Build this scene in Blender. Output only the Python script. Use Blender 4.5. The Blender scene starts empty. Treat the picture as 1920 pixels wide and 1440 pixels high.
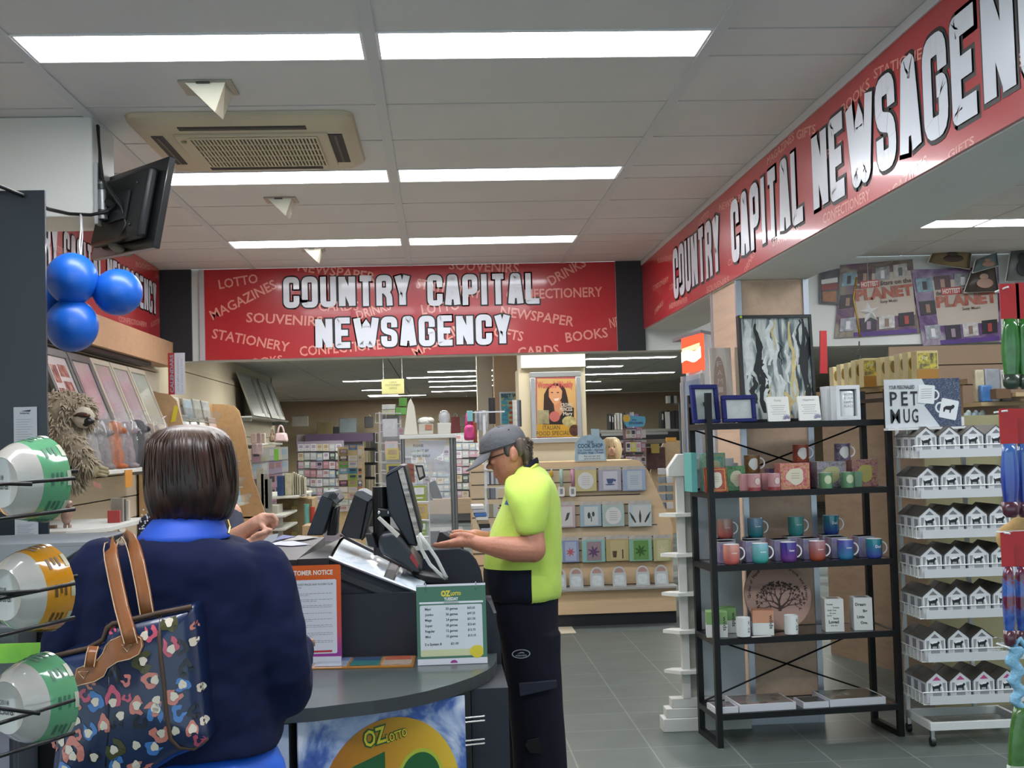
import bpy, bmesh, math, random
from mathutils import Vector, Matrix, Euler, noise
random.seed(7)
V=Vector; PI=math.pi
COL=bpy.context.scene.collection
# ---------------------------------------------------------------- camera
F=2330.0; H=1.55
_dy=V((-134,-111,-F)).normalized()
_t=(134*134+111*111+F*F)/(134+.028*111)
_dx=V((_t-134,-111+.028*_t,-F)).normalized()
_dz=_dx.cross(_dy).normalized()
_dx=_dy.cross(_dz).normalized()
R3=Matrix((_dx,_dy,_dz))          # rows: world axes in camera coordinates -> maps camera vectors to world
CAM=V((0,0,H))
def ray(px,py): return R3@V((px-960,720-py,-F))
def P(px,py,Y):
    d=ray(px,py); return CAM+d*(Y/d.y)
def PX(px,py,X):
    d=ray(px,py); return CAM+d*(X/d.x)
def PZ(px,py,Z):
    d=ray(px,py); return CAM+d*((Z-H)/d.z)
def PL(px,py,o,n):
    d=ray(px,py); return CAM+d*((V(o)-CAM).dot(n)/d.dot(n))
cam=bpy.data.cameras.new('camera'); cam.sensor_width=36; cam.sensor_fit='HORIZONTAL'; cam.lens=F/1920*36; cam.clip_end=200
camo=bpy.data.objects.new('camera',cam); COL.objects.link(camo)
camo.matrix_world=Matrix.Translation(CAM)@R3.to_4x4()
bpy.context.scene.camera=camo
# ---------------------------------------------------------------- materials
def srgb(h):
    h=h.lstrip('#'); c=[int(h[i:i+2],16)/255 for i in (0,2,4)]
    return tuple((x/12.92 if x<=.04045 else ((x+.055)/1.055)**2.4) for x in c)+(1,)
_mats={}
def mat(h,rough=.55,metal=0,coat=0,emit=0,alpha=1,trans=0,spec=None,var=0,vs=8,bump=0,bs=60,sheen=0):
    """procedural principled material; var = mottling of the base colour, bump = fine surface relief"""
    k=(h,rough,metal,coat,emit,alpha,trans,spec,var,vs,bump,bs,sheen)
    if k in _mats: return _mats[k]
    m=bpy.data.materials.new('m_'+h); m.use_nodes=True; nt=m.node_tree; b=nt.nodes['Principled BSDF']
    c=srgb(h); b.inputs['Base Color'].default_value=c; b.inputs['Roughness'].default_value=rough
    b.inputs['Metallic'].default_value=metal; b.inputs['Coat Weight'].default_value=coat
    b.inputs['Coat Roughness'].default_value=.08
    if spec is not None: b.inputs['Specular IOR Level'].default_value=spec
    if sheen: b.inputs['Sheen Weight'].default_value=sheen
    if trans: b.inputs['Transmission Weight'].default_value=trans; b.inputs['IOR'].default_value=1.1
    if alpha<1: b.inputs['Alpha'].default_value=alpha
    if emit: b.inputs['Emission Color'].default_value=c; b.inputs['Emission Strength'].default_value=emit
    if var or bump:
        tc=nt.nodes.new('ShaderNodeTexCoord')
    if var:
        n=nt.nodes.new('ShaderNodeTexNoise'); n.inputs['Scale'].default_value=vs; n.inputs['Detail'].default_value=4
        r=nt.nodes.new('ShaderNodeValToRGB')
        r.color_ramp.elements[0].position=.3; r.color_ramp.elements[1].position=.7
        r.color_ramp.elements[0].color=tuple(x*(1-var) for x in c[:3])+(1,)
        r.color_ramp.elements[1].color=tuple(min(1,x*(1+var)) for x in c[:3])+(1,)
        nt.links.new(tc.outputs['Object'],n.inputs['Vector']); nt.links.new(n.outputs['Fac'],r.inputs['Fac']); nt.links.new(r.outputs['Color'],b.inputs['Base Color'])
    if bump:
        n=nt.nodes.new('ShaderNodeTexNoise'); n.inputs['Scale'].default_value=bs; n.inputs['Detail'].default_value=3
        bp=nt.nodes.new('ShaderNodeBump'); bp.inputs['Strength'].default_value=bump; bp.inputs['Distance'].default_value=.01
        nt.links.new(tc.outputs['Object'],n.inputs['Vector']); nt.links.new(n.outputs['Fac'],bp.inputs['Height']); nt.links.new(bp.outputs['Normal'],b.inputs['Normal'])
    _mats[k]=m; return m
def ramp_mat(key,stops,axis='Z',rough=.4,scale=(1,1,1),nz=0,nscale=3,coat=0,kind='gen',emit=0,detail=4):
    """colour ramp along a generated-coordinate axis, or over stretched noise (kind 'noise')"""
    if key in _mats: return _mats[key]
    m=bpy.data.materials.new('m_'+key); m.use_nodes=True; nt=m.node_tree; b=nt.nodes['Principled BSDF']
    b.inputs['Roughness'].default_value=rough; b.inputs['Coat Weight'].default_value=coat
    tc=nt.nodes.new('ShaderNodeTexCoord'); r=nt.nodes.new('ShaderNodeValToRGB')
    while len(r.color_ramp.elements)<len(stops): r.color_ramp.elements.new(.5)
    for e,(p,h) in zip(r.color_ramp.elements,stops): e.position=p; e.color=srgb(h)
    if kind=='gen':
        s=nt.nodes.new('ShaderNodeSeparateXYZ'); nt.links.new(tc.outputs['Generated'],s.inputs[0]); src=s.outputs[axis]
    else:
        mp=nt.nodes.new('ShaderNodeMapping'); mp.inputs['Scale'].default_value=scale
        n=nt.nodes.new('ShaderNodeTexNoise'); n.inputs['Scale'].default_value=nscale; n.inputs['Detail'].default_value=detail; n.inputs['Distortion'].default_value=nz
        nt.links.new(tc.outputs['Object'],mp.inputs[0]); nt.links.new(mp.outputs[0],n.inputs['Vector']); src=n.outputs['Fac']
    nt.links.new(src,r.inputs['Fac']); nt.links.new(r.outputs['Color'],b.inputs['Base Color'])
    if emit: nt.links.new(r.outputs['Color'],b.inputs['Emission Color']); b.inputs['Emission Strength'].default_value=emit
    _mats[key]=m; return m
# ---------------------------------------------------------------- mesh builder
class B:
    def __init__(s): s.v=[]; s.f=[]; s.m=[]
    def add(s,vs,fs,mi=0):
        o=len(s.v); s.v+=[V(v) for v in vs]; s.f+=[tuple(i+o for i in f) for f in fs]; s.m+=[mi]*len(fs); return s
    def box(s,x0,x1,y0,y1,z0,z1,mi=0):
        if x0>x1:x0,x1=x1,x0
        if y0>y1:y0,y1=y1,y0
        if z0>z1:z0,z1=z1,z0
        return s.add([(x0,y0,z0),(x1,y0,z0),(x1,y1,z0),(x0,y1,z0),(x0,y0,z1),(x1,y0,z1),(x1,y1,z1),(x0,y1,z1)],
          [(0,3,2,1),(4,5,6,7),(0,1,5,4),(1,2,6,5),(2,3,7,6),(3,0,4,7)],mi)
    def prism(s,pts,vec,mi=0,mi_side=None):
        """outline pts (ccw seen from the front) extruded backwards along vec"""
        n=len(pts); pts=[V(p) for p in pts]; vec=V(vec); o=len(s.v)
        s.v+=pts+[p+vec for p in pts]
        s.f.append(tuple(o+i for i in range(n))); s.m.append(mi)
        s.f.append(tuple(o+n+i for i in reversed(range(n)))); s.m.append(mi if mi_side is None else mi_side)
        for i in range(n):
            j=(i+1)%n; s.f.append((o+i,o+n+i,o+n+j,o+j)); s.m.append(mi if mi_side is None else mi_side)
        return s
    def tube(s,pts,r,n=8,mi=0,closed=False,flat=1.0,up=None):
        pts=[V(p) for p in pts]; k=len(pts); rs=r if isinstance(r,(list,tuple)) else [r]*k; o=len(s.v)
        T=[]
        for i in range(k):
            if closed: t=pts[(i+1)%k]-pts[i-1]
            else: t=pts[min(i+1,k-1)]-pts[max(i-1,0)]
            T.append(t.normalized() if t.length>1e-9 else V((0,0,1)))
        a=V(up) if up is not None else (V((0,0,1)) if abs(T[0].z)<.9 else V((1,0,0)))
        for i in range(k):
            u=(a-T[i]*a.dot(T[i]))
            if u.length<1e-6: u=T[i].orthogonal()
            u.normalize(); w=T[i].cross(u); 
            if up is None: a=u
            for j in range(n):
                an=2*PI*j/n; s.v.append(pts[i]+u*(rs[i]*flat*math.sin(an))+w*(rs[i]*math.cos(an)))
        for i in range(k if closed else k-1):
            for j in range(n):
                a0=o+i*n+j;a1=o+i*n+(j+1)%n;b0=o+((i+1)%k)*n+j;b1=o+((i+1)%k)*n+(j+1)%n
                s.f.append((a0,b0,b1,a1)); s.m.append(mi)
        if not closed:
            s.f.append(tuple(o+j for j in range(n))); s.m.append(mi)
            s.f.append(tuple(o+(k-1)*n+j for j in reversed(range(n)))); s.m.append(mi)
        return s
    def lathe(s,prof,M=None,n=24,mi=0,mis=None,cap=True):
        """profile [(r,z)] round local Z, moved by matrix M; mis gives a material per band"""
        M=M or Matrix(); o=len(s.v); k=len(prof)
        for r,z in prof:
            for j in range(n):
                an=2*PI*j/n; s.v.append(M@V((r*math.cos(an),r*math.sin(an),z)))
        for i in range(k-1):
            for j in range(n):
                j2=(j+1)%n; s.f.append((o+i*n+j,o+i*n+j2,o+(i+1)*n+j2,o+(i+1)*n+j)); s.m.append(mis[i] if mis else mi)
        if cap:
            s.f.append(tuple(o+j for j in reversed(range(n)))); s.m.append(mis[0] if mis else mi)
            s.f.append(tuple(o+(k-1)*n+j for j in range(n))); s.m.append(mis[-1] if mis else mi)
        return s
    def ell(s,c,r,rot=None,mi=0,nu=16,nv=10):
        M=Matrix.Translation(V(c))@((rot if isinstance(rot,Matrix) else Euler(rot).to_matrix().to_4x4()) if rot is not None else Matrix())
        prof=[]
        o=len(s.v)
        for i in range(nv+1):
            th=PI*i/nv; th=max(.03,min(PI-.03,th))
            for j in range(nu):
                an=2*PI*j/nu; s.v.append(M@V((r[0]*math.sin(th)*math.cos(an),r[1]*math.sin(th)*math.sin(an),-r[2]*math.cos(th))))
        for i in range(nv):
            for j in range(nu):
                j2=(j+1)%nu; s.f.append((o+i*nu+j,o+i*nu+j2,o+(i+1)*nu+j2,o+(i+1)*nu+j)); s.m.append(mi)
        s.f.append(tuple(o+j for j in reversed(range(nu)))); s.m.append(mi)
        s.f.append(tuple(o+nv*nu+j for j in range(nu))); s.m.append(mi)
        return s
    def loft(s,rings,n=32,mi=0,cap=True,pw=2.0,rad=None):
        """rings: (centre, rx along X, ry along Y[, tilt matrix]); superellipse power pw"""
        o=len(s.v)
        for i,rg in enumerate(rings):
            c=V(rg[0]); M=rg[3] if len(rg)>3 else None
            for j in range(n):
                an=2*PI*j/n; ca,sa=math.cos(an),math.sin(an)
                x=math.copysign(abs(ca)**(2/pw),ca)*rg[1]; y=math.copysign(abs(sa)**(2/pw),sa)*rg[2]
                if rad: q=rad(i,an); x*=q; y*=q
                d=V((x,y,0)); 
                if M: d=M@d
                s.v.append(c+d)
        k=len(rings)
        for i in range(k-1):
            for j in range(n):
                j2=(j+1)%n; s.f.append((o+i*n+j,o+i*n+j2,o+(i+1)*n+j2,o+(i+1)*n+j)); s.m.append(mi)
        if cap:
            s.f.append(tuple(o+j for j in reversed(range(n)))); s.m.append(mi)
            s.f.append(tuple(o+(k-1)*n+j for j in range(n))); s.m.append(mi)
        return s
class Fr:
    """a flat frame: origin, right, up, normal (right x up)"""
    def __init__(s,o,r,u=(0,0,1)):
        s.o=V(o); s.r=V(r).normalized(); u=V(u); s.u=(u-s.r*u.dot(s.r)).normalized(); s.n=s.r.cross(s.u)
    def p(s,u,v,w=0): return s.o+s.r*u+s.u*v+s.n*w
    def px(s,px,py,w=0):
        q=PL(px,py,s.o+s.n*w,s.n)-s.o; return q.dot(s.r),q.dot(s.u)
def fbox(b,fr,u0,u1,v0,v1,w0,w1,mi=0,mi_side=None):
    b.prism([fr.p(u0,v0,w1),fr.p(u1,v0,w1),fr.p(u1,v1,w1),fr.p(u0,v1,w1)],fr.n*(w0-w1),mi,mi_side); return b
def fpoly(b,fr,uv,w0,w1,mi=0,mi_side=None):
    b.prism([fr.p(u,v,w1) for u,v in uv],fr.n*(w0-w1),mi,mi_side); return b
def circ(cu,cv,ru,rv=None,n=20,a0=0,a1=2*PI,wob=0,seed=0):
    rv=ru if rv is None else rv
    full=abs(a1-a0)>6.28
    rnd=random.Random(seed)
    ph=rnd.random()*6
    return [(cu+ru*(1+wob*math.sin(an*3+ph)+wob*.6*math.sin(an*5+ph*2))*math.cos(an),cv+rv*(1+wob*math.sin(an*3+ph)+wob*.6*math.sin(an*5+ph*2))*math.sin(an)) for an in [a0+(a1-a0)*i/(n if full else n-1) for i in range(n)]]
def rrect(u0,u1,v0,v1,r,n=5):
    out=[]
    for cu,cv,a in ((u1-r,v0+r,-PI/2),(u1-r,v1-r,0),(u0+r,v1-r,PI/2),(u0+r,v0+r,PI)):
        for i in range(n): out.append((cu+r*math.cos(a+PI/2*i/(n-1)),cv+r*math.sin(a+PI/2*i/(n-1))))
    return out
def arc(c,r,a0,a1,n,f): return [f(c,r,a0+(a1-a0)*i/(n-1)) for i in range(n)]
def chain(o):
    M=o.matrix_basis.copy()
    while o.parent: o=o.parent; M=o.matrix_basis@M
    return M
def tag(o,label=None,cat=None,group=None,kind=None):
    if label: o['label']=label
    if cat: o['category']=cat
    if group: o['group']=group
    if kind: o['kind']=kind
    return o
def mk(name,b,mats,parent=None,smooth=False,bevel=0,sub=0,label=None,weld=False,bseg=2,solid=0):
    me=bpy.data.meshes.new(name)
    if parent is not None: inv=chain(parent).inverted(); vs=[inv@v for v in b.v]; org=None
    else:
        xs=[v.x for v in b.v];ys=[v.y for v in b.v];zs=[v.z for v in b.v]
        org=V(((min(xs)+max(xs))/2,(min(ys)+max(ys))/2,min(zs))); vs=[v-org for v in b.v]
    me.from_pydata([tuple(v) for v in vs],[],b.f)
    if not isinstance(mats,(list,tuple)): mats=[mats]
    for m in mats: me.materials.append(m)
    if len(mats)>1: me.polygons.foreach_set('material_index',b.m)
    if weld:
        bm=bmesh.new(); bm.from_mesh(me); bmesh.ops.remove_doubles(bm,verts=bm.verts,dist=1e-5); bmesh.ops.recalc_face_normals(bm,faces=bm.faces); bm.to_mesh(me); bm.free()
    me.validate(); me.update()
    if smooth: me.shade_smooth() if smooth is True else None
    if smooth=='auto' or smooth is True:
        me.shade_smooth()
        if smooth=='auto': me.set_sharp_from_angle(angle=math.radians(38))
    o=bpy.data.objects.new(name,me); COL.objects.link(o)
    if parent is not None: o.parent=parent
    else: o.location=org
    if bevel:
        md=o.modifiers.new('bevel','BEVEL'); md.width=bevel; md.segments=bseg; md.limit_method='ANGLE'; md.angle_limit=math.radians(40)
        if not smooth: me.shade_smooth(); me.set_sharp_from_angle(angle=math.radians(50)); md.harden_normals=False
    if solid:
        md=o.modifiers.new('solid','SOLIDIFY'); md.thickness=solid; md.offset=0
    if sub:
        md=o.modifiers.new('sub','SUBSURF'); md.levels=sub; md.render_levels=sub
    if label: o['label']=label
    return o
def thing(name,label,cat,loc=(0,0,0),rotz=0,group=None,kind=None):
    o=bpy.data.objects.new(name,None); o.empty_display_size=.05; COL.objects.link(o); o.location=loc; o.rotation_euler=(0,0,rotz)
    return tag(o,label,cat,group,kind)
def dup(root,loc,rotz=0,label=None,group=None,mats=None,scale=None):
    """copy a thing with copies of its parts and sub-parts; mats swaps materials by name of part"""
    r=root.copy(); COL.objects.link(r); r.location=loc; r.rotation_euler=(0,0,rotz)
    if label: r['label']=label
    if group: r['group']=group
    if scale: r.scale=scale
    def rec(o,n):
        for ch in list(o.children):
            c=ch.copy(); COL.objects.link(c); c.parent=n
            if mats and ch.name.split('.')[0] in mats:
                c.data=ch.data.copy(); 
                mm=mats[ch.name.split('.')[0]]; mm=mm if isinstance(mm,(list,tuple)) else [mm]
                for i,x in enumerate(mm): c.data.materials[i]=x
            rec(ch,c)
    rec(root,r)
    if mats and root.data and 'self' in mats:
        r.data=root.data.copy()
        mm=mats['self']; mm=mm if isinstance(mm,(list,tuple)) else [mm]
        for i,x in enumerate(mm): r.data.materials[i]=x
    return r
def remesh(o,vox,smooth=2,disp=None):
    md=o.modifiers.new('remesh','REMESH'); md.mode='VOXEL'; md.voxel_size=vox; md.use_smooth_shade=True
    if smooth: md=o.modifiers.new('smooth','SMOOTH'); md.factor=.5; md.iterations=smooth
    return o
# ---------------------------------------------------------------- lettering
_tx={}
def tmesh(s,bold=0,shear=0):
    k=(s,bold,shear)
    if k in _tx: return _tx[k]
    cu=bpy.data.curves.new('t','FONT'); cu.body=s; cu.size=1; cu.offset=bold; cu.resolution_u=2; cu.shear=shear
    ob=bpy.data.objects.new('t',cu); COL.objects.link(ob)
    me=bpy.data.meshes.new_from_object(ob)
    vs=[tuple(v.co) for v in me.vertices]; fs=[tuple(p.vertices) for p in me.polygons]
    bpy.data.objects.remove(ob); bpy.data.meshes.remove(me); bpy.data.curves.remove(cu)
    if not vs: vs=[(0,0,0),(1,0,0),(1,1,0)]; fs=[(0,1,2)]
    x0=min(v[0] for v in vs);x1=max(v[0] for v in vs);y0=min(v[1] for v in vs);y1=max(v[1] for v in vs)
    _tx[k]=(vs,fs,x0,x1,y0,y1); return _tx[k]
def tadd(b,s,fr,u,v,h,width=None,bold=0,w=.002,mi=0,align='l',ang=0,clip=None,grow=0,shear=0):
    """add lettering s to builder b on frame fr: u,v = lower left (cap height h); width fits it"""
    _,_,X0,X1,Y0,Y1=tmesh(s,0,shear)
    vs,fs,x0,x1,y0,y1=tmesh(s,bold,shear)
    sy=h/max(.3,(Y1-Y0) if s.upper()==s or s.isdigit() else .73); 
    sx=(width/(X1-X0)) if width else sy*.95
    W=sx*(X1-X0)
    off={'l':0,'c':-W/2,'r':-W}[align]
    ca,sa=math.cos(ang),math.sin(ang)
    yb=Y0 if (s.upper()==s) else 0
    out=[]
    for x,y,_z in vs:
        a=(x-X0)*sx+off; c=(y-yb)*sy
        out.append((u+a*ca-c*sa, v+a*sa+c*ca))
    if clip:
        bm=bmesh.new(); bv=[bm.verts.new((p[0],p[1],0)) for p in out]
        for f in fs:
            try: bm.faces.new([bv[i] for i in f])
            except ValueError: pass
        cu0,cu1,cv0,cv1=clip
        for co,no in (((cu0,0,0),(-1,0,0)),((cu1,0,0),(1,0,0)),((0,cv0,0),(0,-1,0)),((0,cv1,0),(0,1,0))):
            bmesh.ops.bisect_plane(bm,geom=bm.verts[:]+bm.edges[:]+bm.faces[:],plane_co=co,plane_no=no,clear_outer=True)
        bm.verts.index_update()
        out=[(q.co.x,q.co.y) for q in bm.verts]; fs=[tuple(q.index for q in f.verts) for f in bm.faces]; bm.free()
        if not out: return W
    b.add([fr.p(p[0],p[1],w) for p in out],fs,mi); return W
def words(parent,fr,items,m,name='lettering',w=.002,bold=0):
    b=B()
    for it in items:
        s,u,v,h=it[:4]; kw=it[4] if len(it)>4 else {}
        kw=dict(kw); kw.setdefault('w',w); kw.setdefault('bold',bold); tadd(b,s,fr,u,v,h,**kw)
    return mk(name,b,m,parent)
ORD=['first','second','third','fourth','fifth','sixth','seventh','eighth','ninth','tenth','eleventh','twelfth','thirteenth','fourteenth','fifteenth','sixteenth','seventeenth','eighteenth','nineteenth','twentieth']
# common materials
BLACK=mat('141518',.45); BLKMET=mat('0d0e11',.4,.3); WHITE=mat('e6e7e8',.5); CREAM=mat('cfc4ae',.6,var=.04,vs=3)
NAVY=mat('161b28',.6,var=.06,vs=3); CHROME=mat('c8ccd0',.22,1); ALU=mat('b4b9c2',.35,.8); TIMB=None
def timber(h='c39a76',key=None,axis=0,amt=.07):
    k=key or 'timber'+h+str(axis)
    if k in _mats: return _mats[k]
    c=srgb(h); f=lambda s:'%02x%02x%02x'%tuple(int(max(0,min(255,int(h[i:i+2],16)*s))) for i in (0,2,4))
    sc={0:(1,8,14),1:(14,14,1),2:(14,1,14)}[axis]
    return ramp_mat(k,[(.3,f(1-amt)),(.5,f(1)),(.7,f(1+amt*.6))],kind='noise',scale=sc,nscale=1.6,nz=.6,rough=.5)
# ================================================================ ROOM
CEIL=H+1.386; XL=-2.13; XB0,XB1=1.62,2.02; YB=9.64; XR=5.6; CB=H+1.02; YBACK=27.6
BEAMZ=H+.84; BKZ=H+.68
ceil_m=mat('cccdcd',.7,var=.03,vs=2); seam=mat('2c2928',.8)
# ceiling tiles as one surface with real gaps
def ceiling(name,x_lines,y_lines,z,x0,x1,y0,y1,holes,gx=.006,gy=.008,m=ceil_m):
    b=B(); b.box(x0,x1,y0,y1,z+.02,z+.05,1)
    xs=[x0]+[x for x in x_lines if x0<x<x1]+[x1]; ys=[y0]+[y for y in y_lines if y0<y<y1]+[y1]
    for i in range(len(xs)-1):
        for j in range(len(ys)-1):
            cx,cy=(xs[i]+xs[i+1])/2,(ys[j]+ys[j+1])/2
            if any(hx0<cx<hx1 and hy0<cy<hy1 for hx0,hx1,hy0,hy1 in holes): continue
            b.box(xs[i]+gx,xs[i+1]-gx,ys[j]+gy,ys[j+1]-gy,z,z+.021,0)
    o=mk(name,b,[m,seam]); tag(o,kind='structure'); return o
XT=[-2.61,-1.41,-.207,.99,2.19,3.39,4.59]
YL=[4.13,6.23,8.33]
yl=sorted([4.13+.3,4.43+.6,5.63]+[6.23,6.53,7.13,7.73]+[8.33,8.63,9.23]+[4.13,3.53,2.93,2.33,2.03,1.43,.83,.23,-.37])
lights=[(-1.41,-.207,y) for y in YL]+[(-.207,.99,y) for y in YL]+[(-1.41,-.207,2.03),(-.207,.99,2.03)]
lightsR=[(a,a+1.2,y) for y in (2.8,5.4,8.0) for a in (2.49,3.69)]  # first row lies out of view, added to brighten the right section
holes=[(a,b_,y,y+.3) for a,b_,y in lights]
ceiling('ceiling',XT,yl,CEIL,XL-.2,XB1,-1.5,YB,holes)
ceiling('ceiling',[2.49,3.69,4.89],sorted([5.4,5.7,8.0,8.3,6.3,6.9,7.5,8.9,4.8,4.2,3.6,2.8,3.1]),CEIL,XB1,XR,-1.5,YB,[(a,b_,y,y+.3) for a,b_,y in lightsR])
tb=B()
for x in (-1.41,-.207,.99): 
    tb.box(x-.022,x+.022,-1.5,YB,CEIL-.006,CEIL+.002)
tag(mk('trim_1',tb,mat('c4c7cb',.6)),kind='structure')
glow=mat('fff8ec',.5,emit=1.0)
def em(name,h,st):
    m=bpy.data.materials.new(name); m.use_nodes=True; nt=m.node_tree; nt.nodes.remove(nt.nodes['Principled BSDF'])
    e=nt.nodes.new('ShaderNodeEmission'); e.inputs['Color'].default_value=srgb(h); e.inputs['Strength'].default_value=st
    nt.links.new(e.outputs[0],nt.nodes['Material Output'].inputs['Surface']); return m
LAMP=em('m_lamp','fafbff',32.0); LAMPB=em('m_lamp_back','fffdf4',70.0); LAMPH=em('m_lamp_header','fffdf4',22.0)
def ceiling_light(x0,x1,y0,y1,z,label,m=LAMP,group='fluorescent ceiling panels'):
    t=thing('ceiling_light',' '.join(label.split()[:16]),'ceiling light',((x0+x1)/2,(y0+y1)/2,z),0,group)
    b=B(); e=.012
    b.box(x0,x1,y0,y0+e,z-.004,z+.05).box(x0,x1,y1-e,y1,z-.004,z+.05).box(x0,x0+e,y0+e,y1-e,z-.004,z+.05).box(x1-e,x1,y0+e,y1-e,z-.004,z+.05)
    mk('frame',b,WHITE,t)
    b=B().box(x0+e,x1-e,y0+e,y1-e,z+.002,z+.008); mk('diffuser',b,m,t)
rown={2.03:'straight overhead',4.13:'at the photo top',6.23:'beside the air conditioner',8.33:'nearest the red back sign'}
for a,b_,y in lights:
    side='left' if a<-1 else 'right'
    ceiling_light(a+.02,b_-.02,y,y+.3,CEIL,f'bright fluorescent panel, {side} one of the pair {rown[y]}')
for (a,b_,y),w in zip(lightsR,('first row left','first row right','second row left','second row right','row before the posters, left','row before the posters, right')):
    ceiling_light(a,b_,y,y+.3,CEIL,f'bright fluorescent panel beyond right beam, {w}')
# ---- floor
fl=bpy.data.materials.new('m_floor'); fl.use_nodes=True; nt=fl.node_tree; bs=nt.nodes['Principled BSDF']
tc=nt.nodes.new('ShaderNodeTexCoord'); br=nt.nodes.new('ShaderNodeTexBrick'); br.offset=0; br.squash=1
br.inputs['Scale'].default_value=1; br.inputs['Brick Width'].default_value=.4; br.inputs['Row Height'].default_value=.4; br.inputs['Mortar Size'].default_value=.004
br.inputs['Color1'].default_value=srgb('515a57'); br.inputs['Color2'].default_value=srgb('58615e'); br.inputs['Mortar'].default_value=srgb('7c827f')
ns=nt.nodes.new('ShaderNodeTexNoise'); ns.inputs['Scale'].default_value=6; mxn=nt.nodes.new('ShaderNodeMixRGB'); mxn.blend_type='OVERLAY'; mxn.inputs['Fac'].default_value=.25
nt.links.new(tc.outputs['Object'],br.inputs['Vector']); nt.links.new(tc.outputs['Object'],ns.inputs['Vector'])
nt.links.new(br.outputs['Color'],mxn.inputs['Color1']); nt.links.new(ns.outputs['Fac'],mxn.inputs['Color2']); nt.links.new(mxn.outputs['Color'],bs.inputs['Base Color']); bs.inputs['Roughness'].default_value=.38
def slab(name,x0,x1,y0,y1,z0,z1,m):
    return tag(mk(name,B().box(x0,x1,y0,y1,z0,z1),m),kind='structure')
XC=.42
slab('floor',XC,XR,-1.5,10.0,-.05,0,fl)
cr=bpy.data.materials.new('m_cream_tile'); cr.use_nodes=True; nt=cr.node_tree; bs=nt.nodes['Principled BSDF']; bs.inputs['Roughness'].default_value=.35
tc=nt.nodes.new('ShaderNodeTexCoord'); br=nt.nodes.new('ShaderNodeTexBrick'); br.offset=0
br.inputs['Scale'].default_value=1; br.inputs['Brick Width'].default_value=.3; br.inputs['Row Height'].default_value=.3; br.inputs['Mortar Size'].default_value=.003
br.inputs['Color1'].default_value=srgb('d6cdb8'); br.inputs['Color2'].default_value=srgb('cec5b0'); br.inputs['Mortar'].default_value=srgb('8f897c')
nt.links.new(tc.outputs['Object'],br.inputs['Vector']); nt.links.new(br.outputs['Color'],bs.inputs['Base Color'])
slab('floor',-4,XC,3.2,10.0,-.05,0,cr); slab('floor',-4,XC,-1.5,3.2,-.05,0,fl); slab('floor',-4,1.05,10.0,10.9,-.05,0,cr)
cp=bpy.data.materials.new('m_carpet'); cp.use_nodes=True; nt=cp.node_tree; bs=nt.nodes['Principled BSDF']; bs.inputs['Roughness'].default_value=.9
tc=nt.nodes.new('ShaderNodeTexCoord'); br=nt.nodes.new('ShaderNodeTexBrick'); br.offset=.5
br.inputs['Scale'].default_value=1; br.inputs['Brick Width'].default_value=.9; br.inputs['Row Height'].default_value=.25; br.inputs['Mortar Size'].default_value=.0
br.inputs['Color1'].default_value=srgb('525b5a'); br.inputs['Color2'].default_value=srgb('2c3235')
nt.links.new(tc.outputs['Object'],br.inputs['Vector']); nt.links.new(br.outputs['Color'],bs.inputs['Base Color'])
slab('floor',1.05,9,10.0,10.9,-.05,0,cp); slab('floor',-4,9,10.9,YBACK,-.05,0,cp)
# ---- walls
wallc=mat('c9bfab',.7,var=.03,vs=2); white_w=mat('cfd2d0',.65,var=.02,vs=2)
def slat(name,fr,u0,u1,v0,v1,step,m,groove=.008,t=.02,seams=(),kind='structure'):
    b=B(); fbox(b,fr,u0,u1,v0,v1,-t-.01,-t,1); v=v0
    while v<v1-.02:
        fbox(b,fr,u0,u1,v,min(v1,v+step-groove),-t,0,0); v+=step
    return tag(mk(name,b,[m,mat('2b2622',.8)]),kind=kind)
frL=Fr((XL,0,0),(0,1,0))
slab('wall_left',XL-.12,XL-.04,2.5,YB,0,CEIL,wallc)
slat('wall_left',Fr((XL-.01,0,0),(0,1,0)),5.0,YB,.2,H+.62,.15,wallc)
frL2=Fr((-2.4,0,0),(0,1,0))
slab('wall_left',-2.52,-2.44,YB+.21,18.3,0,CB,wallc)
slat('wall_left',Fr((-2.41,0,0),(0,1,0)),YB+.22,18.3,.2,H+.80,.3,mat('bdb29c',.7,var=.03,vs=2))
slab('wall_left',-3.62,-3.52,18.3,YBACK,0,CB,wallc); slab('wall_left',-3.52,-2.44,18.2,18.3,0,CB,wallc)
slab('wall_right',XR,XR+.1,-1.5,YB+.2,0,CEIL,white_w)
slab('wall_right',8.9,9,YB+.2,YBACK,0,CB,wallc)
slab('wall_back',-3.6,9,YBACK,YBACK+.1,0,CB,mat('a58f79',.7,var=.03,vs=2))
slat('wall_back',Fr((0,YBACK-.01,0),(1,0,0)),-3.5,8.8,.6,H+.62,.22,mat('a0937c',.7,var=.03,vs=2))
# back room ceiling
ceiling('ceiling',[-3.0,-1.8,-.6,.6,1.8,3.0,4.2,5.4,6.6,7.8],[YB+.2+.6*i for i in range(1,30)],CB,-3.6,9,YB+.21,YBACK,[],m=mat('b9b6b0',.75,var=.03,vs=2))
# back header beam and right beam
slab('wall_back',XL-.04,XR,YB,YB+.2,BKZ,CEIL,white_w)
slab('wall_right',XB0,XB1,-1.5,YB-.001,BEAMZ,CEIL-.001,white_w)
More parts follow.
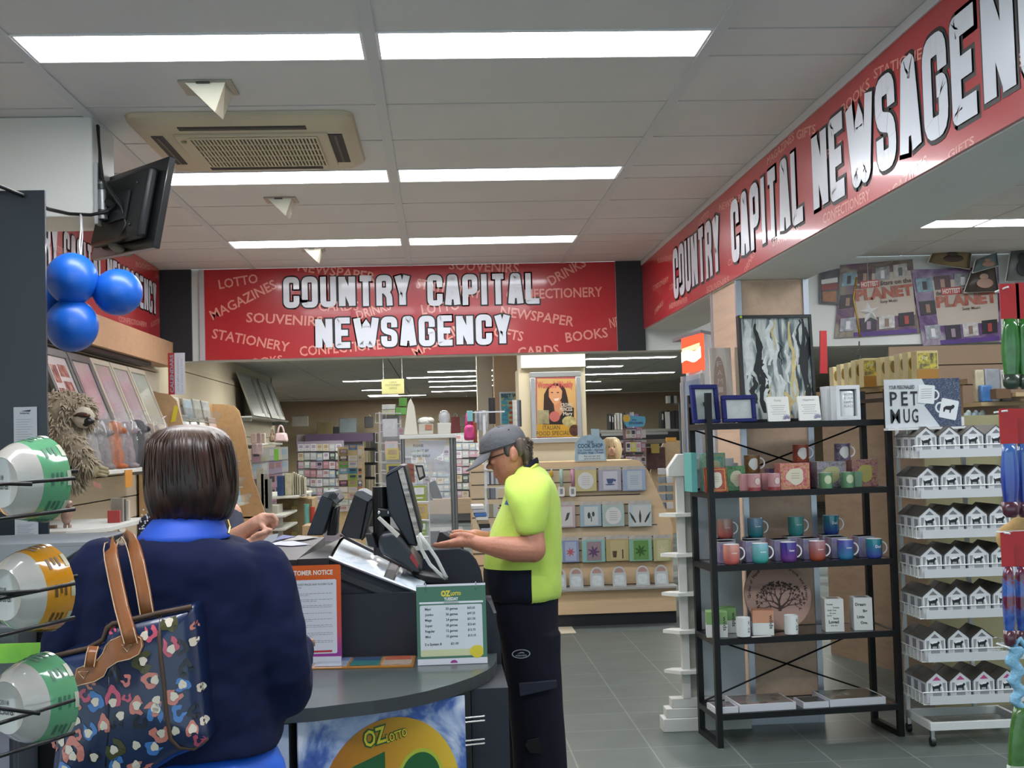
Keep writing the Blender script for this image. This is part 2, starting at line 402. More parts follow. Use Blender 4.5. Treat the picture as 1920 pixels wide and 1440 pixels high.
# column
b=B().box(XB0+.01,XB1-.01,6.64,7.27,0,BEAMZ-.001); mk_c=tag(mk('wall_column',b,timber('c4a890','colfront',2,.05)),kind='structure')
b=B()
for x,y in ((XB0,6.63),(XB1-.03,6.63),(XB0,7.25),(XB1-.03,7.25)): b.box(x,x+.03,y,y+.03,0,BEAMZ-.002)
b.box(XB0+.03,XB1-.03,6.632,6.645,0,.08)
tag(mk('trim_2',b,ALU),kind='structure')
# black strips left and right of back sign
b=B().box(XL,-1.88,YB-.03,YB-.001,BKZ,CEIL-.002).box(1.40,XB0,YB-.03,YB-.001,BKZ,CEIL-.002)
tag(mk('trim_3',b,mat('1e2127',.4)),kind='structure')
# white duct box top left
b=B().box(-3.2,-1.40,5.15,5.5,H+.97,CEIL-.001); tag(mk('wall_duct_box',b,mat('cdd0cc',.6,var=.02,vs=2),bevel=.006),kind='structure')
# timber pelmet on left wall
pz0,pz1=P(340,688,9.6).z,P(340,642,9.6).z
b=B().box(XL-.005,-2.02,3.5,9.6,pz0,pz1); tag(mk('trim_4',b,timber('c7a07c','pelmet',0,.04),bevel=.003),kind='structure')
b=B().box(XL-.005,-2.05,3.5,9.0,pz0-.03,pz0-.002); tag(mk('trim_5',b,BLACK),kind='structure')
# ================================================================ RED SIGNS
RED=mat('b01a24',.3,coat=.5,var=.04,vs=1.2); PEACH=mat('e09584',.32,coat=.6); LETW=mat('dfe4ee',.3,coat=.4); OUT=mat('060607',.5)
GLY={'C':[[(1,.62),(1,1),(0,1),(0,0),(1,0),(1,.36)]],'O':[[(0,0),(0,1),(1,1),(1,0),(0,0),(0,.2)]],'U':[[(0,1.1),(0,0),(1,0),(1,1.1)]],
 'N':[[(0,-.1),(0,1.1)],[(1,-.1),(1,1.1)],[(0,1.0),(1,0.0)]],'T':[[(-.1,1),(1.1,1)],[(.5,1),(.5,-.1)]],'R':[[(0,-.1),(0,1),(1,1),(1,.5),(0,.5)],[(.55,.5),(1,.3),(1.04,-.1)]],
 'Y':[[(0,1.1),(.5,.38),(1,1.1)],[(.5,.45),(.5,-.1)]],'A':[[(-.02,-.1),(.3,1),(.7,1),(1.02,-.1)],[(.1,.25),(.9,.25)]],'P':[[(0,-.1),(0,1),(1,1),(1,.42),(0,.42)]],
 'I':[[(.5,-.1),(.5,1.1)]],'L':[[(0,1.1),(0,0),(1.15,0)]],'E':[[(1.15,1),(0,1),(0,0),(1.15,0)],[(0,.5),(.95,.5)]],
 'W':[[(-.04,1.1),(.2,0),(.34,0),(.5,.9),(.66,0),(.8,0),(1.04,1.1)]],'S':[[(1,.68),(1,1),(0,1),(0,.56),(1,.44),(1,0),(0,0),(0,.32)]],'G':[[(1,.66),(1,1),(0,1),(0,0),(1,0),(1,.48),(.6,.48)]]}
def stroke(b,fr,pts,t,w,ro):
    """flat ribbon of width t with mitred corners along 2d points"""
    P2=[V((x,y)) for x,y in pts]; L=[];Rr=[]
    # round off the corners
    Q=[P2[0]]
    for i in range(1,len(P2)-1):
        a,c,d=P2[i-1],P2[i],P2[i+1]; r=min(ro,(a-c).length*.45,(d-c).length*.45)
        p=c+(a-c).normalized()*r; q=c+(d-c).normalized()*r
        for k in range(5):
            f=k/4; Q.append(p*(1-f)**2+c*2*f*(1-f)+q*f*f)
    Q.append(P2[-1]); n=len(Q)
    for i in range(n):
        t0=(Q[i]-Q[i-1]).normalized() if i else None; t1=(Q[i+1]-Q[i]).normalized() if i<n-1 else None
        tt=(t0+t1).normalized() if t0 is not None and t1 is not None and (t0+t1).length>.01 else (t1 if t0 is None else t0)
        nn=V((-tt.y,tt.x)); k=1.0
        if t0 is not None and t1 is not None: k=1/max(.6,nn.dot(V((-t1.y,t1.x))))
        L.append(Q[i]+nn*t/2*k); Rr.append(Q[i]-nn*t/2*k)
    return [((L[i],Rr[i],Rr[i+1],L[i+1])) for i in range(n-1)]
def block(b,s,fr,u,v,h,wd,w,grow,clip):
    """heavy condensed capitals"""
    ws={'I':.55,'W':1.5,'N':1.05}; tot=sum(ws.get(c,1) for c in s)+.16*(len(s)-1); k=wd/tot; x=u
    quads=[]; lifts=[]
    for ci,c in enumerate(s):
        lw=ws.get(c,1)*k; t=min(k*(.42 if c in 'NAWY' else .37),h*.25); 
        for si,st in enumerate(GLY[c]):
            pts=[(x+t/2+(lw-t)*a if c!='I' else x+lw*a, v+t/2+(h-t)*q) for a,q in st]
            pts=[(a,min(v+h,max(v,q))) for a,q in pts]
            p0,p1=V(pts[0]),V(pts[1]); e0=(p0-p1).normalized()*grow; pts[0]=(pts[0][0]+e0.x,pts[0][1]+e0.y)
            p0,p1=V(pts[-1]),V(pts[-2]); e0=(p0-p1).normalized()*grow; pts[-1]=(pts[-1][0]+e0.x,pts[-1][1]+e0.y)
            qs=stroke(b,fr,pts,t+2*grow,w,t*.6 if c in 'COUSGPRW' else t*.05); quads+=qs; lifts+=[si*3e-4+(i%4)*2e-4+(ci%2)*(1.2e-3 if grow else 0) for i in range(len(qs))]
        x+=lw+.16*k
    bm=bmesh.new()
    for q,lf in zip(quads,lifts):
        try: bm.faces.new([bm.verts.new((p.x,p.y,lf)) for p in q])
        except ValueError: pass
    cu0,cu1,cv0,cv1=clip
    for co,no in (((cu0,0,0),(-1,0,0)),((cu1,0,0),(1,0,0)),((0,cv0,0),(0,-1,0)),((0,cv1,0),(0,1,0))):
        bmesh.ops.bisect_plane(bm,geom=bm.verts[:]+bm.edges[:]+bm.faces[:],plane_co=co,plane_no=no,clear_outer=True)
    bm.verts.index_update()
    vs=[(q.co.x,q.co.y,q.co.z) for q in bm.verts]; fs=[]
    for f in bm.faces:
        ids=[q.index for q in f.verts]; a=0
        for i in range(len(ids)):
            x0,y0,_=vs[ids[i]]; x1,y1,_=vs[ids[(i+1)%len(ids)]]; a+=x0*y1-x1*y0
        fs.append(tuple(ids if a>0 else reversed(ids)))
    b.add([fr.p(p[0],p[1],w+p[2]) for p in vs],fs); bm.free()
def red_sign(label,fr,u0,u1,v0,v1,big,small,edge=True):
    t=thing('banner_sign',label,'sign',fr.p((u0+u1)/2,v0,0))
    b=B(); fbox(b,fr,u0,u1,v0,v1,0,.012); mk('panel',b,RED,t)
    if edge:
        
        for a in (u0-.04,u1): b=B(); fbox(b,fr,a,a+.04,v0,v1,0,.018); mk('edge_strip',b,mat('b8b6bc',.4),t)
    for it in small:
        b=B(); tadd(b,it[0],fr,it[1],it[2],it[3],width=it[4] if len(it)>4 else None,ang=it[5] if len(it)>5 else 0,w=.0128,bold=.016,clip=(u0,u1,v0,v1))
        if b.v: mk('background_word',b,PEACH,t)
    for s,u,v,h,wd in big:
        b=B(); b2=B()
        block(b,s,fr,u,v,h,wd,.0120,h*.046,(u0,u1,v0,v1)); block(b2,s,fr,u,v,h,wd,.0165,0,(u0,u1,v0,v1))
        o=mk('lettering',b2,LETW,t); mk('lettering_outline',b,OUT,o)
    return t
fB=Fr((0,YB-.001,0),(1,0,0))
def onf(fr,x0,y0,x1,y1,hp):
    a=fr.px(x0,y0,.01); c=fr.px(x1,y1,.01); d=fr.px((x0+x1)/2,(y0+y1)/2-hp,.01); m=((a[0]+c[0])/2,(a[1]+c[1])/2)
    return a,math.atan2(c[1]-a[1],c[0]-a[0]),math.hypot(c[0]-a[0],c[1]-a[1]),math.hypot(d[0]-m[0],d[1]-m[1])
def wpx(s,fr,x0,y0,x1,y1,hp):
    a,an,w,h=onf(fr,x0,y0,x1,y1,hp); return (s,a[0],a[1],h,w,an)
def bpx(s,fr,x0,y0,x1,y1,hp):
    a,an,w,h=onf(fr,x0,y0,x1,y1,hp); return (s,a[0],a[1],h,w)
u0,_=fB.px(384,600,.01); u1,_=fB.px(1156,600,.01)
sm=[wpx(*a) for a in [('LOTTO',fB,412,542,484,530,17),('NEWSPAPER',fB,558,508,702,528,17),('MAGAZINES',fB,400,600,520,540,18),('SOUVENIRS',fB,462,604,604,612,18),('STATIONERY',fB,397,634,540,660,18),
 ('CONFECTIONERY',fB,563,668,744,652,18),('CARDS',fB,598,583,672,582,17),('DRINKS',fB,672,600,734,580,17),('SOUVENIRS',fB,842,505,972,512,18),('STATIONERY',fB,780,540,900,560,18),('LOTTO',fB,792,590,862,580,18),
 ('DRINKS',fB,1034,536,1100,498,18),('CONFECTIONERY',fB,950,562,1129,556,18),('NEWSPAPER',fB,938,592,1074,612,18),('GIFTS',fB,925,630,979,640,18),('BOOKS',fB,1062,642,1140,632,18),('CARDS',fB,972,670,1048,664,18),
 ('MAGAZINES',fB,780,670,890,610,18),('Y',fB,442,502,452,500,16),('NEWSPAPER',fB,1145,615,1220,600,18),('BOOKS',fB,460,688,530,680,14)]]
bg=[bpx('COUNTRY',fB,532,578,770,574,58),bpx('CAPITAL',fB,802,574,1014,569,58),bpx('NEWSAGENCY',fB,592,654,958,646,57)]
red_sign('large red shop sign across the back opening, two lines of white lettering',fB,u0,u1,BKZ+.005,CEIL-.002,bg,sm)
fR=Fr((XB0-.001,0,0),(0,-1,0))
z0,z1=BEAMZ+.005,CEIL-.04
bz=H+.925; hh=.335
bg=[('COUNTRY',-8.30,bz,hh,8.30-6.90),('CAPITAL',-6.62,bz,hh,6.62-5.28),('NEWSAGENCY',-5.14,bz,hh,2.30)]
sm=[wpx(*a) for a in [('STATIONERY',fR,1640,148,1757,98,17),('BOOKS',fR,1580,216,1632,164,19),('GIFTS',fR,1495,262,1530,250,17),('MAGAZINES',fR,1440,310,1490,262,14),('CARDS',fR,1530,312,1580,280,17),
 ('CONFECTIONERY',fR,1545,420,1632,374,17),('MAGAZINES',fR,1655,388,1740,310,18),('GIFTS',fR,1780,300,1828,270,16),('LOTTO',fR,1312,424,1330,405,12),('NEWSPAPER',fR,1350,396,1400,372,12),('STATIONERY',fR,1450,462,1500,440,15),
 ('DRINKS',fR,1398,514,1416,478,12),('SOUVENIRS',fR,1234,494,1264,486,9),('STATIONERY',fR,1225,546,1254,528,9),('CONFECTIONERY',fR,1256,545,1290,520,9),('NEWSPAPER',fR,1256,580,1290,566,9),('SOUVENIRS',fR,1326,550,1368,530,11),
 ('CARDS',fR,1366,500,1394,480,11),('DRINKS',fR,1228,590,1244,572,9),('CARDS',fR,1860,180,1920,120,24),('BOOKS',fR,1700,420,1712,380,14)]]
red_sign('long red shop sign running along the right beam toward the viewer',fR,-9.6,-.2,z0,z1,bg,sm,edge=False)
slab('trim_6',XB0-.02,XB0,-1.5,9.6,CEIL-.04,CEIL-.003,mat('c3c3c6',.5))
fLs=Fr((XL+.012,0,0),(0,1,0))
slab('wall_left',XL-.04,XL+.012,5.5,9.6,pz1,CEIL-.002,white_w)
bg=[('COUNTRY',6.10,H+1.03,.235,.92),('CAPITAL',7.13,H+1.03,.235,.83),('NEWSAGENCY',8.05,H+1.02,.235,1.38)]
sm=[wpx(*a) for a in [('BOOKS',fLs,254,500,280,506,9),('MAGAZINES',fLs,170,465,190,448,12),('CONFECTIONERY',fLs,222,603,275,614,9),('LOTTO',fLs,283,613,302,604,9),('SOUVENIRS',fLs,286,492,306,506,8),('DRINKS',fLs,290,520,306,530,8),('STATIONERY',fLs,100,470,125,480,12)]]
red_sign('red shop sign high on the left wall behind the blue balloons',fLs,5.6,9.55,pz1+.005,CEIL-.003,bg,sm,edge=False)
# ================================================================ CEILING FITTINGS
t=thing('air_conditioner','beige square ceiling air conditioner with slotted grille beside second light row','air conditioner',(-.8,5.57,CEIL))
x0,x1,y0,y1=-1.27,-.33,5.10,6.05; AC=mat('b7ad95',.5,var=.03,vs=3); DK=mat('1c1b19',.6)
b=B(); zt=CEIL-.001; zb=CEIL-.045
def rr3(x0,x1,y0,y1,r,z,n=6): return [V((u,v,z)) for u,v in rrect(x0,x1,y0,y1,r,n)]
rings=[rr3(x0,x1,y0,y1,.07,zt),rr3(x0+.005,x1-.005,y0+.005,y1-.005,.07,CEIL-.02),rr3(x0+.04,x1-.04,y0+.04,y1-.04,.06,zb)]
n=len(rings[0]); 
for i in range(2): b.add(rings[i]+rings[i+1],[(j,(j+1)%n,n+(j+1)%n,n+j) for j in range(n)])
b.add(rings[2],[tuple(range(n))][::-1]); b.add(rings[2],[tuple(reversed(range(n)))])
mk('body',b,AC,t,smooth='auto',weld=True)
gx0,gx1,gy0,gy1=x0+.23,x1-.17,y0+.22,y1-.2
b=B().box(gx0-.06,gx1+.05,gy0-.03,gy1+.03,zb-.012,zb+.002); mk('grille_frame',b,mat('bdb39b',.5),t,bevel=.004)
b=B().box(gx0,gx1,gy0,gy1,zb-.0135,zb-.012); g=mk('grille_opening',b,DK,t)
b=B()
k=34
for i in range(k+1):
    x=gx0+(gx1-gx0)*i/k; b.box(x-.004,x+.004,gy0,gy1,zb-.018,zb-.0134)
for i in range(6):
    y=gy0+(gy1-gy0)*i/5; b.box(gx0,gx1,y-.005,y+.005,zb-.0185,zb-.0134)
mk('grille',b,mat('c3b99f',.5),t)
for nm,(a0,a1,c0,c1) in zip(range(4),((x0+.21,x1-.2,y0+.075,y0+.13),(x0+.21,x1-.2,y1-.12,y1-.07),(x0+.07,x0+.12,y0+.22,y1-.2),(x1-.12,x1-.06,y0+.22,y1-.2))):
    q=mk('air_slot',B().box(a0,a1,c0,c1,zb-.003,zb+.002),DK,t)
    w=(a1-a0)>(c1-c0)
    bb=B()
    if w: bb.box(a0+.02,a1-.01,(c0+c1)/2-.006,(c0+c1)/2+.004,zb-.005,zb-.003)
    else: bb.box((a0+a1)/2-.006,(a0+a1)/2+.004,c0+.02,c1-.01,zb-.005,zb-.003)
    mk('louvre',bb,mat('4a4740',.5),q)
mk('sensor',B().lathe([(.012,0),(.012,.01)],Matrix.Translation((gx0-.03,gy0+.05,zb-.02)),16),mat('8d8468',.5),t)
def ceil_spot(px,py,s,label):
    c=PZ(px,py,CEIL); t=thing('wedge_spotlight',label,'spotlight',c,0,'wedge shaped ceiling fittings')
    x,y=c.x,c.y
    b=B().box(x-.085*s,x+.075*s,y-.05*s,y+.1*s,CEIL-.008,CEIL-.001); mk('mounting_plate',b,mat('a39c90',.4),t)
    z=CEIL-.008
    b=B().add([(x-.065*s,y-.04*s,z),(x+.055*s,y-.04*s,z),(x+.06*s,y+.08*s,z),(x-.06*s,y+.08*s,z),(x+.02*s,y-.02*s,z-.085*s),(x+.035*s,y+.03*s,z-.095*s)],
      [(0,3,2,1),(0,1,4),(1,2,5,4),(2,3,5),(3,0,4,5)]); mk('reflector',b,mat('c9c2ae',.25,.35),t)
    mk('lamp_clip',B().box(x-.03*s,x+.01*s,y-.052*s,y-.046*s,CEIL-.014,CEIL-.007),mat('3c3a38',.4),t)
ceil_spot(392,158,1.25,'beige wedge shaped ceiling spotlight in front of the air conditioner')
ceil_spot(528,372,1.1,'small wedge shaped ceiling spotlight between second and third light rows')
ceil_spot(588,466,1.0,'small wedge shaped ceiling spotlight just before the red back sign')
# back room lights
BL=[(640,745,714),(760,965,706),(676,745,731),(688,748,741),(800,975,695),(802,930,714),(690,800,742),(804,926,724),(808,915,733),(1100,1262,671),(1100,1166,687),(1100,1258,700),(1100,1128,715),(1100,1162,731)]
for x_,y_ in ((1.0,10.55),(-1.2,11.2),(3.6,11.2),(6,11.2),(-.6,13.6),(3.6,13.6),(6,13.6)): ceiling_light(x_-1,x_+1,y_,y_+.24,CB-.012,'slim fluorescent strip on the back room ceiling just behind the header beam',LAMPH if y_<12 else LAMPB,'strip lights behind the header beam')  # unseen rows behind the header, added to light the back room
for i,(a,c,y) in enumerate(BL):
    p=PZ(a,y,CB-.012); q=PZ(c,y,CB-.012)
    yy=(p.y+q.y)/2
    if yy>27: continue
    ceiling_light(p.x,q.x,yy-.12,yy+.12,CB-.012,f'slim fluorescent strip on the dim back room ceiling, {ORD[i]} counted from the left wall',LAMPB,'strip lights of the back room')
t=thing('air_conditioner','flat square air conditioner on the back room ceiling right of the poster pillar','air conditioner',PZ(1180,708,CB))
c=PZ(1180,708,CB); mk('body',B().box(c.x-.6,c.x+.6,c.y-.5,c.y+.5,CB-.03,CB-.001),AC,t,bevel=.01)
mk('air_slot',B().box(c.x-.35,c.x+.35,c.y-.42,c.y-.34,CB-.033,CB-.03),DK,t)
# ================================================================ BLACK SHELF UNIT
EO=V((1.335,6.17,0)); ER=V((.975,.08,0)).normalized(); ED=V((-ER.y,ER.x,0)); EW=.98; EDP=.34; SZ=[1.61,1.265,.90,.535,.165]
EA=math.atan2(ER.y,ER.x)
t=thing('metal_shelf_unit','black metal open shelf unit with cross braces in front of the timber column','shelf',EO+ER*EW/2+ED*EDP/2)
def ep(u,d,z): return EO+ER*u+ED*d+V((0,0,z))
def ebox(b,u0,u1,d0,d1,z0,z1,mi=0):
    return b.prism([ep(u0,d0,z0),ep(u1,d0,z0),ep(u1,d0,z1),ep(u0,d0,z1)],ED*(d1-d0),mi)
pw=.03
for u in (0,EW-pw):
    for d in (0,EDP-pw):
        mk('post',ebox(B(),u,u+pw,d,d+pw,0,1.765 if d==0 else 1.765),BLKMET,t)
for z in SZ:
    b=B(); ebox(b,pw,EW-pw,0,.025,z-.03,z); ebox(b,pw,EW-pw,EDP-.025,EDP,z-.03,z); ebox(b,0,pw,pw,EDP-pw,z-.03,z); ebox(b,EW-pw,EW,pw,EDP-pw,z-.03,z); mk('shelf_rail',b,BLKMET,t)
    mk('shelf_board',ebox(B(),pw,EW-pw,.026,EDP-.026,z-.008,z-.001),mat('17181b',.12,coat=.5),t)
for u in (0,EW-pw):
    mk('foot_rail',ebox(B(),u,u+pw,pw,EDP-pw,0,.03),BLKMET,t); mk('top_rail',ebox(B(),u,u+pw,pw,EDP-pw,1.70,1.72),BLKMET,t)
for za,zb_ in ((SZ[0]-.03,SZ[1]),(SZ[3]-.03,SZ[4])):
    for (a,c) in ((0.03,EW-.03),(EW-.03,0.03)):
        mk('cross_brace',B().tube([ep(a,EDP-.015+.004*(a>c),za),ep(c,EDP-.015+.004*(a>c),zb_+.0)],.005,6),BLKMET,t)
def eu(px,py,d):
    q=PL(px,py,EO+ED*d,ED); return (q-EO).dot(ER)
def ef(px,py,d,z,rz=0):
    """frame standing on a shelf at pixel column px"""
    u=eu(px,py,d); o=ep(u,d,z); a=EA+rz
    return Fr(o,(math.cos(a),math.sin(a),0))
ON=['top shelf','second shelf','third shelf','fourth shelf','bottom shelf']
# ---- framed items on the top shelf
def velvet_frame(px,w,h,d,lean,rz,label,m=mat('101c60',.8,bump=.3,bs=300)):
    fr=ef(px,790,d,SZ[0],rz); fr=Fr(fr.o,fr.r,V((0,0,1))*math.cos(lean)-fr.n*math.sin(lean))
    t=thing('photo_frame',label,'photo frame',fr.o,0,'blue velvet frames on the top shelf')
    b=B(); k=.022
    for u0,u1,v0,v1 in ((-w/2,w/2,.004,k),(-w/2,w/2,h-k,h),(-w/2,-w/2+k,k,h-k),(w/2-k,w/2,k,h-k)): fbox(b,fr,u0,u1,v0,v1,-.012,.012)
    mk('frame',b,m,t,bevel=.003); b=B(); fbox(b,fr,-w/2+k,w/2-k,k,h-k,-.006,.0); mk('photo_insert',b,mat('a9b0b0',.2,var=.15,vs=14),t)
    words(t,fr,[('x',-.0,h*.45,.012)],mat('7c8587',.4),'insert_mark',w=.001)
    b=B(); b.prism([fr.p(-.01,.0,-.012),fr.p(.01,.0,-.012),fr.p(.01,h*.7,-.012),fr.p(-.01,h*.7,-.012)],(0,.0,-.0001)); 
    b=B(); b.tube([fr.p(0,h*.7,-.012),V((fr.p(0,h*.7,-.06).x,fr.p(0,h*.7,-.06).y,SZ[0]+.003))],.004,6); mk('back_stand',b,m,t)
velvet_frame(1325,.155,.20,.04,.12,.25,'tall blue velvet photo frame at the left end of the black unit top shelf')
velvet_frame(1387,.180,.142,.04,.12,.05,'wide blue velvet photo frame beside the tall blue one on the top shelf')
def leaf(b,fr,u,v,l,a,w,mi=0):
    p=[(0,0),(l*.3,l*.16),(l*.7,l*.12),(l,0),(l*.7,-l*.12),(l*.3,-l*.16)]; ca,sa=math.cos(a),math.sin(a)
    b.add([fr.p(u+x*ca-y*sa,v+x*sa+y*ca,w) for x,y in p],[tuple(reversed(range(6)))],mi)
def plaque(px,lab,head):
    fr=ef(px,790,.03,SZ[0],.0); fr=Fr(fr.o,fr.r,V((0,0,1))*.98-fr.n*.17)
    t=thing('verse_plaque',lab,'plaque',fr.o,0,'white verse plaques on the top shelf')
    b=B(); fpoly(b,fr,rrect(-.058,.058,.002,.13,.006),-.008,.006); mk('plaque',b,mat('dcdcd8',.4),t)
    it=[(head,0,.105,.012,dict(align='c',shear=.3))]
    for i in range(5): it.append(('with love for family',0,.082-i*.011,.0045,dict(align='c',width=.082-.012*(i%3))))
    it=[it[0]]; words(t,fr,it,mat('8f9494',.5),'heading',w=.007)
    b=B()
    for i in range(5): 
        wd=.04-.006*(i%3)
        for k in range(7): 
            x=-wd+2*wd*k/7; fbox(b,fr,x,x+2*wd/9,.082-i*.011,.0845-i*.011,.006,.0065)
    mk('verse_lines',b,mat('85898a',.5),t)
    b=B()
    for k in range(7): leaf(b,fr,.04,.015,.026,k*.5+.2,.007)
    mk('printed_flower',b,mat('8b87a2',.5),t)
plaque(1461,'white plaque headed Family with grey flowers, left of two before the painting','Family')
plaque(1519,'white plaque headed Happiness with grey flowers, right of two before the painting','Happiness')
# painting
fr=ef(1462,790,.20,SZ[0]); lo=fr.o; fr=Fr(lo,fr.r,V((0,0,1))*.995-fr.n*.06)
t=thing('framed_painting','tall black framed abstract painting in grey, white and gold on the top shelf','painting',fr.o)
pw2,ph=.20,.565; b=B()
for u0,u1,v0,v1 in ((-pw2,pw2,.002,.016),(-pw2,pw2,ph-.016,ph),(-pw2,-pw2+.014,.016,ph-.016),(pw2-.014,pw2,.016,ph-.016)): fbox(b,fr,u0,u1,v0,v1,-.02,.02)
mk('frame',b,mat('16171a',.35),t)
pm=ramp_mat('painting',[(.30,'1d2a30'),(.40,'5d6c70'),(.47,'a4adac'),(.53,'c6cac6'),(.58,'7c8888'),(.66,'27353b')],kind='noise',scale=(7,7,1.3),nscale=2.2,nz=1.6,rough=.5,detail=8)
b=B(); fbox(b,fr,-pw2+.014,pw2-.014,.016,ph-.016,-.018,.006); cv=mk('canvas',b,pm,t)
rnd=random.Random(3)
def streak(n,h,lst,nm):
    b=B()
    for u,v0,v1,wd in lst:
        k=14; L=[];Rr=[]
        for i in range(k):
            v=v0+(v1-v0)*i/(k-1); q=u+.010*math.sin(i*.7+u*40)+rnd.uniform(-.005,.005); ww=wd*(.3+.7*math.sin(PI*(i+.5)/k))*rnd.uniform(.7,1.2)
            L.append((q-ww/2,v)); Rr.append((q+ww/2,v))
        b.add([fr.p(a,c,.0068+.0003*rnd.random()) for a,c in L+Rr],[(i,k+i,k+i+1,i+1) for i in range(k-1)])
    mk(nm,b,mat(h,.55,var=.15,vs=30),cv)
streak(0,'12191e',[(-.1,.2,.52,.035),(-.08,.05,.33,.05),(.15,.02,.545,.03),(.165,.03,.5,.03),(.13,.3,.54,.02),(-.13,.1,.25,.03),(.02,.3,.42,.012)],'dark_streak')
streak(0,'c3b27c',[(.05,.02,.16,.05),(.085,.13,.53,.022),(-.01,.38,.54,.012),(.1,.1,.3,.012),(-.045,.02,.2,.02),(.15,.06,.2,.006)],'gold_streak')
streak(0,'c9cecd',[(-.155,.25,.54,.05),(-.03,.3,.54,.035),(-.06,.1,.35,.03),(.02,.05,.25,.03),(.06,.2,.38,.02),(.11,.3,.5,.014),(-.16,.05,.3,.02),(.0,.15,.45,.02)],'white_streak')
mk('sticker',B().prism([fr.p(u,v,.021) for u,v in circ(-.185,.556,.007,n=12)],fr.n*-.001),mat('b6cf2c',.5),t)
# timber name board + thin canvases behind
fr=ef(1358,790,.22,SZ[0],.0); fr=Fr(fr.o,fr.r,V((0,0,1))*.99-fr.n*.08)
t=thing('wooden_sign_board','whitewashed timber board with brown oval lettering, left of the painting','sign',fr.o)
b=B(); fbox(b,fr,-.058,.058,.002,.40,-.015,.0); mk('board',b,ramp_mat('washwood',[(.35,'9b8e84'),(.55,'b3a9a0'),(.7,'a2978d')],kind='noise',scale=(12,12,1),nscale=2),t)
b=B(); fpoly(b,fr,circ(-.01,.19,.033,.165),0,.002); mk('oval_plate',b,mat('836f63',.6),t)
words(t,fr,[(c,-.022,.30-.045*i,.028,dict(width=.026)) for i,c in enumerate('FAMILY')],mat('a2948a',.6),'board_lettering',w=.003)
fr2=ef(1385,790,.25,SZ[0]); mkc=B(); fbox(mkc,fr2,-.008,.03,.0,.40,-.01,.0); tag(mk('canvas_panel',mkc,mat('c9b7a2',.6)),'pale thin panel standing edge on between timber board and painting','panel')
# mug gift boxes
def window_mug_box(px,label,txt,d,dark):
    fr=ef(px,785,d,SZ[0]); t=thing('mug_gift_box',label,'gift box',fr.o,0,'white window mug boxes on the top shelf')
    w,h=.064,.178; b=B()
    fbox(b,fr,-w,w,0,.02,-.09,0);fbox(b,fr,-w,w,h-.02,h,-.09,0);fbox(b,fr,-w,-w+.02,.02,h-.02,-.09,0);fbox(b,fr,w-.018,w,.02,h-.02,-.09,0);fbox(b,fr,-w,w,.02,h-.02,-.09,-.075)
    mk('box',b,mat('cfd3d6',.5),t,bevel=.001)
    M=Matrix.Translation(fr.p(.0,.0205,-.04)); b=B().lathe([(.040,0),(.042,.01),(.042,.125),(.040,.128)],M,24,cap=True); g=mk('mug',b,mat('dfe3e6' if not dark else 'b7c3cc',.2,coat=.5),t,smooth='auto')
    words(g,fr,[(s,0,.125-.02*i,.013,dict(align='c',width=.05)) for i,s in enumerate(txt)],mat('6b747c',.5),'lettering',w=.003)
    words(t,fr,[('fine mug',-.035,.006,.006)],mat('9da3a6',.5),'box_print',w=.001)
window_mug_box(1574,'white window box with blue lettered mug, half hidden behind the HOME mug box',['FA','ME','&','LOVE','BUT'],.09,1)
window_mug_box(1592,'white window box holding a mug lettered HOME IS OUR HAPPY PLACE',['HOME','IS OUR','HAPPY','PLACE'],-.0+.012,0)
# ---- mugs
def mug_proto(m,name='mug',label='',cat='mug',group=None,r=.0415,h=.1,text=None,tcol='f2f2f2',inner='e8e8ea',hcol='e6e6e8',round_=True):
    t=thing(name,label,cat,(0,0,0),0,group)
    pr=[(r*.72,0),(r*.9,.006),(r,.02),(r,h-.004),(r*.985,h),(r*.93,h-.002),(r*.92,.012),(0.002,.01)] if round_ else [(r*.98,0),(r,.003),(r,h),(r*.95,h),(r*.94,.01),(.002,.01)]
    n=len(pr)-1; mis=[0]*n
    for i in range(n-3,n): mis[i]=1
    mk('cup',B().lathe(pr,None,28,mis=mis),[m,mat(inner,.25,coat=.4)],t,smooth='auto')
    pts=[(r-.003+.030*math.sin(a)*1.0,0,h*.52-h*.31*math.cos(a)) for a in [PI*k/10 for k in range(11)]]
    mk('handle',B().tube(pts,.0042,8,flat=1.0),mat(hcol,.25,coat=.4),t,smooth=True)
    if text:
        b=B(); vs,fs,x0,x1,y0,y1=tmesh(text,.01)
        W=.03; sx=W/(x1-x0); out=[]
        for x,y,z in vs:
            a=-PI/2+((x-x0)*sx-W*.35)/r; out.append((math.cos(a)*(r+.0006),math.sin(a)*(r+.0006),h*.55+(y-y0)*sx))
        b.add(out,fs); mk('mug_lettering',b,mat(tcol,.4),t)
    return t
def put(t,px,py,d,z,rz=0.0,**k):
    u=eu(px,py,d); t.location=ep(u,d,z); t.rotation_euler=(0,0,EA+rz); return t
def omb(k,a,c): return ramp_mat('mug'+k,[(.15,a),(.85,c)],axis='Z',rough=.18,coat=.6)
front=[(1372,1057,'salmon pink ombre mug','c25f5c','c98d80','mother'),(1426,1055,'pale blue to aqua ombre mug','3fa09a','7db3c0','brother'),(1479,1053,'violet and purple ombre mug','6f3e8e','38308a','Sister'),
 (1533,1052,'lilac to orange ombre mug','a34a34','a8767e','daughter'),(1586,1051,'violet to sky blue ombre mug','347ba6','4a4fa0','nanny'),(1640,1050,'teal to indigo ombre mug','3f4f9c','1f7c8c','Dad')]
FM=[omb('f%d'%i,x[3],x[4]) for i,x in enumerate(front)]
for i,(px,py,l,a,c,tx) in enumerate(front):
    m=mug_proto(FM[i],'mug',f'{l} in the front row of the third shelf','mug','ombre mugs on the third shelf',text=tx); put(m,px,py,.045,SZ[2])
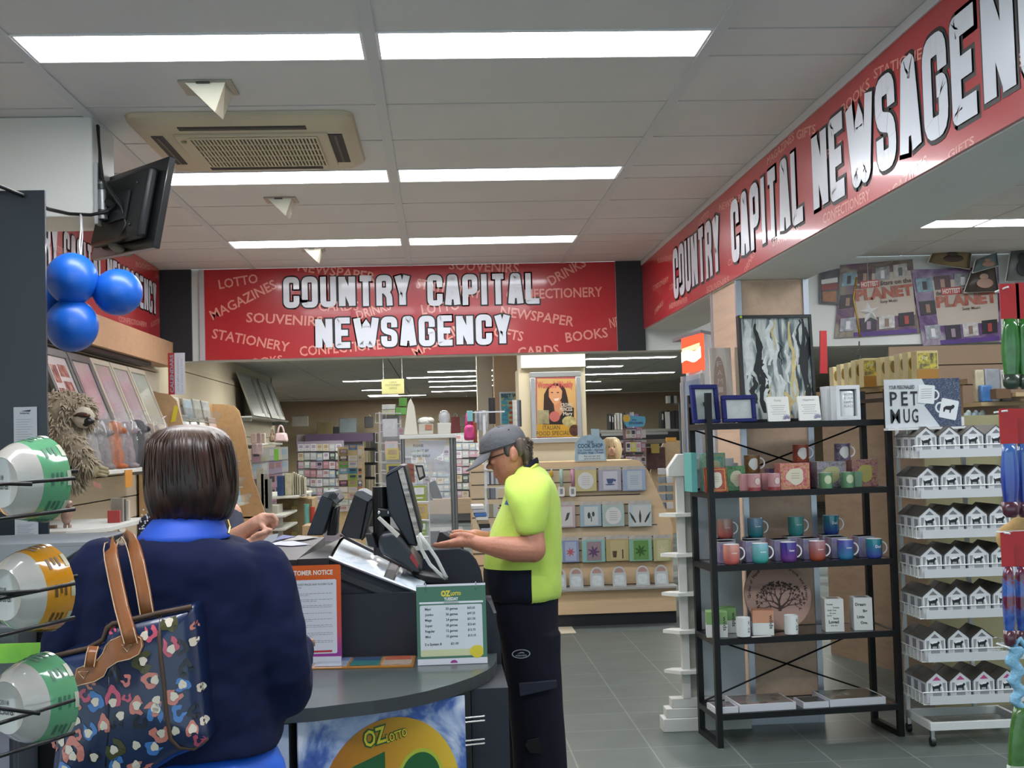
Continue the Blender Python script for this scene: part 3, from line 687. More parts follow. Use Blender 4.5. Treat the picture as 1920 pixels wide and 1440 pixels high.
IR=ramp_mat('irid',[(.2,'6f9a8a'),(.38,'8f86b0'),(.5,'a0a3ac'),(.62,'b0789c'),(.75,'7c7fb8'),(.9,'6fae8a')],kind='noise',scale=(1,1,1),nscale=6,nz=2,rough=.2,coat=.6)
def irbox(px,py,d,z,label,w=.085,h=.098,dp=.085,rz=0,g='shimmering mug boxes on the third shelf'):
    t=thing('mug_box',label,'box',(0,0,0),0,g)
    mk('box',B().box(-w/2,w/2,0,dp,0,h),IR,t,bevel=.0015); mk('lid',B().box(-w/2-.001,w/2+.001,-.001,dp+.001,h-.006,h),mat('9da4ab',.3,coat=.4),t)
    put(t,px,py,d,z,rz); return t
names=['behind the salmon mug','behind the aqua mug','behind the violet purple mug','behind the orange mug','behind the sky blue mug','behind the teal mug']
for i,(a,c) in enumerate(((1345,1385),(1395,1434),(1448,1489),(1501,1544),(1554,1597),(1604,1648))):
    irbox((a+c)/2,1050,.11,SZ[2],'shimmering pastel mug box standing '+names[i]+' on the third shelf',h=.108)
backm=[(1360,1013,'salmon ombre mug on a box at the left of the back row','a85552','9f7e72','mother'),(1417,1010,'blue and teal ombre mug second in the back row','2f8088','6a8ba8','brother'),(1493,1008,'green teal ombre mug third in the back row','3f8f92','3a8a84','grandma'),(1559,1006,'teal to deep blue ombre mug at the right of the back row','2d4a92','1f7486','Dad')]
for i,(px,py,l,a,c,tx) in enumerate(backm):
    irbox(px+3,1050,.225,SZ[2],'raised shimmering mug box under the '+l.split(' mug')[0]+' mug of the back row',h=.112,w=.10,g='raised mug boxes behind the front row')
    m=mug_proto(omb('b%d'%i,a,c),'mug',l+', third shelf','mug','ombre mugs on the third shelf',text=tx); put(m,px,py,.265,SZ[2]+.112)
# ---- second shelf
def gbox(px,py,d,z,w,h,dp,mats,label,cat='gift box',name='gift_box',rz=0,lean=0,oval=None,border=None,group=None):
    t=thing(name,label,cat,(0,0,0),0,group); fr=Fr((0,0,0),(1,0,0),V((0,0,1))*math.cos(lean)+V((0,1,0))*math.sin(lean))
    b=B(); fbox(b,fr,-w/2,w/2,0,h,-dp,0); mk('box',b,mats,t,bevel=.0012)
    if border: 
        b=B(); k=min(w,h)*.07
        for u0,u1,v0,v1 in ((-w/2+k,w/2-k,k,k*1.5),(-w/2+k,w/2-k,h-k*1.5,h-k),(-w/2+k,-w/2+k*1.5,k,h-k),(w/2-k*1.5,w/2-k,k,h-k)): fbox(b,fr,u0,u1,v0,v1,0,.0008)
        mk('gold_border',b,mat(border,.4,.4),t)
    if oval:
        b=B(); fpoly(b,fr,circ(0,h*.5,w*.30,h*.32,n=24,wob=.08),0,.001); q=mk('label_medallion',b,mat(oval,.5),t)
        b=B()
        for i in range(3): fbox(b,fr,-w*.14,w*.14,h*(.42+.09*i),h*(.44+.09*i),.001,.0014)
        mk('medallion_lines',b,mat('9b8a6c',.5),q)
    return put(t,px,py,d,z,rz)
pat=lambda k,a,c,d: ramp_mat(k,[(.35,a),(.45,c),(.55,d),(.65,a)],kind='noise',scale=(1,1,1),nscale=45,nz=1,rough=.4)
z2=SZ[1]
gbox(1303,915,.12,z2,.03,.2,.14,mat('58a09c',.5),'narrow turquoise box at the left end of the second shelf',name='box',cat='box')
gbox(1340,915,.16,z2,.125,.195,.05,pat('gteal','4e7f72','5f9080','6b9a86'),'large teal patterned gift box behind the red book, second shelf',oval='a5a380',border='9d8a55')
gbox(1344,920,.03,z2,.115,.125,.015,pat('gred','8e2c22','a34a30','7e2a24'),'red and gold covered book leaning on a wire easel, second shelf','book','display_book',lean=.15,oval='c6c5b4',border='b8933f')
e=thing('wire_easel','small gold wire easel holding the red covered book','easel',ep(eu(1352,925,.02),.02,z2)); u_=eu(1350,925,.02)
b=B()
for s in (-.035,.035): b.tube([ep(u_+s,.0,z2+.022),ep(u_+s,.0,z2+.003),ep(u_+s,.1,z2+.003),ep(u_+s,.075,z2+.06)],.0016,5)
b.tube([ep(u_-.035,.05,z2+.003),ep(u_+.035,.05,z2+.003)],.0016,5); mk('wire',b,mat('c9a44e',.3,.9),e)
gbox(1382,915,.10,z2,.10,.128,.03,pat('ggreen','2f5a34','3f7048','4f8050'),'green patterned gift book with pale oval label, second shelf',oval='a9ab92',cat='book',name='display_book',lean=.1)
gbox(1418,905,.17,z2,.085,.088,.085,mat('7a5c37',.4,coat=.5),'amber tin under the brown patterned mug on the second shelf','tin','tin')
gbox(1453,905,.18,z2,.06,.105,.07,pat('gpurp','4e3c58','6a5070','5a4664'),'small purple patterned box behind the pink mugs')
def disc(b,f,cu,cv,pts,k=5):
    n=len(pts); vs=[]
    for j in range(1,k+1): vs+=[f(cu+(u-cu)*j/k,cv+(v-cv)*j/k) for u,v in pts]
    vs.append(f(cu,cv)); fs=[(n*k,i,(i+1)%n) for i in range(n)]
    for j in range(k-1): fs+=[(j*n+i,(j+1)*n+i,(j+1)*n+(i+1)%n,j*n+(i+1)%n) for i in range(n)]
    b.add(vs,fs)
def pmug(px,py,d,z,k,a,b_,c,label,oval='c9c9c6',h=.09,txt=None):
    m=mug_proto(pat(k,a,b_,c),'patterned_mug',label,'mug',round_=False,r=.041,h=h)
    # medallion wrapped round the front
    b=B(); pts=circ(0,h*.5,.025,.031,n=16,wob=.08); r=.0421
    def w_(u,v): a_=-PI/2+(u-.004)/r; return (math.cos(a_)*r,math.sin(a_)*r,v)
    disc(b,w_,0,h*.5,pts); mk('medallion',b,mat(oval,.35),m)
    put(m,px,py,d,z); return m
pmug(1410,877,.20,z2+.088,'mgold','6f4c22','86602c','5c4636','gold and brown patterned mug standing on the amber tin')
for px,d,l in ((1415,.035,'left'),(1452,.035,'right')):
    m=mug_proto(mat('b98a8c',.3,coat=.3),'candle_glass',f'pink labelled candle glass, {l} one of the front pair on the second shelf','candle','pink candle glasses on the second shelf',round_=False,r=.031,h=.085)
    for c in list(m.children):
        if c.name.startswith('handle'): bpy.data.objects.remove(c)
    b=B(); r=.0319
    def w2(u,v): a_=-PI/2+(u+.008)/r; return (math.cos(a_)*r,math.sin(a_)*r,v)
    disc(b,w2,0,.048,circ(0,.048,.019,.021,n=16)); mk('round_label',b,mat('8c5f62',.4),m)
    b=B(); r=.0324
    disc(b,w2,0,.048,circ(0,.048,.016,.018,n=16)); mk('label_centre',b,mat('c7b3ae',.4),m)
    b=B().lathe([(.0316,.0),(.0318,.018),(.0312,.018)],None,20,cap=False); mk('base_band',b,mat('8e3c40',.3),m,smooth='auto')
    put(m,px,920,d,z2)
for px,d,l in ((1399,.06,'left'),(1438,.09,'right')):
    gbox(px,918,d,z2,.045,.085,.045,mat('b88488',.4),f'pale pink candle carton beside the {l} pink glass',cat='carton',name='carton')
gbox(1492,919,.03,z2,.155,.133,.09,pat('gpink','a8484e','b86a64','c09080'),'large pink patterned gift box in the middle of the second shelf',oval='c8c2ae',border='b08a50')
gbox(1515,915,.18,z2,.11,.135,.09,mat('6f3a34',.4),'brown red carton behind the large pink gift box',cat='carton',name='carton')
pmug(1502,872,.20,z2+.135,'mred','8e3426','a04a30','7c3a2c','red patterned mug standing above the pink gift box')
gbox(1560,913,.10,z2,.155,.135,.08,pat('gfl','6b6478','9a96a4','7d7a70'),'grey and violet floral gift box behind the green glasses',oval='a8a878')
pmug(1580,866,.16,z2+.135,'mviol','4c4258','6b6076','7e7286','violet patterned mug standing above the floral gift box')
for px,l in ((1549,'left'),(1590,'right')):
    m=mug_proto(mat('5f8a66',.3,coat=.3),'candle_glass',f'green labelled candle glass, {l} one of the pair near the floral box','candle','green candle glasses on the second shelf',round_=False,r=.033,h=.08)
    for c in list(m.children):
        if c.name.startswith('handle'): bpy.data.objects.remove(c)
    b=B(); r=.0339
    def w2(u,v): a_=-PI/2+u/r; return (math.cos(a_)*r,math.sin(a_)*r,v)
    disc(b,w2,0,.045,circ(0,.045,.02,.022,n=16)); mk('round_label',b,mat('b9c2a2',.4),m)
    put(m,px,917,.035,z2)
gbox(1610,915,.06,z2,.04,.08,.05,mat('6f9478',.4),'pale green carton right of the green glasses',cat='carton',name='carton')
g=gbox(1623,913,.07,z2,.14,.14,.07,pat('gflo2','7a3a40','9b7b58','8b5a70'),'clear topped floral gift pack at the right end of the second shelf',oval='a39a52')
b=B().box(-.07,.075,-.002,.072,.14,.146); mk('clear_lid',b,mat('b0a8a0',.15,coat=.5),g)
b=B().box(.03,.06,-.003,-.0005,.02,.055); mk('price_tag',b,mat('c9c6bc',.5),g)
# ---- fourth shelf
z4=SZ[3]
def carton(px,py,d,w,h,dp,top,split,txt,label,rz=-.25,tc='3b3f42'):
    t=thing('candle_carton',label,'carton',(0,0,0))
    mk('box',B().box(-w/2,w/2,0,dp,0,h*split),mat('d2d4d3',.5),t,bevel=.001); mk('top_band',B().box(-w/2,w/2,0,dp,h*split+.0002,h),mat(top,.5),t,bevel=.001)
    fr=Fr((0,0,0),(0,0,-1),(1,0,0)); b=B(); tadd(b,txt,fr,-h*.82,w*.30,.018,width=h*.55,w=.001,bold=.02); mk('box_lettering',b,mat(tc,.5),t)
    put(t,px,py,d,z4,rz); return t
carton(1345,1195,.06,.105,.128,.09,'7ea565',.5,'wilds','green topped white candle carton at the left of the fourth shelf')
carton(1362,1185,.18,.105,.128,.09,'6c9458',.5,'wilds','second green topped carton just behind the first, fourth shelf')
carton(1432,1190,.05,.105,.125,.09,'c08a6c',.5,'wilds','peach topped white candle carton on the fourth shelf')
def cup(px,label):
    t=thing('candle_jar',label,'candle',(0,0,0),0,'white candle jars on the fourth shelf')
    mk('jar',B().lathe([(.018,0),(.034,.006),(.036,.03),(.036,.1),(.033,.1),(.033,.08),(.002,.08)],None,28),mat('d8dcdc',.25,coat=.5),t,smooth='auto')
    b=B(); vs,fs,x0,x1,y0,y1=tmesh('wilds',.02); sx=.062/(x1-x0); r=.0364
    b.add([(math.cos(-PI/2+.45-((y-y0)*sx)/r*1.0+.2)*r,math.sin(-PI/2+.65-((y-y0)*sx)/r)*r,.088-(x-x0)*sx) for x,y,z in [(q[0],-(q[1]),0) for q in vs]],[tuple(reversed(f)) for f in fs])
    b=B(); fs2=fs
    b.add([(math.cos(-PI/2+.35+((y-y0)*sx)/r)*r,math.sin(-PI/2+.35+((y-y0)*sx)/r)*r,.088-(x-x0)*sx) for x,y,z in vs],fs2); mk('jar_lettering',b,mat('50565a',.5),t)
    put(t,px,1190,.03,z4); 
cup(1394,'white candle jar between the green and the peach carton'); cup(1484,'white candle jar right of the peach carton, before the round plaque')
mk1=B(); u_=eu(1428,1197,.01); tag(mk('price_card',ebox(mk1,u_-.05,u_+.05,.005,.028,z4+.0005,z4+.0025),mat('cfcfcb',.5)),'small white card lying in front of the peach carton','card')
# round wooden plaque
fr=ef(1468,1190,.17,z4); fr=Fr(fr.o,fr.r,V((0,0,1))*.96-fr.n*.28)
t=thing('round_wooden_plaque','round pinkish timber plaque with dark tree, leaning on the fourth shelf','plaque',fr.o)
b=B(); fpoly(b,fr,circ(0,.185,.18,n=48),-.012,0); mk('disc',b,timber('b08d80','plaquew',0,.05),t)
TD=mat('4c3430',.6); b=B(); rnd=random.Random(5)
def br_(p,a,l,w,dep):
    q=(p[0]+l*math.cos(a),p[1]+l*math.sin(a)); nx,ny=-math.sin(a),math.cos(a)
    b.add([fr.p(p[0]+nx*w,p[1]+ny*w,.001),fr.p(p[0]-nx*w,p[1]-ny*w,.001),fr.p(q[0]-nx*w*.6,q[1]-ny*w*.6,.001),fr.p(q[0]+nx*w*.6,q[1]+ny*w*.6,.001)],[(0,1,2,3)])
    if dep: 
        for k in (-.5,.42,.05)[:2 if dep>1 else 3]: br_(q,a+k+rnd.uniform(-.2,.2),l*.74,w*.6,dep-1)
    else:
        for k in range(3): leaf(b,fr,q[0],q[1],.016,a+rnd.uniform(-1.2,1.2),.0012)
    if dep<3: leaf(b,fr,p[0],p[1],.014,a+1,.0012)
br_((.0,.10),PI/2,.05,.009,4); br_((.01,.12),PI/2+.9,.05,.006,3); br_((.01,.12),PI/2-.9,.05,.006,3); br_((0,.11),PI*.88,.05,.005,2); br_((0,.11),PI*.12,.05,.005,2)
mk('tree_motif',b,TD,t)
b=B(); s='Garden of Hope, We Grow Love, Dreams and Harmony'
for i,c in enumerate(s):
    if c==' ': continue
    a=PI*1.02-PI*1.1*i/len(s); r=.148; tadd(b,c,fr,r*math.cos(a),.185+r*math.sin(a),.016 if c.isupper() else .015,ang=a-PI/2,bold=.03,w=.0015)
mk('rim_lettering',b,TD,t)
def blockbox(px,label,lines,side):
    t=thing('verse_block',label,'box',(0,0,0),0,'white verse blocks on the fourth shelf'); w,h,dp=.095,.165,.10
    mk('block',B().box(-w/2,w/2,0,dp,0,h),mat('d0d2d0',.5),t,bevel=.001); fr=Fr((0,0,0),(1,0,0))
    b=B()
    for s,u,v,hh,bo in lines: tadd(b,s,fr,-w/2+u*w,v*h,hh,bold=bo,w=.001)
    mk('verse',b,mat('2e3034',.5),t); mk('top_print',B().box(-w*.3,w*.3,.02,dp-.02,h,h+.001),mat('6a6d70',.5),t)
    fr=Fr((w/2,0,0),(0,1,0)); b=B(); 
    for c,u,v,k in side: tadd(b,c,fr,u*dp,v*h,k,w=.001,bold=.03)
    mk('side_print',b,mat('3a3c40',.5),t)
    put(t,px,1190,.05,z4,-.20)
blockbox(1566,'white block printed Twinkle Twinkle Little One on the fourth shelf',[('Twinkle',.08,.82,.008,.02),('Twinkle',.42,.72,.008,.02),('Little One.',.15,.64,.008,.02),('Do you',.25,.55,.008,.02),('know',.12,.48,.008,.02),('how',.45,.38,.012,.03),('Loved',.2,.26,.016,.035),('you are.',.3,.18,.008,.02)],[('t',.3,.7,.03),('&',.4,.4,.03)])
blockbox(1620,'white block printed Dream Big Little One, right end of the fourth shelf',[('Dream',.1,.76,.015,.03),('Big',.5,.56,.014,.03),('Little',.18,.38,.014,.03),('One.',.35,.2,.014,.03)],[('c',.3,.75,.02),('y',.3,.3,.05),('x',.5,.5,.02)])
# ---- bottom shelf boxed sets
z5=SZ[4]
def flatset(x0,xm,x1,label,cols):
    t=thing('boxed_canvas_set',label,'boxed set',ep(eu((x0+x1)/2,1335,.03),.03,z5),0,'boxed print sets on the bottom shelf')
    for (a,c,h,dd),nm,cl in (((x0,xm-1,.03,.14),'small_box',cols[0]),((xm,x1,.036,.24),'large_box',cols[1])):
        a_,c_=eu(a,1335,.02),eu(c,1335,.02)
        q=mk(nm,ebox(B(),a_+.002,c_,.02,.02+dd,z5,z5+h),mat('c3c5cc',.5),t,bevel=.001)
        mk('lid_picture',ebox(B(),a_+.012,c_-.01,.03,.01+dd,z5+h,z5+h+.001),cl,q)
flatset(1340,1386,1493,'white boxed print set with pinkish lid picture, left on the bottom shelf',(mat('6d6468',.2,var=.2,vs=20),ramp_mat('lidA',[(.35,'3f4442'),(.5,'8a7470'),(.65,'6c7a70')],kind='noise',nscale=12,rough=.15)))
flatset(1506,1556,1662,'white boxed print set with dark lid picture, right on the bottom shelf',(mat('3c3d40',.2,var=.2,vs=20),ramp_mat('lidB',[(.35,'1a201f'),(.55,'2f3a36'),(.7,'7a8078')],kind='noise',nscale=9,rough=.15)))
# ================================================================ WHITE HOUSE STAND left of the shelf unit
HX0=1.22; HY=6.62
t=thing('white_card_stand','narrow white stand with peaked roof top and stepped side shelves','display stand',(1.36,6.75,0))
b=B().box(1.16,1.62,6.56,6.625,0,.06).box(1.14,1.50,6.56,6.95,0,.06)
b=B(); b.box(1.13,1.56,6.56,6.62,0,.07); b=B().box(1.12,1.56,6.545,6.62,0,.08)
mk('base',B().box(1.13,1.60,6.545,6.66,0,.07).box(1.15,1.58,6.555,6.65,.07,.12).box(1.18,1.56,6.565,6.64,.12,.17),mat('c6c7c2',.5),t,bevel=.004)
mk('back_panel',B().box(1.33,1.59,6.60,6.62,.17,1.40),mat('b3bbc0',.5),t)
mk('front_post',B().box(1.245,1.285,6.56,6.60,.17,1.42),mat('c9cac6',.5),t)
mk('inner_panel',B().box(1.285,1.33,6.59,6.61,.17,1.40),mat('9b9a90',.6),t)
zs=[.335,.535,.735,.935,1.135]
zs=[P(1262,y,6.57).z for y in (1255,1180,1110,1037,962)]
for i,z in enumerate(zs):
    b=B().prism([V((1.15,6.58,z)),V((1.225,6.51,z)),V((1.33,6.51,z)),V((1.33,6.60,z)),V((1.2,6.62,z))],V((0,0,-.018))); mk('side_shelf',b,mat('cdcec9',.5),t)
zt=P(1262,862,6.57).z
b=B().prism([V((1.20,6.55,zt-.09)),V((1.335,6.55,zt-.09)),V((1.335,6.55,zt-.02)),V((1.29,6.55,zt+.03)),V((1.255,6.55,zt+.03)),V((1.20,6.55,zt-.045))],V((0,.06,0)))
mk('roof_gable',b,mat('cfd0cb',.5),t,bevel=.004); mk('roof_arm',B().box(1.30,1.56,6.57,6.60,zt-.06,zt-.0),mat('c0c4c6',.5),t)
# ================================================================ PET MUG STAND
SX0=2.36; SY0=6.03; SW=.49; SD=.33
t=thing('wire_display_stand','tall white wire stand on castors with seven tiers of house boxes','display stand',(SX0+SW/2,SY0+SD/2,0))
WH=mat('cdd0cf',.4); tz=[P(1745,y,SY0).z for y in (858,934,1009,1083,1160,1241,1321)]
for x in (SX0,SX0+SW-.02):
    for y in (SY0,SY0+SD-.02):
        q=mk('castor',B().tube([V((x+.0,y+.012,.022)),V((x+.022,y+.012,.022))],.022,14),mat('18191b',.4),t,smooth='auto'); mk('castor_fork',B().box(x+.002,x+.018,y,y+.022,.03,.075),CHROME,q)
b=B().box(SX0,SX0+SW,SY0,SY0+.02,.075,.115).box(SX0,SX0+SW,SY0+SD-.02,SY0+SD,.075,.115).box(SX0,SX0+.02,SY0+.02,SY0+SD-.02,.075,.115).box(SX0+SW-.02,SX0+SW,SY0+.02,SY0+SD-.02,.075,.115)
mk('base_frame',b,WH,t,bevel=.002)
b=B().box(SX0+.0,SX0+.02,SY0+SD-.02,SY0+SD,.115,tz[0]+.2); mk('upright',b,WH,t)
b=B().box(SX0+SW-.14,SX0+SW-.12,SY0+SD-.02,SY0+SD,.115,tz[0]+.2); mk('upright',b,WH,t)
for k,z in enumerate(tz):
    b=B(); x0,x1=SX0-.03,SX0+SW; y0,y1=SY0,SY0+SD-.03; w_=.0022
    for y in [y0+.03*i for i in range(11)]: b.tube([(x0,y,z),(x1,y,z)],w_,4)
    b.tube([(x0,y0,z+.055),(x0,y1,z+.055)],w_*1.4,5); b.tube([(x1,y0,z+.055),(x1,y1,z+.055)],w_*1.4,5); b.tube([(x0,y1,z+.055),(x1,y1,z+.055)],w_*1.4,5)
    for i in range(7):
        y=y0+(y1-y0)*i/6; b.tube([(x0,y,z),(x0,y,z+.055)],w_,4); b.tube([(x1,y,z),(x1,y,z+.055)],w_,4)
    for i in range(9): x=x0+(x1-x0)*i/8; b.tube([(x,y1,z),(x,y1,z+.055)],w_,4)
    b.tube([(x0,y0,z+.058),(x1,y0,z+.058)],w_*1.6,5)
    q=mk('tier_basket',b,WH,t)
    q2=mk('label_strip',B().box(x0+.03,x1,y0-.006,y0-.003,z-.002,z+.040),mat('c4c8cb',.45),q)
# house boxes
HG='house shaped mug boxes on the white wire stand'
def house_proto(roofc,paw):
    t=thing('house_mug_box','x','gift box',(0,0,0),0,HG); w=.104; h=.104; pk=.146; dp=.088
    mk('house_body',B().prism([V((-w/2,0,0)),V((w/2,0,0)),V((w/2,0,h)),V((0,0,pk)),V((-w/2,0,h))],V((0,dp,0))),mat('cfd2d5',.5),t)
    b=B(); th=.003
    for s in (-1,1):
        b.prism([V((s*(w/2+.004),-.002,h-.002)),V((0,-.002,pk+.002)),V((0,-.002,pk+.006)),V((s*(w/2+.008),-.002,h+.001))],V((0,dp+.004,0)))
    mk('roof',b,mat(roofc,.6),t,weld=True)
    g=mat('6e7175',.5)
    fr=Fr((0,0,0),(1,0,0))
    b=B(); fpoly(b,fr,[(-.022,.110),(.022,.110),(0,.130)],0,.0008); mk('gable_print',b,mat('b0447c',.5) if paw else g,t)
    b=B()
    for s in (-1,1): fpoly(b,fr,[(s*.044,.05),(s*.044,.098),(s*.029,.098),(s*.029,.09),(s*.037,.05)][::int(s)] ,0,.0007)
    mk('side_print',b,mat('8a8d90',.5),t)
    b=B(); fpoly(b,fr,[(.030,.008)]+[(u,v) for u,v in circ(0,.060,.030,.034,n=14,a0=0,a1=PI)]+[(-.030,.008)],0,.001); mk('door_surround',b,mat('dfe2e4',.5),t)
    b=B(); fpoly(b,fr,[(.023,.008)]+[(u,v) for u,v in circ(0,.059,.023,.027,n=14,a0=0,a1=PI)]+[(-.023,.008)],.001,.0016); dd=mk('arched_door',b,mat('9a9ea3',.4),t)
    b=B(); fpoly(b,fr,[(x*1.4,y*1.3+.044) for x,y in [(-.015,.012),(-.011,.012),(-.010,.02),(.005,.02),(.006,.012),(.010,.012),(.010,.024),(.017,.033),(.012,.039),(.006,.033),(-.012,.029),(-.018,.034)]],.0016,.0022); mk('pet_silhouette',b,mat('17181a',.5),dd)
    b=B(); fpoly(b,fr,[(-.002,.074),(.003,.074),(.002,.083),(-.003,.083)],.0016,.002); mk('door_number',b,mat('4a4d52',.5),dd)
    fs_=Fr((-w/2,dp,0),(0,-1,0)); b=B(); fbox(b,fs_,.02,.068,.035,.09,0,.0008); mk('side_window',b,mat('777c84',.5,var=.2,vs=60),t)
    return t
HP=[house_proto('54504a',0),house_proto('302d29',0),house_proto('34312c',1)]
used=set()
rnd=random.Random(11)
for k,z in enumerate(tz):
    for c in range(4):
        for d in range(3):
            if d==2 and k==5 and c>1: continue
            if k==5 and c==3: continue
            pi=0 if k==0 else (2 if k==6 else 1)
            col=ORD[c]+' column' if c<3 else 'rightmost column'
            row=['front','middle','rear'][d]
            lab=f"{'light' if pi==0 else 'dark'} roofed white house box{' with pink paw mark' if pi==2 else ''}, {ORD[k]} tier, {col}, {row} of three"
            loc=(SX0+.045+c*.119,SY0+.012+d*.093,z+.0025)
            if pi in used: dup(HP[pi],loc,rnd.uniform(-.02,.02),label=lab)
            else: used.add(pi); HP[pi].location=loc; HP[pi]['label']=lab
# pet mug sign
fr=Fr(P(1661,803,6.13),(1,0,0)); fr.o.z=P(1661,803,6.13).z
t=thing('pet_mug_sign','white and blue advertising board reading PET MUG above the wire stand','sign',fr.p(.19,0))
wd=(P(1803,800,6.13)-fr.o).x; hd=P(1661,712,6.13).z-fr.o.z; b=B(); fbox(b,fr,0,wd,0,hd,-.006,0); mk('board',b,mat('bcc2c6',.45),t)
mk('board_ledge',B().box(fr.o.x,fr.o.x+wd+.03,6.10,6.16,fr.o.z-.012,fr.o.z-.001),WH,t)
mk('board_leg',B().box(SX0+.0,SX0+.012,SY0+.14,SY0+.15,tz[0]+.0,fr.o.z-.012).box(SX0+SW-.135,SX0+SW-.123,SY0+.14,SY0+.15,tz[0],fr.o.z-.012),WH,t)
b=B(); fpoly(b,fr,[(wd*.52,hd),(wd*.60,hd*.86),(wd*.72,hd*.60),(wd*.58,hd*.45),(wd*.72,.0),(wd,0),(wd,hd)][::-1] if 0 else [(wd*.72,0),(wd,0),(wd,hd),(wd*.50,hd),(wd*.62,hd*.6),(wd*.52,hd*.45)],0,.0008)
mk('blue_pattern',b,ramp_mat('maze',[(.45,'1f2c46'),(.5,'7b8798'),(.55,'243352')],kind='noise',nscale=70,nz=2.5,rough=.5,detail=1),t)
def flatmug(cu,cv,s,ang,flip,nm):
    ca,sa=math.cos(ang),math.sin(ang); T=lambda pts:[(cu+(x*ca-y*sa)*s,cv+(x*sa+y*ca)*s) for x,y in pts]
    b=B(); fpoly(b,fr,T(rrect(-.5,.5,-.55,.55,.08)),.001,.0025)
    ring=circ(.5*flip,0,.3,.32,n=16); rin=circ(.5*flip,0,.2,.22,n=16)
    A=T(ring);C=T(rin); o=[fr.p(u,v,.0016) for u,v in A]+[fr.p(u,v,.0016) for u,v in C]; b.add(o,[(i,(i+1)%16,16+(i+1)%16,16+i) for i in range(16)])
    return mk(nm,b,mat('cdd2d5',.45),t),T
m1,T1=flatmug(wd*.55,hd*.68,.085,-.1,1,'printed_mug')
b=B()
for i in range(5): 
    q=T1([(-.32,.25-.13*i),(.32,.33-.13*i),(.32,.35-.13*i),(-.32,.27-.13*i)]); b.add([fr.p(u,v,.003) for u,v in q],[(0,1,2,3)])
mk('mug_text_lines',b,mat('60666c',.5),m1)
m2,T2=flatmug(wd*.84,hd*.36,.09,-.22,-1,'printed_mug')
b=B(); dog=[(-.3,-.2),(-.22,-.2),(-.2,-.05),(.05,-.05),(.06,-.2),(.12,-.2),(.14,.0),(.26,.1),(.3,.22),(.2,.3),(.08,.2),(-.2,.14),(-.32,.02)]
fpoly(b,fr,T2(dog),.0025,.0032); mk('pet_silhouette',b,mat('16171a',.5),m2)
words(t,fr,[('YOUR PERSONALISED',wd*.06,hd*.80,hd*.075,dict(width=wd*.34)),('P',wd*.07,hd*.46,hd*.28,dict(width=wd*.09)),('E',wd*.22,hd*.46,hd*.28,dict(width=wd*.08)),('T',wd*.34,hd*.46,hd*.28,dict(width=wd*.09)),
 ('M',wd*.07,hd*.10,hd*.28,dict(width=wd*.12)),('U',wd*.24,hd*.10,hd*.28,dict(width=wd*.08)),('G',wd*.35,hd*.10,hd*.28,dict(width=wd*.08))],mat('1a1c20',.5),bold=.015)
# ================================================================ HANGING PACKS at the right edge
t=thing('hook_post','white rack post with prong hooks at the right picture edge','rack',PZ(1990,1400,0) if 0 else V((1.72,3.45,0)))
mk('post',B().box(1.71,1.74,3.44,3.47,0,2.2),WH,t)
for (px,py) in ((1890,538),(1888,770),(1893,1000),(1893,1215)):
    p=P(px,py,3.36); mk('hook',B().tube([p,V((p.x+.005,3.45,p.z-.003)),V((1.712,3.455,p.z-.003))],.003,6),WH,t)
def pack(px,y0,y1,hy,w,bodym,tailm,label,hdr='a8161c',Y=3.4,split=.0,name='balloon_pack'):
    a=P(px,hy,Y); c=P(px,y0,Y); e=P(px,y1,Y); t=thing(name,label,'packet',(a.x,Y,e.z),0,'hanging packets at the right edge')
    mk('header_card',B().box(a.x-w*.55,a.x+w*.55,Y-.003,Y+.001,c.z,a.z),mat(hdr,.4),t) if hdr else None
    n=9; rings=[]
    for i in range(n):
        f=i/(n-1); z=c.z+(e.z-c.z)*f; k=.75+.35*math.sin(PI*min(1,f*1.1))
        rings.append((V((a.x-.004*f,Y,z)),w*.5*k,.018*k))
    o=mk('pack_body',B().loft(rings[::-1],16),bodym,t,smooth=True)
    zz=e.z+(c.z-e.z)*.16
    mk('pack_end',B().loft([(V((a.x-.004,Y,e.z-.012)),w*.3,.008),(V((a.x-.004,Y,e.z-.002)),w*.48,.016),(V((a.x-.004,Y,zz)),w*.56,.0205)],16),tailm,t,smooth=True)
GL=mat('2f6a2c',.2,coat=.7,var=.25,vs=30); 
pack(1891,598,722,532,.050,GL,mat('2c3a2c',.3,coat=.5),'green packet with red header hanging highest at right edge, left of its pair')
pack(1916,598,722,530,.036,GL,mat('2c3a2c',.3,coat=.5),'green packet with red header hanging highest at right edge, right of its pair')
BLU=ramp_mat('bluepk',[(.0,'1c2470'),(.5,'1f3f9c'),(1,'3d6aa8')],rough=.2,coat=.7)
pack(1889,832,962,766,.046,BLU,mat('4a1a30',.3,coat=.5),'long blue packet with red header, left one below the green packets')
pack(1914,832,962,766,.036,BLU,mat('4a1a30',.3,coat=.5),'long blue packet with red header, right one below the green packets',Y=3.43)
TANm=mat('bd9a64',.8,bump=.6,bs=40)
p=P(1905,1010,3.47); tag(mk('tan_chew_pack',B().ell((p.x,3.49,p.z),(.05,.02,.045)).ell((p.x+.02,3.49,p.z+.02),(.04,.02,.04)),TANm,smooth=True),'tan ribbed packet bulging behind the red headers at the right edge','packet')
remesh(bpy.data.objects['tan_chew_pack'],.004)
BR=ramp_mat('brpk',[(.3,'1f3c8c'),(.45,'3a63ac'),(.55,'6a1f2c'),(.7,'2a2450')],kind='noise',nscale=18,nz=1,rough=.2,coat=.7)
pack(1887,1062,1205,998,.032,BR,mat('4a1d2c',.3,coat=.5),'blue and red rope packet with red header, left one of its pair')
pack(1911,1062,1205,996,.036,BR,mat('4a1d2c',.3,coat=.5),'blue and red rope packet with red header, right one of its pair',Y=3.43)
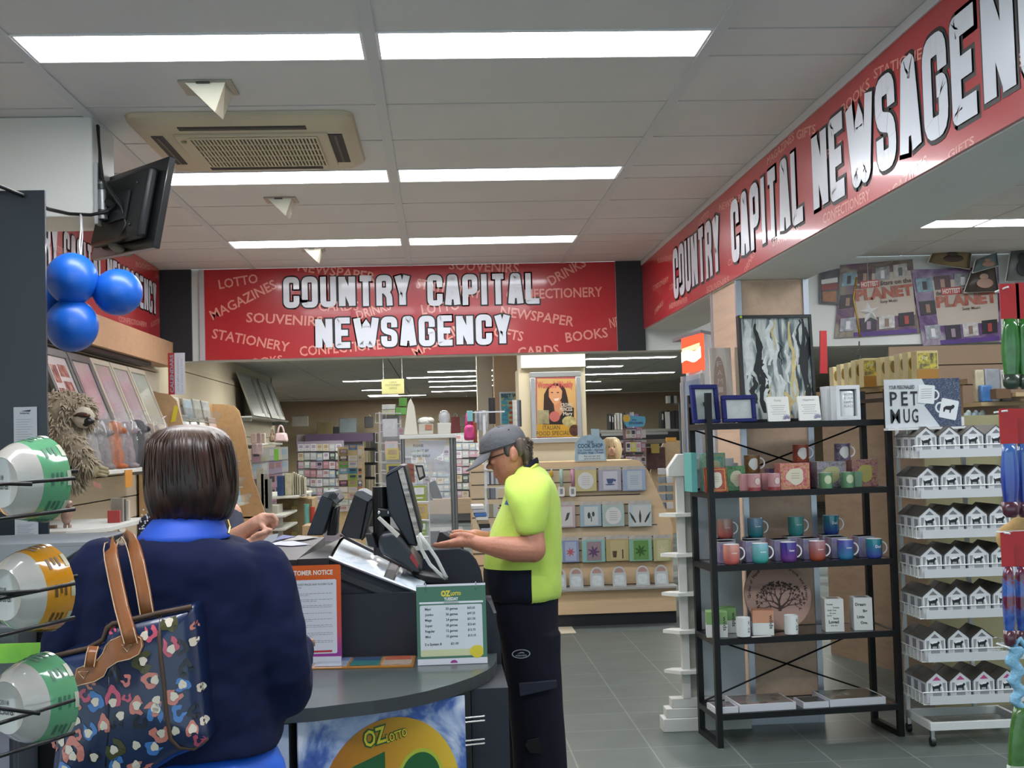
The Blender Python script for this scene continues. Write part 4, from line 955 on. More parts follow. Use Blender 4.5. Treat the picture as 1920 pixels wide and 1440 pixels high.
a=P(1900,1212,3.4); c=P(1910,1328,3.4); b=B()
rings=[(a.lerp(c,f)+V((.008*math.sin(f*20),0,0)),.022*(1-.35*f)+.002*math.sin(f*50),.018) for f in [i/24 for i in range(25)]]
t=thing('knitted_toy_pack','pale blue knitted toy in clear wrap hanging at the right edge','packet',c); mk('knitted_body',b.loft(rings[::-1],16),mat('7fb0cc',.8,bump=.8,bs=60),t,smooth=True); mk('loop',B().tube([a,V((a.x+.02,3.4,a.z+.02)),V((a.x+.05,3.4,a.z-.03))],.008,8),mat('7fb0cc',.8),t,smooth=True)
a=P(1917,1325,3.4); c=P(1908,1470,3.4); t=thing('green_pack','green packet hanging lowest at the right edge, under the pale blue toy','packet',c)
mk('pack_body',B().loft([(c.lerp(a,f),.03*(.8+.3*math.sin(PI*f)),.02) for f in [i/8 for i in range(9)]],16),mat('3f6a2c',.3,coat=.5,var=.3,vs=40),t,smooth=True); mk('wrap_end',B().loft([(c.lerp(a,f),.034,.022) for f in (-.1,.0,.1,.25)],12),mat('8d9a8c',.2,coat=.6),t,smooth=True)
# ================================================================ LOTTERY COUNTER
LC=.88; UC=1.19; GREYT=mat('3d4647',.32,coat=.3,var=.05,vs=5); GREYE=mat('34383b',.4)
t=thing('service_counter','dark navy lottery counter with curved grey ledge and sloping ticket display','counter',(-.4,4.0,0))
front=[(-.80,3.16)]+[tuple(PZ(x,y,LC).xy) for x,y in ((420,1331),(533,1331),(590,1327),(647,1320),(700,1314),(747,1307),(800,1296),(847,1283),(885,1270),(913,1257),(925,1248),(931,1238))]
pts=front+[(PZ(931,1222,LC).x,3.98),(-.80,3.98)]
b=B().prism([V((x,y,LC)) for x,y in pts],V((0,0,-.035)),0,1); mk('ledge_top',b,[GREYT,GREYE],t)
# body under the ledge, stepped back
o=PZ(556,1352,LC-.036); r=PZ(869,1302,LC-.036)
inn=[(-.76,3.26),(o.x-.02,o.y+.03),(r.x+.02,r.y+.03),(r.x+.03,3.97),(-.76,3.97)]
mk('lower_cabinet',B().prism([V((x,y,LC-.036)) for x,y in inn],V((0,0,-(LC-.036)))),mat('0f1014',.5),t)
RX=P(942,1300,3.98).x
rz=[(480,1120),(800,1110),(880,1100),(902,1112),(918,1132),(930,1160),(937,1190)]
pl=[P(x,y,3.985) for x,y in rz]
pts=[V((-1.75,3.985,0)),V((RX,3.985,0)),V((RX,3.985,pl[-1].z-.05))]+[p for p in reversed(pl)][0:]+[V((-1.75,3.985,pl[0].z))]
mk('riser_panel',B().prism(pts,V((0,.025,0))),NAVY,t)
# upper body
A_=P(617,1042,4.012); B_=P(785,1112,4.012)
pts=[V((-1.75,4.012,0)),V((B_.x+.12,4.012,0)),V((B_.x+.12,4.012,B_.z-.07)),V((B_.x,4.012,B_.z)),V((A_.x,4.012,UC)),V((-1.75,4.012,UC))]
b=B().prism(pts,V((0,.02,0)))
Cq=PZ(800,1090,1.07); Dq=PZ(640,1008,UC)
mk('upper_front',b,NAVY,t)
b=B().box(-1.75,A_.x-.10,4.0,4.95,UC-.03,UC+.004); mk('upper_top',b,mat('595b5e',.35,coat=.3,var=.05,vs=5),t)
b=B().box(-1.75,A_.x-.10,3.99,4.0,UC-.03,UC+.004); mk('top_edge',b,mat('1c1d20',.5),t)
b=B().prism([V((A_.x-.10,4.0,UC+.005)),V((A_.x,4.0,UC+.005)),V((Dq.x,Dq.y,UC+.005)),V((A_.x-.02,4.95,UC+.005))],V((0,0,-.03))); mk('display_surround',b,mat('26272b',.4),t)
GLS=ramp_mat('caseglass_reflection',[(.3,'a9b9c6'),(.45,'dfe8f0'),(.6,'b9c9d8'),(.75,'eef3f8')],kind='noise',scale=(3,1,1),nscale=3,nz=1.5,rough=.45,coat=.3)  # pale papers and the ceiling light's reflection painted into the glass colour
def q3(a,c,d,e,th,m,nm): 
    b=B(); b.prism([a,c,d,e],V((0,0,-th))); return mk(nm,b,m,t)
B4=V((B_.x,4.0,B_.z)); A4=V((A_.x,4.0,UC+.003)); C4=V((Cq.x,Cq.y,1.075)); D4=V((Dq.x,Dq.y,UC+.003))
L=lambda f:A4.lerp(B4,f); U=lambda f:D4.lerp(C4,f)
dz=V((0,0,-.03)); q=q3(L(0)+dz,L(1)+dz,U(1)+dz,U(0)+dz,.02,mat('2a2b30',.4),'display_frame')
def ins(f0,f1,g0=.06,g1=.94,up=.003):
    up=V((0,0,up)); return L(f0).lerp(U(f0),g0)+up,L(f1).lerp(U(f1),g0)+up,L(f1).lerp(U(f1),g1)+up,L(f0).lerp(U(f0),g1)+up
for f0,f1 in ((.03,.60),(.72,1.0)): 
    a,c,d,e=ins(f0,f1); q3(a,c,d,e,.004,GLS,'display_glass')
a,c,d,e=ins(.62,.70); q3(a,c,d,e,.004,mat('5a5c62',.3,.6),'display_divider')
b=B().tube([L(0)+V((0,0,.005)),L(1)+V((0,0,.005))],.006,6); mk('display_trim',b,ALU,t)
b=B().tube([U(0)+V((0,0,.005)),U(1)+V((0,0,.005))],.008,6); mk('display_trim',b,mat('2e3035',.4),t)
pp=[(760,1034),(862,1028),(880,1035),(893,1050),(902,1070),(906,1092),(906,1300)]
pl=[P(x,y,4.5) for x,y in pp]; pts=[V((pl[-1].x,4.5,0))]; pts=[V((pl[0].x,4.5,0)),V((pl[-1].x,4.5,0))]+pl[::-1][1:]
mk('end_panel',B().prism(pts,V((0,.03,0))),NAVY,t,bevel=.003)
mk('end_cabinet',B().box(B_.x+.13,RX-.01,4.02,4.49,0,1.0),NAVY,t)
# slat clips on the cabinet front right of the poster
for y in (1345,1388):
    a=P(872,y+1,3.52); mk('wire_clip',B().tube([a,a+V((.055,.01,.001))],.0025,6).tube([a-V((0,0,.012)),a+V((.055,.01,-.011))],.0025,6),CHROME,t)
# side panel at ledge end
mk('ledge_support',B().box(P(886,1400,3.6).x,RX,3.60,3.984,0,LC-.036),NAVY,t)
# ---- poster under the ledge
fr=Fr(V((o.x,o.y,0)),(r.x-o.x,r.y-o.y,0)); wd=math.hypot(r.x-o.x,r.y-o.y)
t=thing('counter_poster','large poster of clouds and a giant gold ball under the curved ledge','poster',fr.p(wd/2,.02))
SKYM=ramp_mat('skyposter',[(.36,'24418f'),(.46,'4a68ad'),(.54,'9fb0cf'),(.64,'d8dde8')],kind='noise',nscale=7,nz=.8,rough=.3,detail=7)
b=B(); fbox(b,fr,0,wd,.02,LC-.038,.0,.006); mk('sheet',b,SKYM,t)
def uvp(x,y): return fr.px(x,y,.007)
cu,cv=uvp(735,1500); rt=uvp(735,1345)[1]-cv; rr=uvp(862,1470)[0]-cu
BALL=ramp_mat('ball',[(.0,'9c5f24'),(.45,'b98428'),(.8,'cfa634'),(1,'d9b93f')],axis='X',rough=.25)
b=B(); fpoly(b,fr,circ(cu,cv,rr,rt,n=48),.006,.008); ball=mk('gold_ball',b,BALL,t)
GR=mat('1f5a30',.35); YE=mat('d2c431',.35)
c2=uvp(788,1462); b=B(); fpoly(b,fr,circ(c2[0],c2[1],.073,.085,n=32),.008,.009); z=mk('number_ring',b,mat('a9b43a',.35),ball)
b=B(); fpoly(b,fr,circ(c2[0],c2[1],.063,.075,n=32),.009,.0095); mk('number_disc',b,GR,ball)
b=B(); fpoly(b,fr,circ(c2[0],c2[1]-.005,.02,.02,n=20),.0095,.010); mk('number_centre',b,YE,ball)
c3=uvp(668,1440); b=B(); fpoly(b,fr,[(c3[0]-.01,c3[1]+.005),(c3[0]+.085,c3[1]+.03),(c3[0]+.085,c3[1]-.3),(c3[0]+.03,c3[1]-.3),(c3[0]+.02,c3[1]-.03),(c3[0]-.02,c3[1]-.035)],.008,.009); mk('number_one',b,GR,ball)
for nm,m,bo,w_ in (('logo_outline',GR,.09,.0092),('logo_lettering',YE,.02,.0105)):
    a=uvp(684,1402); c=uvp(722,1397); e=uvp(766,1386)
    b=B(); tadd(b,'OZ',fr,a[0],a[1],.042,width=.063,bold=bo,w=w_,ang=.13); tadd(b,'LOTTO',fr,c[0]+.005,c[1]+.006,.021,width=.062,bold=bo,w=w_,ang=.16); mk(nm,b,m,ball)
a=P(520,1440,3.3); fr2=Fr(V((P(516,1400,3.27).x,3.27,0)),(1,.03,0))
t=thing('counter_poster','narrow white poster edge showing between the woman and cloud poster','poster',fr2.p(0,.02)); b=B(); fbox(b,fr2,-.2,.035,.02,LC-.042,0,.005); mk('sheet',b,mat('b9c3d4',.4,var=.06,vs=4),t)
# ---- customer notice
def standee(x0,y0,x1,y1,Y,hpx,label,name,cat,th=.003,lean=.08):
    a=P(x0,y0,Y); a.z=LC+.001; c=P(x1,y1,Y); fr=Fr(a,V((c.x-a.x,0,0))); fr=Fr(a,fr.r,V((0,0,1))*math.cos(lean)+V((0,math.sin(lean),0)))
    w=c.x-a.x; h=hpx*Y/F; t=thing(name,label,cat,a+fr.r*w/2); b=B(); fpoly(b,fr,rrect(0,w,0,h,.006),-th,0); return t,fr,w,h,b
t,fr,w,h,b=standee(513,1232,641,1226,3.90,180,'orange bordered Customer Notice sheet leaning on the counter riser','notice_sheet','notice')
mk('sheet',b,ramp_mat('noticeb',[(.1,'8e3a86'),(.3,'b04a5a'),(.55,'c04c2c'),(.9,'c85c28')],rough=.2,coat=.5),t)
b=B(); fpoly(b,fr,rrect(.012,w-.014,.030,h-.045,.005),0,.0008); fpoly(b,fr,[(.002,.001),(w-.002,.001),(w-.002,.02),(.002,.024)],0,.0008); pg=mk('white_area',b,mat('c3c6d0',.35,coat=.3),t)
words(t,fr,[('CUSTOMER NOTICE',w*.16,h-.030,.014,dict(width=w*.72,bold=.03))],mat('d8cfc6',.4),'heading',w=.001)
words(pg,fr,[('CHANGES TO TICKET PRICES AND PLAYERS CLUB',w*.12,h-.062,.006,dict(width=w*.76,bold=.01)),('TERMS AND CONDITIONS',w*.12,h-.071,.005,dict(width=w*.3))],mat('4a4d56',.5),'sub_heading',w=.0012)
b=B(); rnd=random.Random(2); y=h-.088
while y>.055:
    n=rnd.choice((2,3)); 
    for k in range(n):
        L_=w*.76*(1 if k<n-1 else rnd.uniform(.4,.7)); x=w*.11
        while x<w*.11+L_: ww=rnd.uniform(.005,.012); fbox(b,fr,x,min(x+ww,w*.11+L_),y,y+.0016,.0009,.0011); x+=ww+.002
        y-=.0052
    y-=.008
mk('body_text',b,mat('7d8089',.5),pg)
b=B(); fpoly(b,fr,rrect(w*.2,w*.86,.034,.040,.002),.0009,.0014); mk('red_bar',b,mat('a8283a',.4),pg)
b=B(); fpoly(b,fr,circ(w*.50,.008,.016,.013,n=14,a0=0,a1=PI),.0009,.0014); mk('agency_logo',b,mat('8c2f86',.4),pg)
# ---- oz lotto flip chart
t,fr,w,h,b=standee(783,1236,914,1231,3.80,147,'green and white Oz Lotto price flip chart standing at ledge end','price_flip_chart','price board',th=.004,lean=.12)
mk('card',b,mat('246046',.3,coat=.4),t)
mk('back_stand',B().prism([fr.p(0,0,-.005),fr.p(w,0,-.005),fr.p(w,h,-.005),fr.p(0,h,-.005)],V((0,.004,0))),mat('c8c9cc',.4),t)
mk('stand_foot',B().prism([fr.p(0,0,-.009),fr.p(w,0,-.009),fr.p(w,.006,-.05),fr.p(0,.006,-.05)],V((0,0,.003))),mat('c8c9cc',.4),t)

for a,c in ((0,.018),(h-.006,h)): b=B(); fbox(b,fr,0,w,a,c,0,.001); mk('white_strip',b,mat('cfd0d8',.35),t)
b=B(); fpoly(b,fr,rrect(.008,w-.008,h-.058,h-.052,.003),0,.001); mk('title_bar',b,mat('cfd2d6',.4),t)
b=B(); fpoly(b,fr,rrect(.010,w-.012,.025,h-.062,.005),0,.001); pg=mk('price_panel',b,mat('c6cbd0',.35),t)
words(t,fr,[('TUESDAY',w*.5,h-.049,.009,dict(align='c',width=.042,bold=.04))],mat('d4dad6',.4),'day_heading',w=.0012)
words(t,fr,[('QUICKPICKS',w*.5,h-.058,.005,dict(align='c',width=.045,bold=.02))],mat('5b6a66',.4),'sub_heading',w=.0016)
words(t,fr,[('OZ',w*.36,h-.036,.016,dict(width=.026,bold=.06)),('LOTTO',w*.50,h-.034,.009,dict(width=.03,bold=.05))],YE,'logo_lettering',w=.0012)
rows=[('Maxi','50 games','$65.65'),('Jumbo','36 games','$47.25'),('Mega','24 games','$31.50'),('Super','18 games','$23.60'),('Regular','12 games','$15.75'),('Mini','10 games','$13.10')]
it=[]
for i,(a_,c_,d_) in enumerate(rows):
    y=h-.077-.0165*i; it+=[(a_,w*.12,y,.0075),(c_,w*.42,y,.0075),(d_,w*.73,y,.0075)]
it+=[('2 x System 8',w*.11,h-.182,.0075),('$21.00',w*.48,h-.182,.0075)]
words(pg,fr,it,mat('3f454c',.5),'price_text',w=.0016,bold=.025)
b=B(); fpoly(b,fr,rrect(.010,w-.012,.025,.045,.004),.001,.0013); mk('yellow_band',b,mat('bfc29a',.4),pg)
b=B(); fpoly(b,fr,circ(w*.85,.036,.021,.019,n=20,wob=.05),.0013,.002); mk('kettle_picture',b,mat('cdbb22',.4),pg)
words(pg,fr,[('2 x System 8',w*.11,h-.182,.0075,dict(bold=.025)),('$21.00',w*.48,h-.182,.0075,dict(bold=.025))],mat('3f454c',.5),'system_price',w=.0018)
b=B(); fpoly(b,fr,circ(w*.52,.004,.011,.009,n=14,a0=0,a1=PI),.001,.0014); mk('agency_logo',b,mat('8c2f86',.4),t)
for u in (w*.14,w*.86):
    c=fr.p(u,h-.008,0); mk('ring',B().tube([c+V((0,math.cos(a)*.009,math.sin(a)*.012)) for a in [2*PI*i/12 for i in range(12)]],.0012,6,closed=True),CHROME,t)
# ---- ledge mat and papers
t=thing('counter_mat','long clear covered mat with coloured ticket cards lying on the ledge','mat',PZ(680,1245,LC+.002))
q=[PZ(540,1256,LC+.001),PZ(775,1251,LC+.001),PZ(780,1230,LC+.001),PZ(560,1236,LC+.001)]
mk('mat_sheet',B().prism([p+V((0,0,.003)) for p in q],V((0,0,-.003))),mat('b0782e',.15,coat=.8),t)
def qi(a,c): 
    return [q[0].lerp(q[1],a).lerp(q[3].lerp(q[2],a),.14),q[0].lerp(q[1],c).lerp(q[3].lerp(q[2],c),.14),q[0].lerp(q[1],c).lerp(q[3].lerp(q[2],c),.92),q[0].lerp(q[1],a).lerp(q[3].lerp(q[2],a),.92)]
for (a,c,hx) in ((.03,.18,'a7aeb5'),(.2,.46,'8d97a5'),(.48,.72,'2f6f70'),(.74,.98,'a89a8a')):
    cc=mk('ticket_card',B().prism([p+V((0,0,.0045)) for p in qi(a,c)],V((0,0,-.001))),mat(hx,.15,coat=.7,var=.1,vs=30),t)
    k=qi(a+.01,c-.01); mk('card_stripe',B().prism([k[0].lerp(k[3],.55)+V((0,0,.005)),k[1].lerp(k[2],.55)+V((0,0,.005)),k[2]+V((0,0,.005)),k[3]+V((0,0,.005))],V((0,0,-.0004))),mat({'a7aeb5':'8a9a90','8d97a5':'5d6f9a','2f6f70':'2e4668','a89a8a':'a4553a'}[hx],.2,coat=.6),cc)
def paper(pts,z,m,label,name='paper_slip'):
    b=B(); P_=[PZ(x,y,z) for x,y in pts]; b.prism([p+V((0,0,.001)) for p in P_],V((0,0,-.001))); return tag(mk(name,b,m),label,'paper')
paper([(500,1021),(545,1024),(581,1021),(540,1012)],UC+.007,mat('aeb2c8',.5),'pale bluish slip lying flat on the upper counter, in front of the others')
paper([(528,1015),(570,1012),(597,1007),(560,1004)],UC+.009,mat('8f8d88',.5),'grey printed slip lying behind the bluish slip on the upper counter')
paper([(505,1016),(520,1013),(555,1006),(530,1003)],UC+.012,mat('484f86',.5),'dark blue printed slip lying on the upper counter by the hand')
# ================================================================ TERMINALS
DKN=mat('1f252e',.45); DKB=mat('121318',.45); GV=mat('5d5f62',.5)
def slabpx(name,pts,Y,dep,m,parent,bevel=.004,**k):
    b=B().prism([P(x,y,Y) for x,y in pts],V((0,dep,0))); return mk(name,b,m,parent,bevel=bevel,weld=True,**k)
t=thing('customer_display','slim dark display with grey vented top, left of two tilted on the counter','display',P(595,1005,4.4))
slabpx('screen_body',[(575,1004),(602,930),(626,938),(605,1004)][::-1],4.4,.22,DKN,t)
slabpx('vented_top',[(602,930),(609,922),(627,921),(637,938),(631,946),(622,937)][::-1],4.4,.22,GV,t,.002)
for i in range(5): slabpx('vent_rib',[(613+3.6*i,936),(615+3.6*i,936),(621+3.6*i,925),(619+3.6*i,925)][::-1],4.395,.004,DKB,t,0)
slabpx('stand_arm',[(612,1004),(622,958),(634,950),(630,1004)][::-1],4.45,.1,DKB,t)
b=B().tube([P(627,950,4.44),P(622,975,4.43),P(618,1003,4.42)],.003,6).tube([P(633,950,4.43),P(630,975,4.42),P(628,1003,4.41)],.003,6); mk('cable',b,BLACK,t,smooth=True)
t=thing('customer_display','thick black display tilted back, right of two standing on the counter','display',P(665,1008,4.35))
slabpx('screen_body',[(639,1000),(664,928),(674,922),(690,940),(676,1012),(650,1008)][::-1],4.35,.24,DKB,t)
slabpx('screen_back',[(676,1012),(690,940),(700,934),(702,940),(680,1014)][::-1],4.36,.22,mat('1b1c20',.5),t,.002)
slabpx('vented_top',[(664,928),(670,920),(680,920),(701,932),(690,941)][::-1],4.348,.23,GV,t,.001)
slabpx('stand_foot',[(684,1000),(698,1000),(709,1028),(690,1024)][::-1],4.3,.18,DKB,t)
t=thing('till_screen','large black touch screen till seen edge on above its rounded base','till',P(745,1080,4.2))
slabpx('housing',[(723,892),(745,880),(783,1025),(766,1022),(728,960)][::-1],4.25,.32,DKN,t,.006)
slabpx('top_cap',[(722,893),(728,884),(750,872),(760,873),(746,881)][::-1],4.245,.33,mat('4a4c50',.45),t,.002)
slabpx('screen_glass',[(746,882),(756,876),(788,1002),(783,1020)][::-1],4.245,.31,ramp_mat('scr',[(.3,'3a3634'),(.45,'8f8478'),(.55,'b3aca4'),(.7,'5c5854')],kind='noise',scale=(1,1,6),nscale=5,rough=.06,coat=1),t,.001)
slabpx('screen_rim',[(756,876),(760,874),(791,998),(788,1003)][::-1],4.243,.315,DKB,t,.001)
b=B().lathe([(.03,0),(.03,.235)],Matrix.Translation(V((P(716,1000,4.35).x,4.35,UC-.02))),20); mk('pole',b,mat('131417',.3,.3),t,smooth='auto')
slabpx('pole_bracket',[(708,953),(738,956),(736,970),(708,968)][::-1],4.28,.03,DKB,t)
for x in (711,729): p=P(x,961,4.275); mk('bolt',B().ell(p,(.006,.004,.006)),CHROME,t,smooth=True)
slabpx('base_shell',[(708,1018),(714,1002),(735,998),(752,1010),(775,1040),(792,1062),(790,1074),(778,1072),(716,1040)][::-1],4.18,.26,mat('20262c',.4),t,.012)
slabpx('base_panel',[(768,1046),(772,1036),(785,1058),(783,1066)][::-1],4.176,.006,mat('8c2a2e',.4),t,0)
slabpx('label_plate',[(707,972),(712,968),(750,1002),(744,1009)][::-1],4.17,.01,mat('bdbab0',.5),t,.002)
slabpx('drawer',[(770,1075),(840,1085),(840,1095),(800,1095)][::-1],4.3,.2,DKB,t)
t=thing('receipt_strips','long white paper strips curling down beside the till screen','paper strips',P(800,1080,4.15))
for k,pts in enumerate(([(783,1004),(790,1030),(806,1058),(828,1080),(836,1086)],[(786,1000),(800,1020),(818,1046),(834,1078),(838,1084)])):
    b=B().tube([P(x,y,4.16-.01*k) for x,y in pts],.006,6,flat=.15,up=(0,1,0)); mk('strip',b,mat('c4c4c0',.5),t,smooth=True)
slabpx('tag_label',[(780,1008),(785,1006),(800,1046),(795,1048)][::-1],4.14,.002,mat('bfbfb6',.5),t,0)
# grey cash terminal at far left
t=thing('grey_terminal','wide grey plastic terminal lid with recessed handles behind the bowls','terminal',(-1.0,3.15,0))
G1=mat('5a6165',.4); a=P(0,1012,3.2)
zt=P(100,1014,3.15).z
mk('lid',B().prism([V((-2.0,3.0,zt-.085)),V((-.93,3.0,zt-.06)),V((-.86,3.08,zt-.01)),V((-.855,3.08,zt)),V((-2.0,3.08,zt))],V((0,.35,0))),G1,t,bevel=.008)
mk('lid_groove',B().box(-2.0,-.87,3.074,3.08,zt-.014,zt-.009),DKB,t)
for x in (-1.21,-.97): mk('recessed_handle',B().box(x-.05,x+.05,2.994,3.0,zt-.065,zt-.045),mat('767c80',.4),t)
mk('body',B().box(-2.0,-.92,3.06,3.40,.0,zt-.086),mat('0e0f12',.5),t)
mk('lower_box',B().box(-1.6,-.97,2.9,3.05,.0,P(50,1170,2.9).z),mat('4a5054',.45),t,bevel=.01); 
mk('lower_slot',B().box(-1.30,-1.02,2.894,2.9,P(50,1204,2.9).z,P(50,1199,2.9).z),DKB,t)
fr=Fr(P(0,1244,2.86),(1,0,0)); fr.o.x=-1.25
t=thing('green_notice','lime green notice about making payments, behind the bowl rack','notice',fr.o); ww=P(94,1230,2.86).x-fr.o.x; b=B(); fbox(b,fr,0,ww,0,.043,-.003,0); mk('sheet',b,ramp_mat('lime',[(.35,'5fa32c'),(.6,'86c43a')],kind='noise',nscale=8,rough=.4),t)
words(t,fr,[('Make your toll',ww-.215,.024,.013,dict(bold=.01)),('payments here',ww-.215,.006,.013,dict(bold=.01))],mat('b9c8a2',.4),'lettering',w=.001)
tag(mk('white_parcel_box',B().box(-1.5,-.97,2.6,2.85,0,P(50,1385,2.7).z),mat('b3b7c0',.5),bevel=.004),'plain white box under the bowl rack in the lower left corner','box')
# ================================================================ DARK PILLAR + PAPERS + CABLE
px_=P(85,500,4.2).x; pz=P(40,357,4.2).z
t=thing('dark_display_pillar','dark navy pillar panel at the left picture edge holding two receipts','pillar',(px_-.2,4.25,0))
mk('panel',B().box(px_-.42,px_,4.2,4.215,0,pz),mat('1c2430',.35,coat=.2,var=.15,vs=2),t)
mk('foot',B().box(px_-.42,px_,4.10,4.35,0,.05),BLACK,t)
def recpt(x0,y0,x1,y1,label,logo):
    fr=Fr(P(x0,y1,4.195),(1,0,.0),(-.06,0,1)); w=(x1-x0)*4.195/F; h=(y1-y0)*4.195/F
    t=thing('receipt',label,'receipt',fr.p(w/2,0)); b=B(); fbox(b,fr,0,w,0,h,-.001,0); mk('paper',b,mat('bcc1c8',.5),t)
    b=B(); 
    for i in range(9): fbox(b,fr,w*.1,w*.1+w*(.5+.3*((i*7)%3)/3),h*(.08+.07*i),h*(.08+.07*i)+.0015,0,.0004)
    mk('printed_lines',b,mat('8b9099',.5),t)
    if logo: words(t,fr,[('lotteries',w*.28,h*.80,.007,dict(bold=.02))],mat('2c2f36',.5),'logo_text',w=.0005); b=B(); fpoly(b,fr,[(w*.3,h*.88),(w*.7,h*.86),(w*.75,h*.92),(w*.5,h*.9)],0,.0006); mk('logo_swoosh',b,mat('2c2f36',.5),t)
recpt(26,765,68,830,'upper white printed receipt taped to the dark pillar',1)
recpt(28,972,70,1011,'lower white receipt edge below the top bowl on the dark pillar',0)
cb=[P(-60,340,4.1),P(0,349,4.15),P(40,365,4.18),P(90,392,4.6),P(130,401,4.9),P(170,403,5.05),P(200,397,5.1),P(215,385,5.12)]
tag(mk('power_cable',B().tube(cb,.007,8),BLACK,smooth=True),'black cable sagging across the white duct box to the television','cable')
# ================================================================ TELEVISION
t=thing('wall_television','black flat television seen from behind, tilted on its wall mount','television',P(255,410,5.1))
Q=[P(331,296,5.0),P(300,467,5.0),P(182,490,5.45),P(217,335,5.45)]   # screen side corners
nrm=(Q[1]-Q[0]).cross(Q[3]-Q[0]).normalized()
if nrm.x<0: nrm=-nrm
mk('screen_panel',B().prism(Q,-nrm*.03),mat('101214',.3,coat=.3),t,bevel=.004,weld=True)
c=sum(Q,V())/4; K=[c+(q-c)*.78-nrm*.03 for q in Q]
mk('back_housing',B().prism(K,-nrm*.045),mat('15181a',.45),t,bevel=.015,weld=True)
fr=Fr(K[1]+(K[2]-K[1])*.0-nrm*.046,(K[0]-K[1]),(K[2]-K[1])) 
mk('vesa_plate',B().prism([c+(q-c)*.32-nrm*.077 for q in Q],-nrm*.01),mat('2b2e30',.4,.4),t,weld=True)
for f in (.2,.8): 
    p=K[0].lerp(K[1],f).lerp(K[3].lerp(K[2],f),.2)-nrm*.047; mk('screw',B().ell(p,(.006,.006,.006)),mat('4a4c50',.3,.8),t)
b=B(); lo=Q[1].lerp(Q[2],.3)-nrm*.035; b.ell(Q[1].lerp(Q[2],.5)+(c-Q[1].lerp(Q[2],.5))*.08-nrm*.032,(.03,.16,.012)); mk('speaker_strip',b,mat('30302e',.5),t)
t2=thing('television_mount','grey hinged bracket and cables holding the television to the duct box','bracket',P(210,350,5.2))
b=B(); p0=P(208,335,5.13); mk('hinge_tube',B().tube([V((-1.375,5.2,p0.z)),V((-1.375,5.2,P(210,405,5.13).z))],.022,14),mat('8a8d8f',.35,.7),t2,smooth='auto')
for y in (340,388): mk('hinge_ring',B().tube([V((-1.375,5.2,P(210,y,5.13).z)),V((-1.375,5.2,P(210,y+9,5.13).z))],.030,14),mat('3a3c3e',.4,.5),t2,smooth='auto')
mk('arm',B().tube([V((-1.36,5.2,P(210,372,5.13).z)),V((c-nrm*.085))],.016,8),mat('2a2c2e',.4,.5),t2)
mk('wall_plate',B().box(-1.399,-1.385,5.17,5.24,P(210,415,5.13).z,P(210,300,5.13).z),mat('a7aaab',.4,.4),t2)
mk('cable',B().tube([V((-1.385,5.18,CEIL-.03)),V((-1.37,5.17,CEIL-.2)),V((-1.36,5.16,P(210,335,5.13).z)),P(228,390,5.12),P(236,420,5.11),P(226,440,5.1)],.006,8),BLACK,t2,smooth=True)
mk('cable',B().tube([V((-1.385,5.2,CEIL-.03)),V((-1.38,5.19,CEIL-.25)),V((-1.34,5.17,P(210,345,5.13).z)),P(240,400,5.12),P(262,415,5.11)],.005,8),mat('1c1c20',.5),t2,smooth=True)
# ================================================================ BALLOONS
def balloon(px,py,r,Y,rot,label,sx=1.0):
    c=P(px,py,Y); t=thing('balloon',label,'balloon',c-V((0,0,r)),0,'bunch of blue balloons')
    M=Matrix.Translation(c)@Euler(rot).to_matrix().to_4x4()
    pr=[(.002,-r*1.12),(r*.10,-r*1.1),(r*.30,-r*1.0)]+[(r*math.cos(a)*1.0,r*1.03*math.sin(a)) for a in [math.radians(-68+158*i/18) for i in range(18)]]+[(.001,r*1.03)]
    mk('skin',B().lathe(pr,M,36),mat('0e5cc0',.4,coat=.1),t,smooth='auto')
    b=B().lathe([(.010,-r*1.18),(.004,-r*1.1)],M,12); mk('knot',b,mat('0d55b8',.3),t)
Y=4.6; k=Y/F
balloon(135,523,47*k,Y,(0,0,0),'blue balloon at the top of the bunch')
balloon(221,548,44*k,Y+.06,(0,PI*.5,0),'blue balloon at the right of the bunch')
balloon(135,610,48*k,Y+.02,(PI,0,0),'blue balloon at the bottom of the bunch')
balloon(104,560,44*k,Y+.16,(PI*.5,0,PI*.4),'blue balloon mostly hidden behind the others against the dark pillar')
tag(mk('balloon_string',B().tube([P(151,402,4.92),P(152,430,4.8),P(149,460,4.66),P(151,478,4.6)],.003,6).tube([P(153,404,4.92),P(155,440,4.8),P(152,478,4.62)],.002,6),mat('d0d3d6',.5),smooth=True),'white string tying the blue balloons to the black cable','string')
# ================================================================ BOWL RACK
t=thing('wire_bowl_rack','black wire rack holding bowls on their sides at lower left','rack',P(-40,1500,2.1))
W=mat('0c0d0f',.35)
def wire(*pp): 
    b=B(); b.tube([P(x,y,Yy) for x,y,Yy in pp],.0033,8); mk('wire',b,W,t,smooth=True)
Yf,Yb=2.02,2.30
for (y0,y1) in ((908,897),(973,955),(1122,1094),(1192,1158),(1356,1312),(1418,1374)):
    wire((-60,y0+5,Yf-.03),(0,y0,Yf),(140,y1,Yf+.1))
    wire((-60,y0-12,Yb),(146,y1-14,Yb+.1)) if y0 in (908,1122,1356) else None
wire((-60,905,Yf-.02),(60,908,Yf+.03)); wire((-60,1116,Yf-.02),(70,1108,Yf+.03)); wire((-60,1320,Yf-.02),(75,1338,Yf+.03))
mk('rack_post',B().tube([P(-45,700,2.12),P(-45,1700,2.12)],.008,8),W,t)
mk('rack_post',B().tube([P(-60,700,2.42),P(-60,1700,2.42)],.008,8),W,t)
mk('rack_foot',B().box(-1.0,-.72,2.0,2.5,0,.03),W,t)
mk('rack_leg',B().box(-.84,-.82,2.1,2.12,.03,P(-45,1690,2.12).z),W,t)
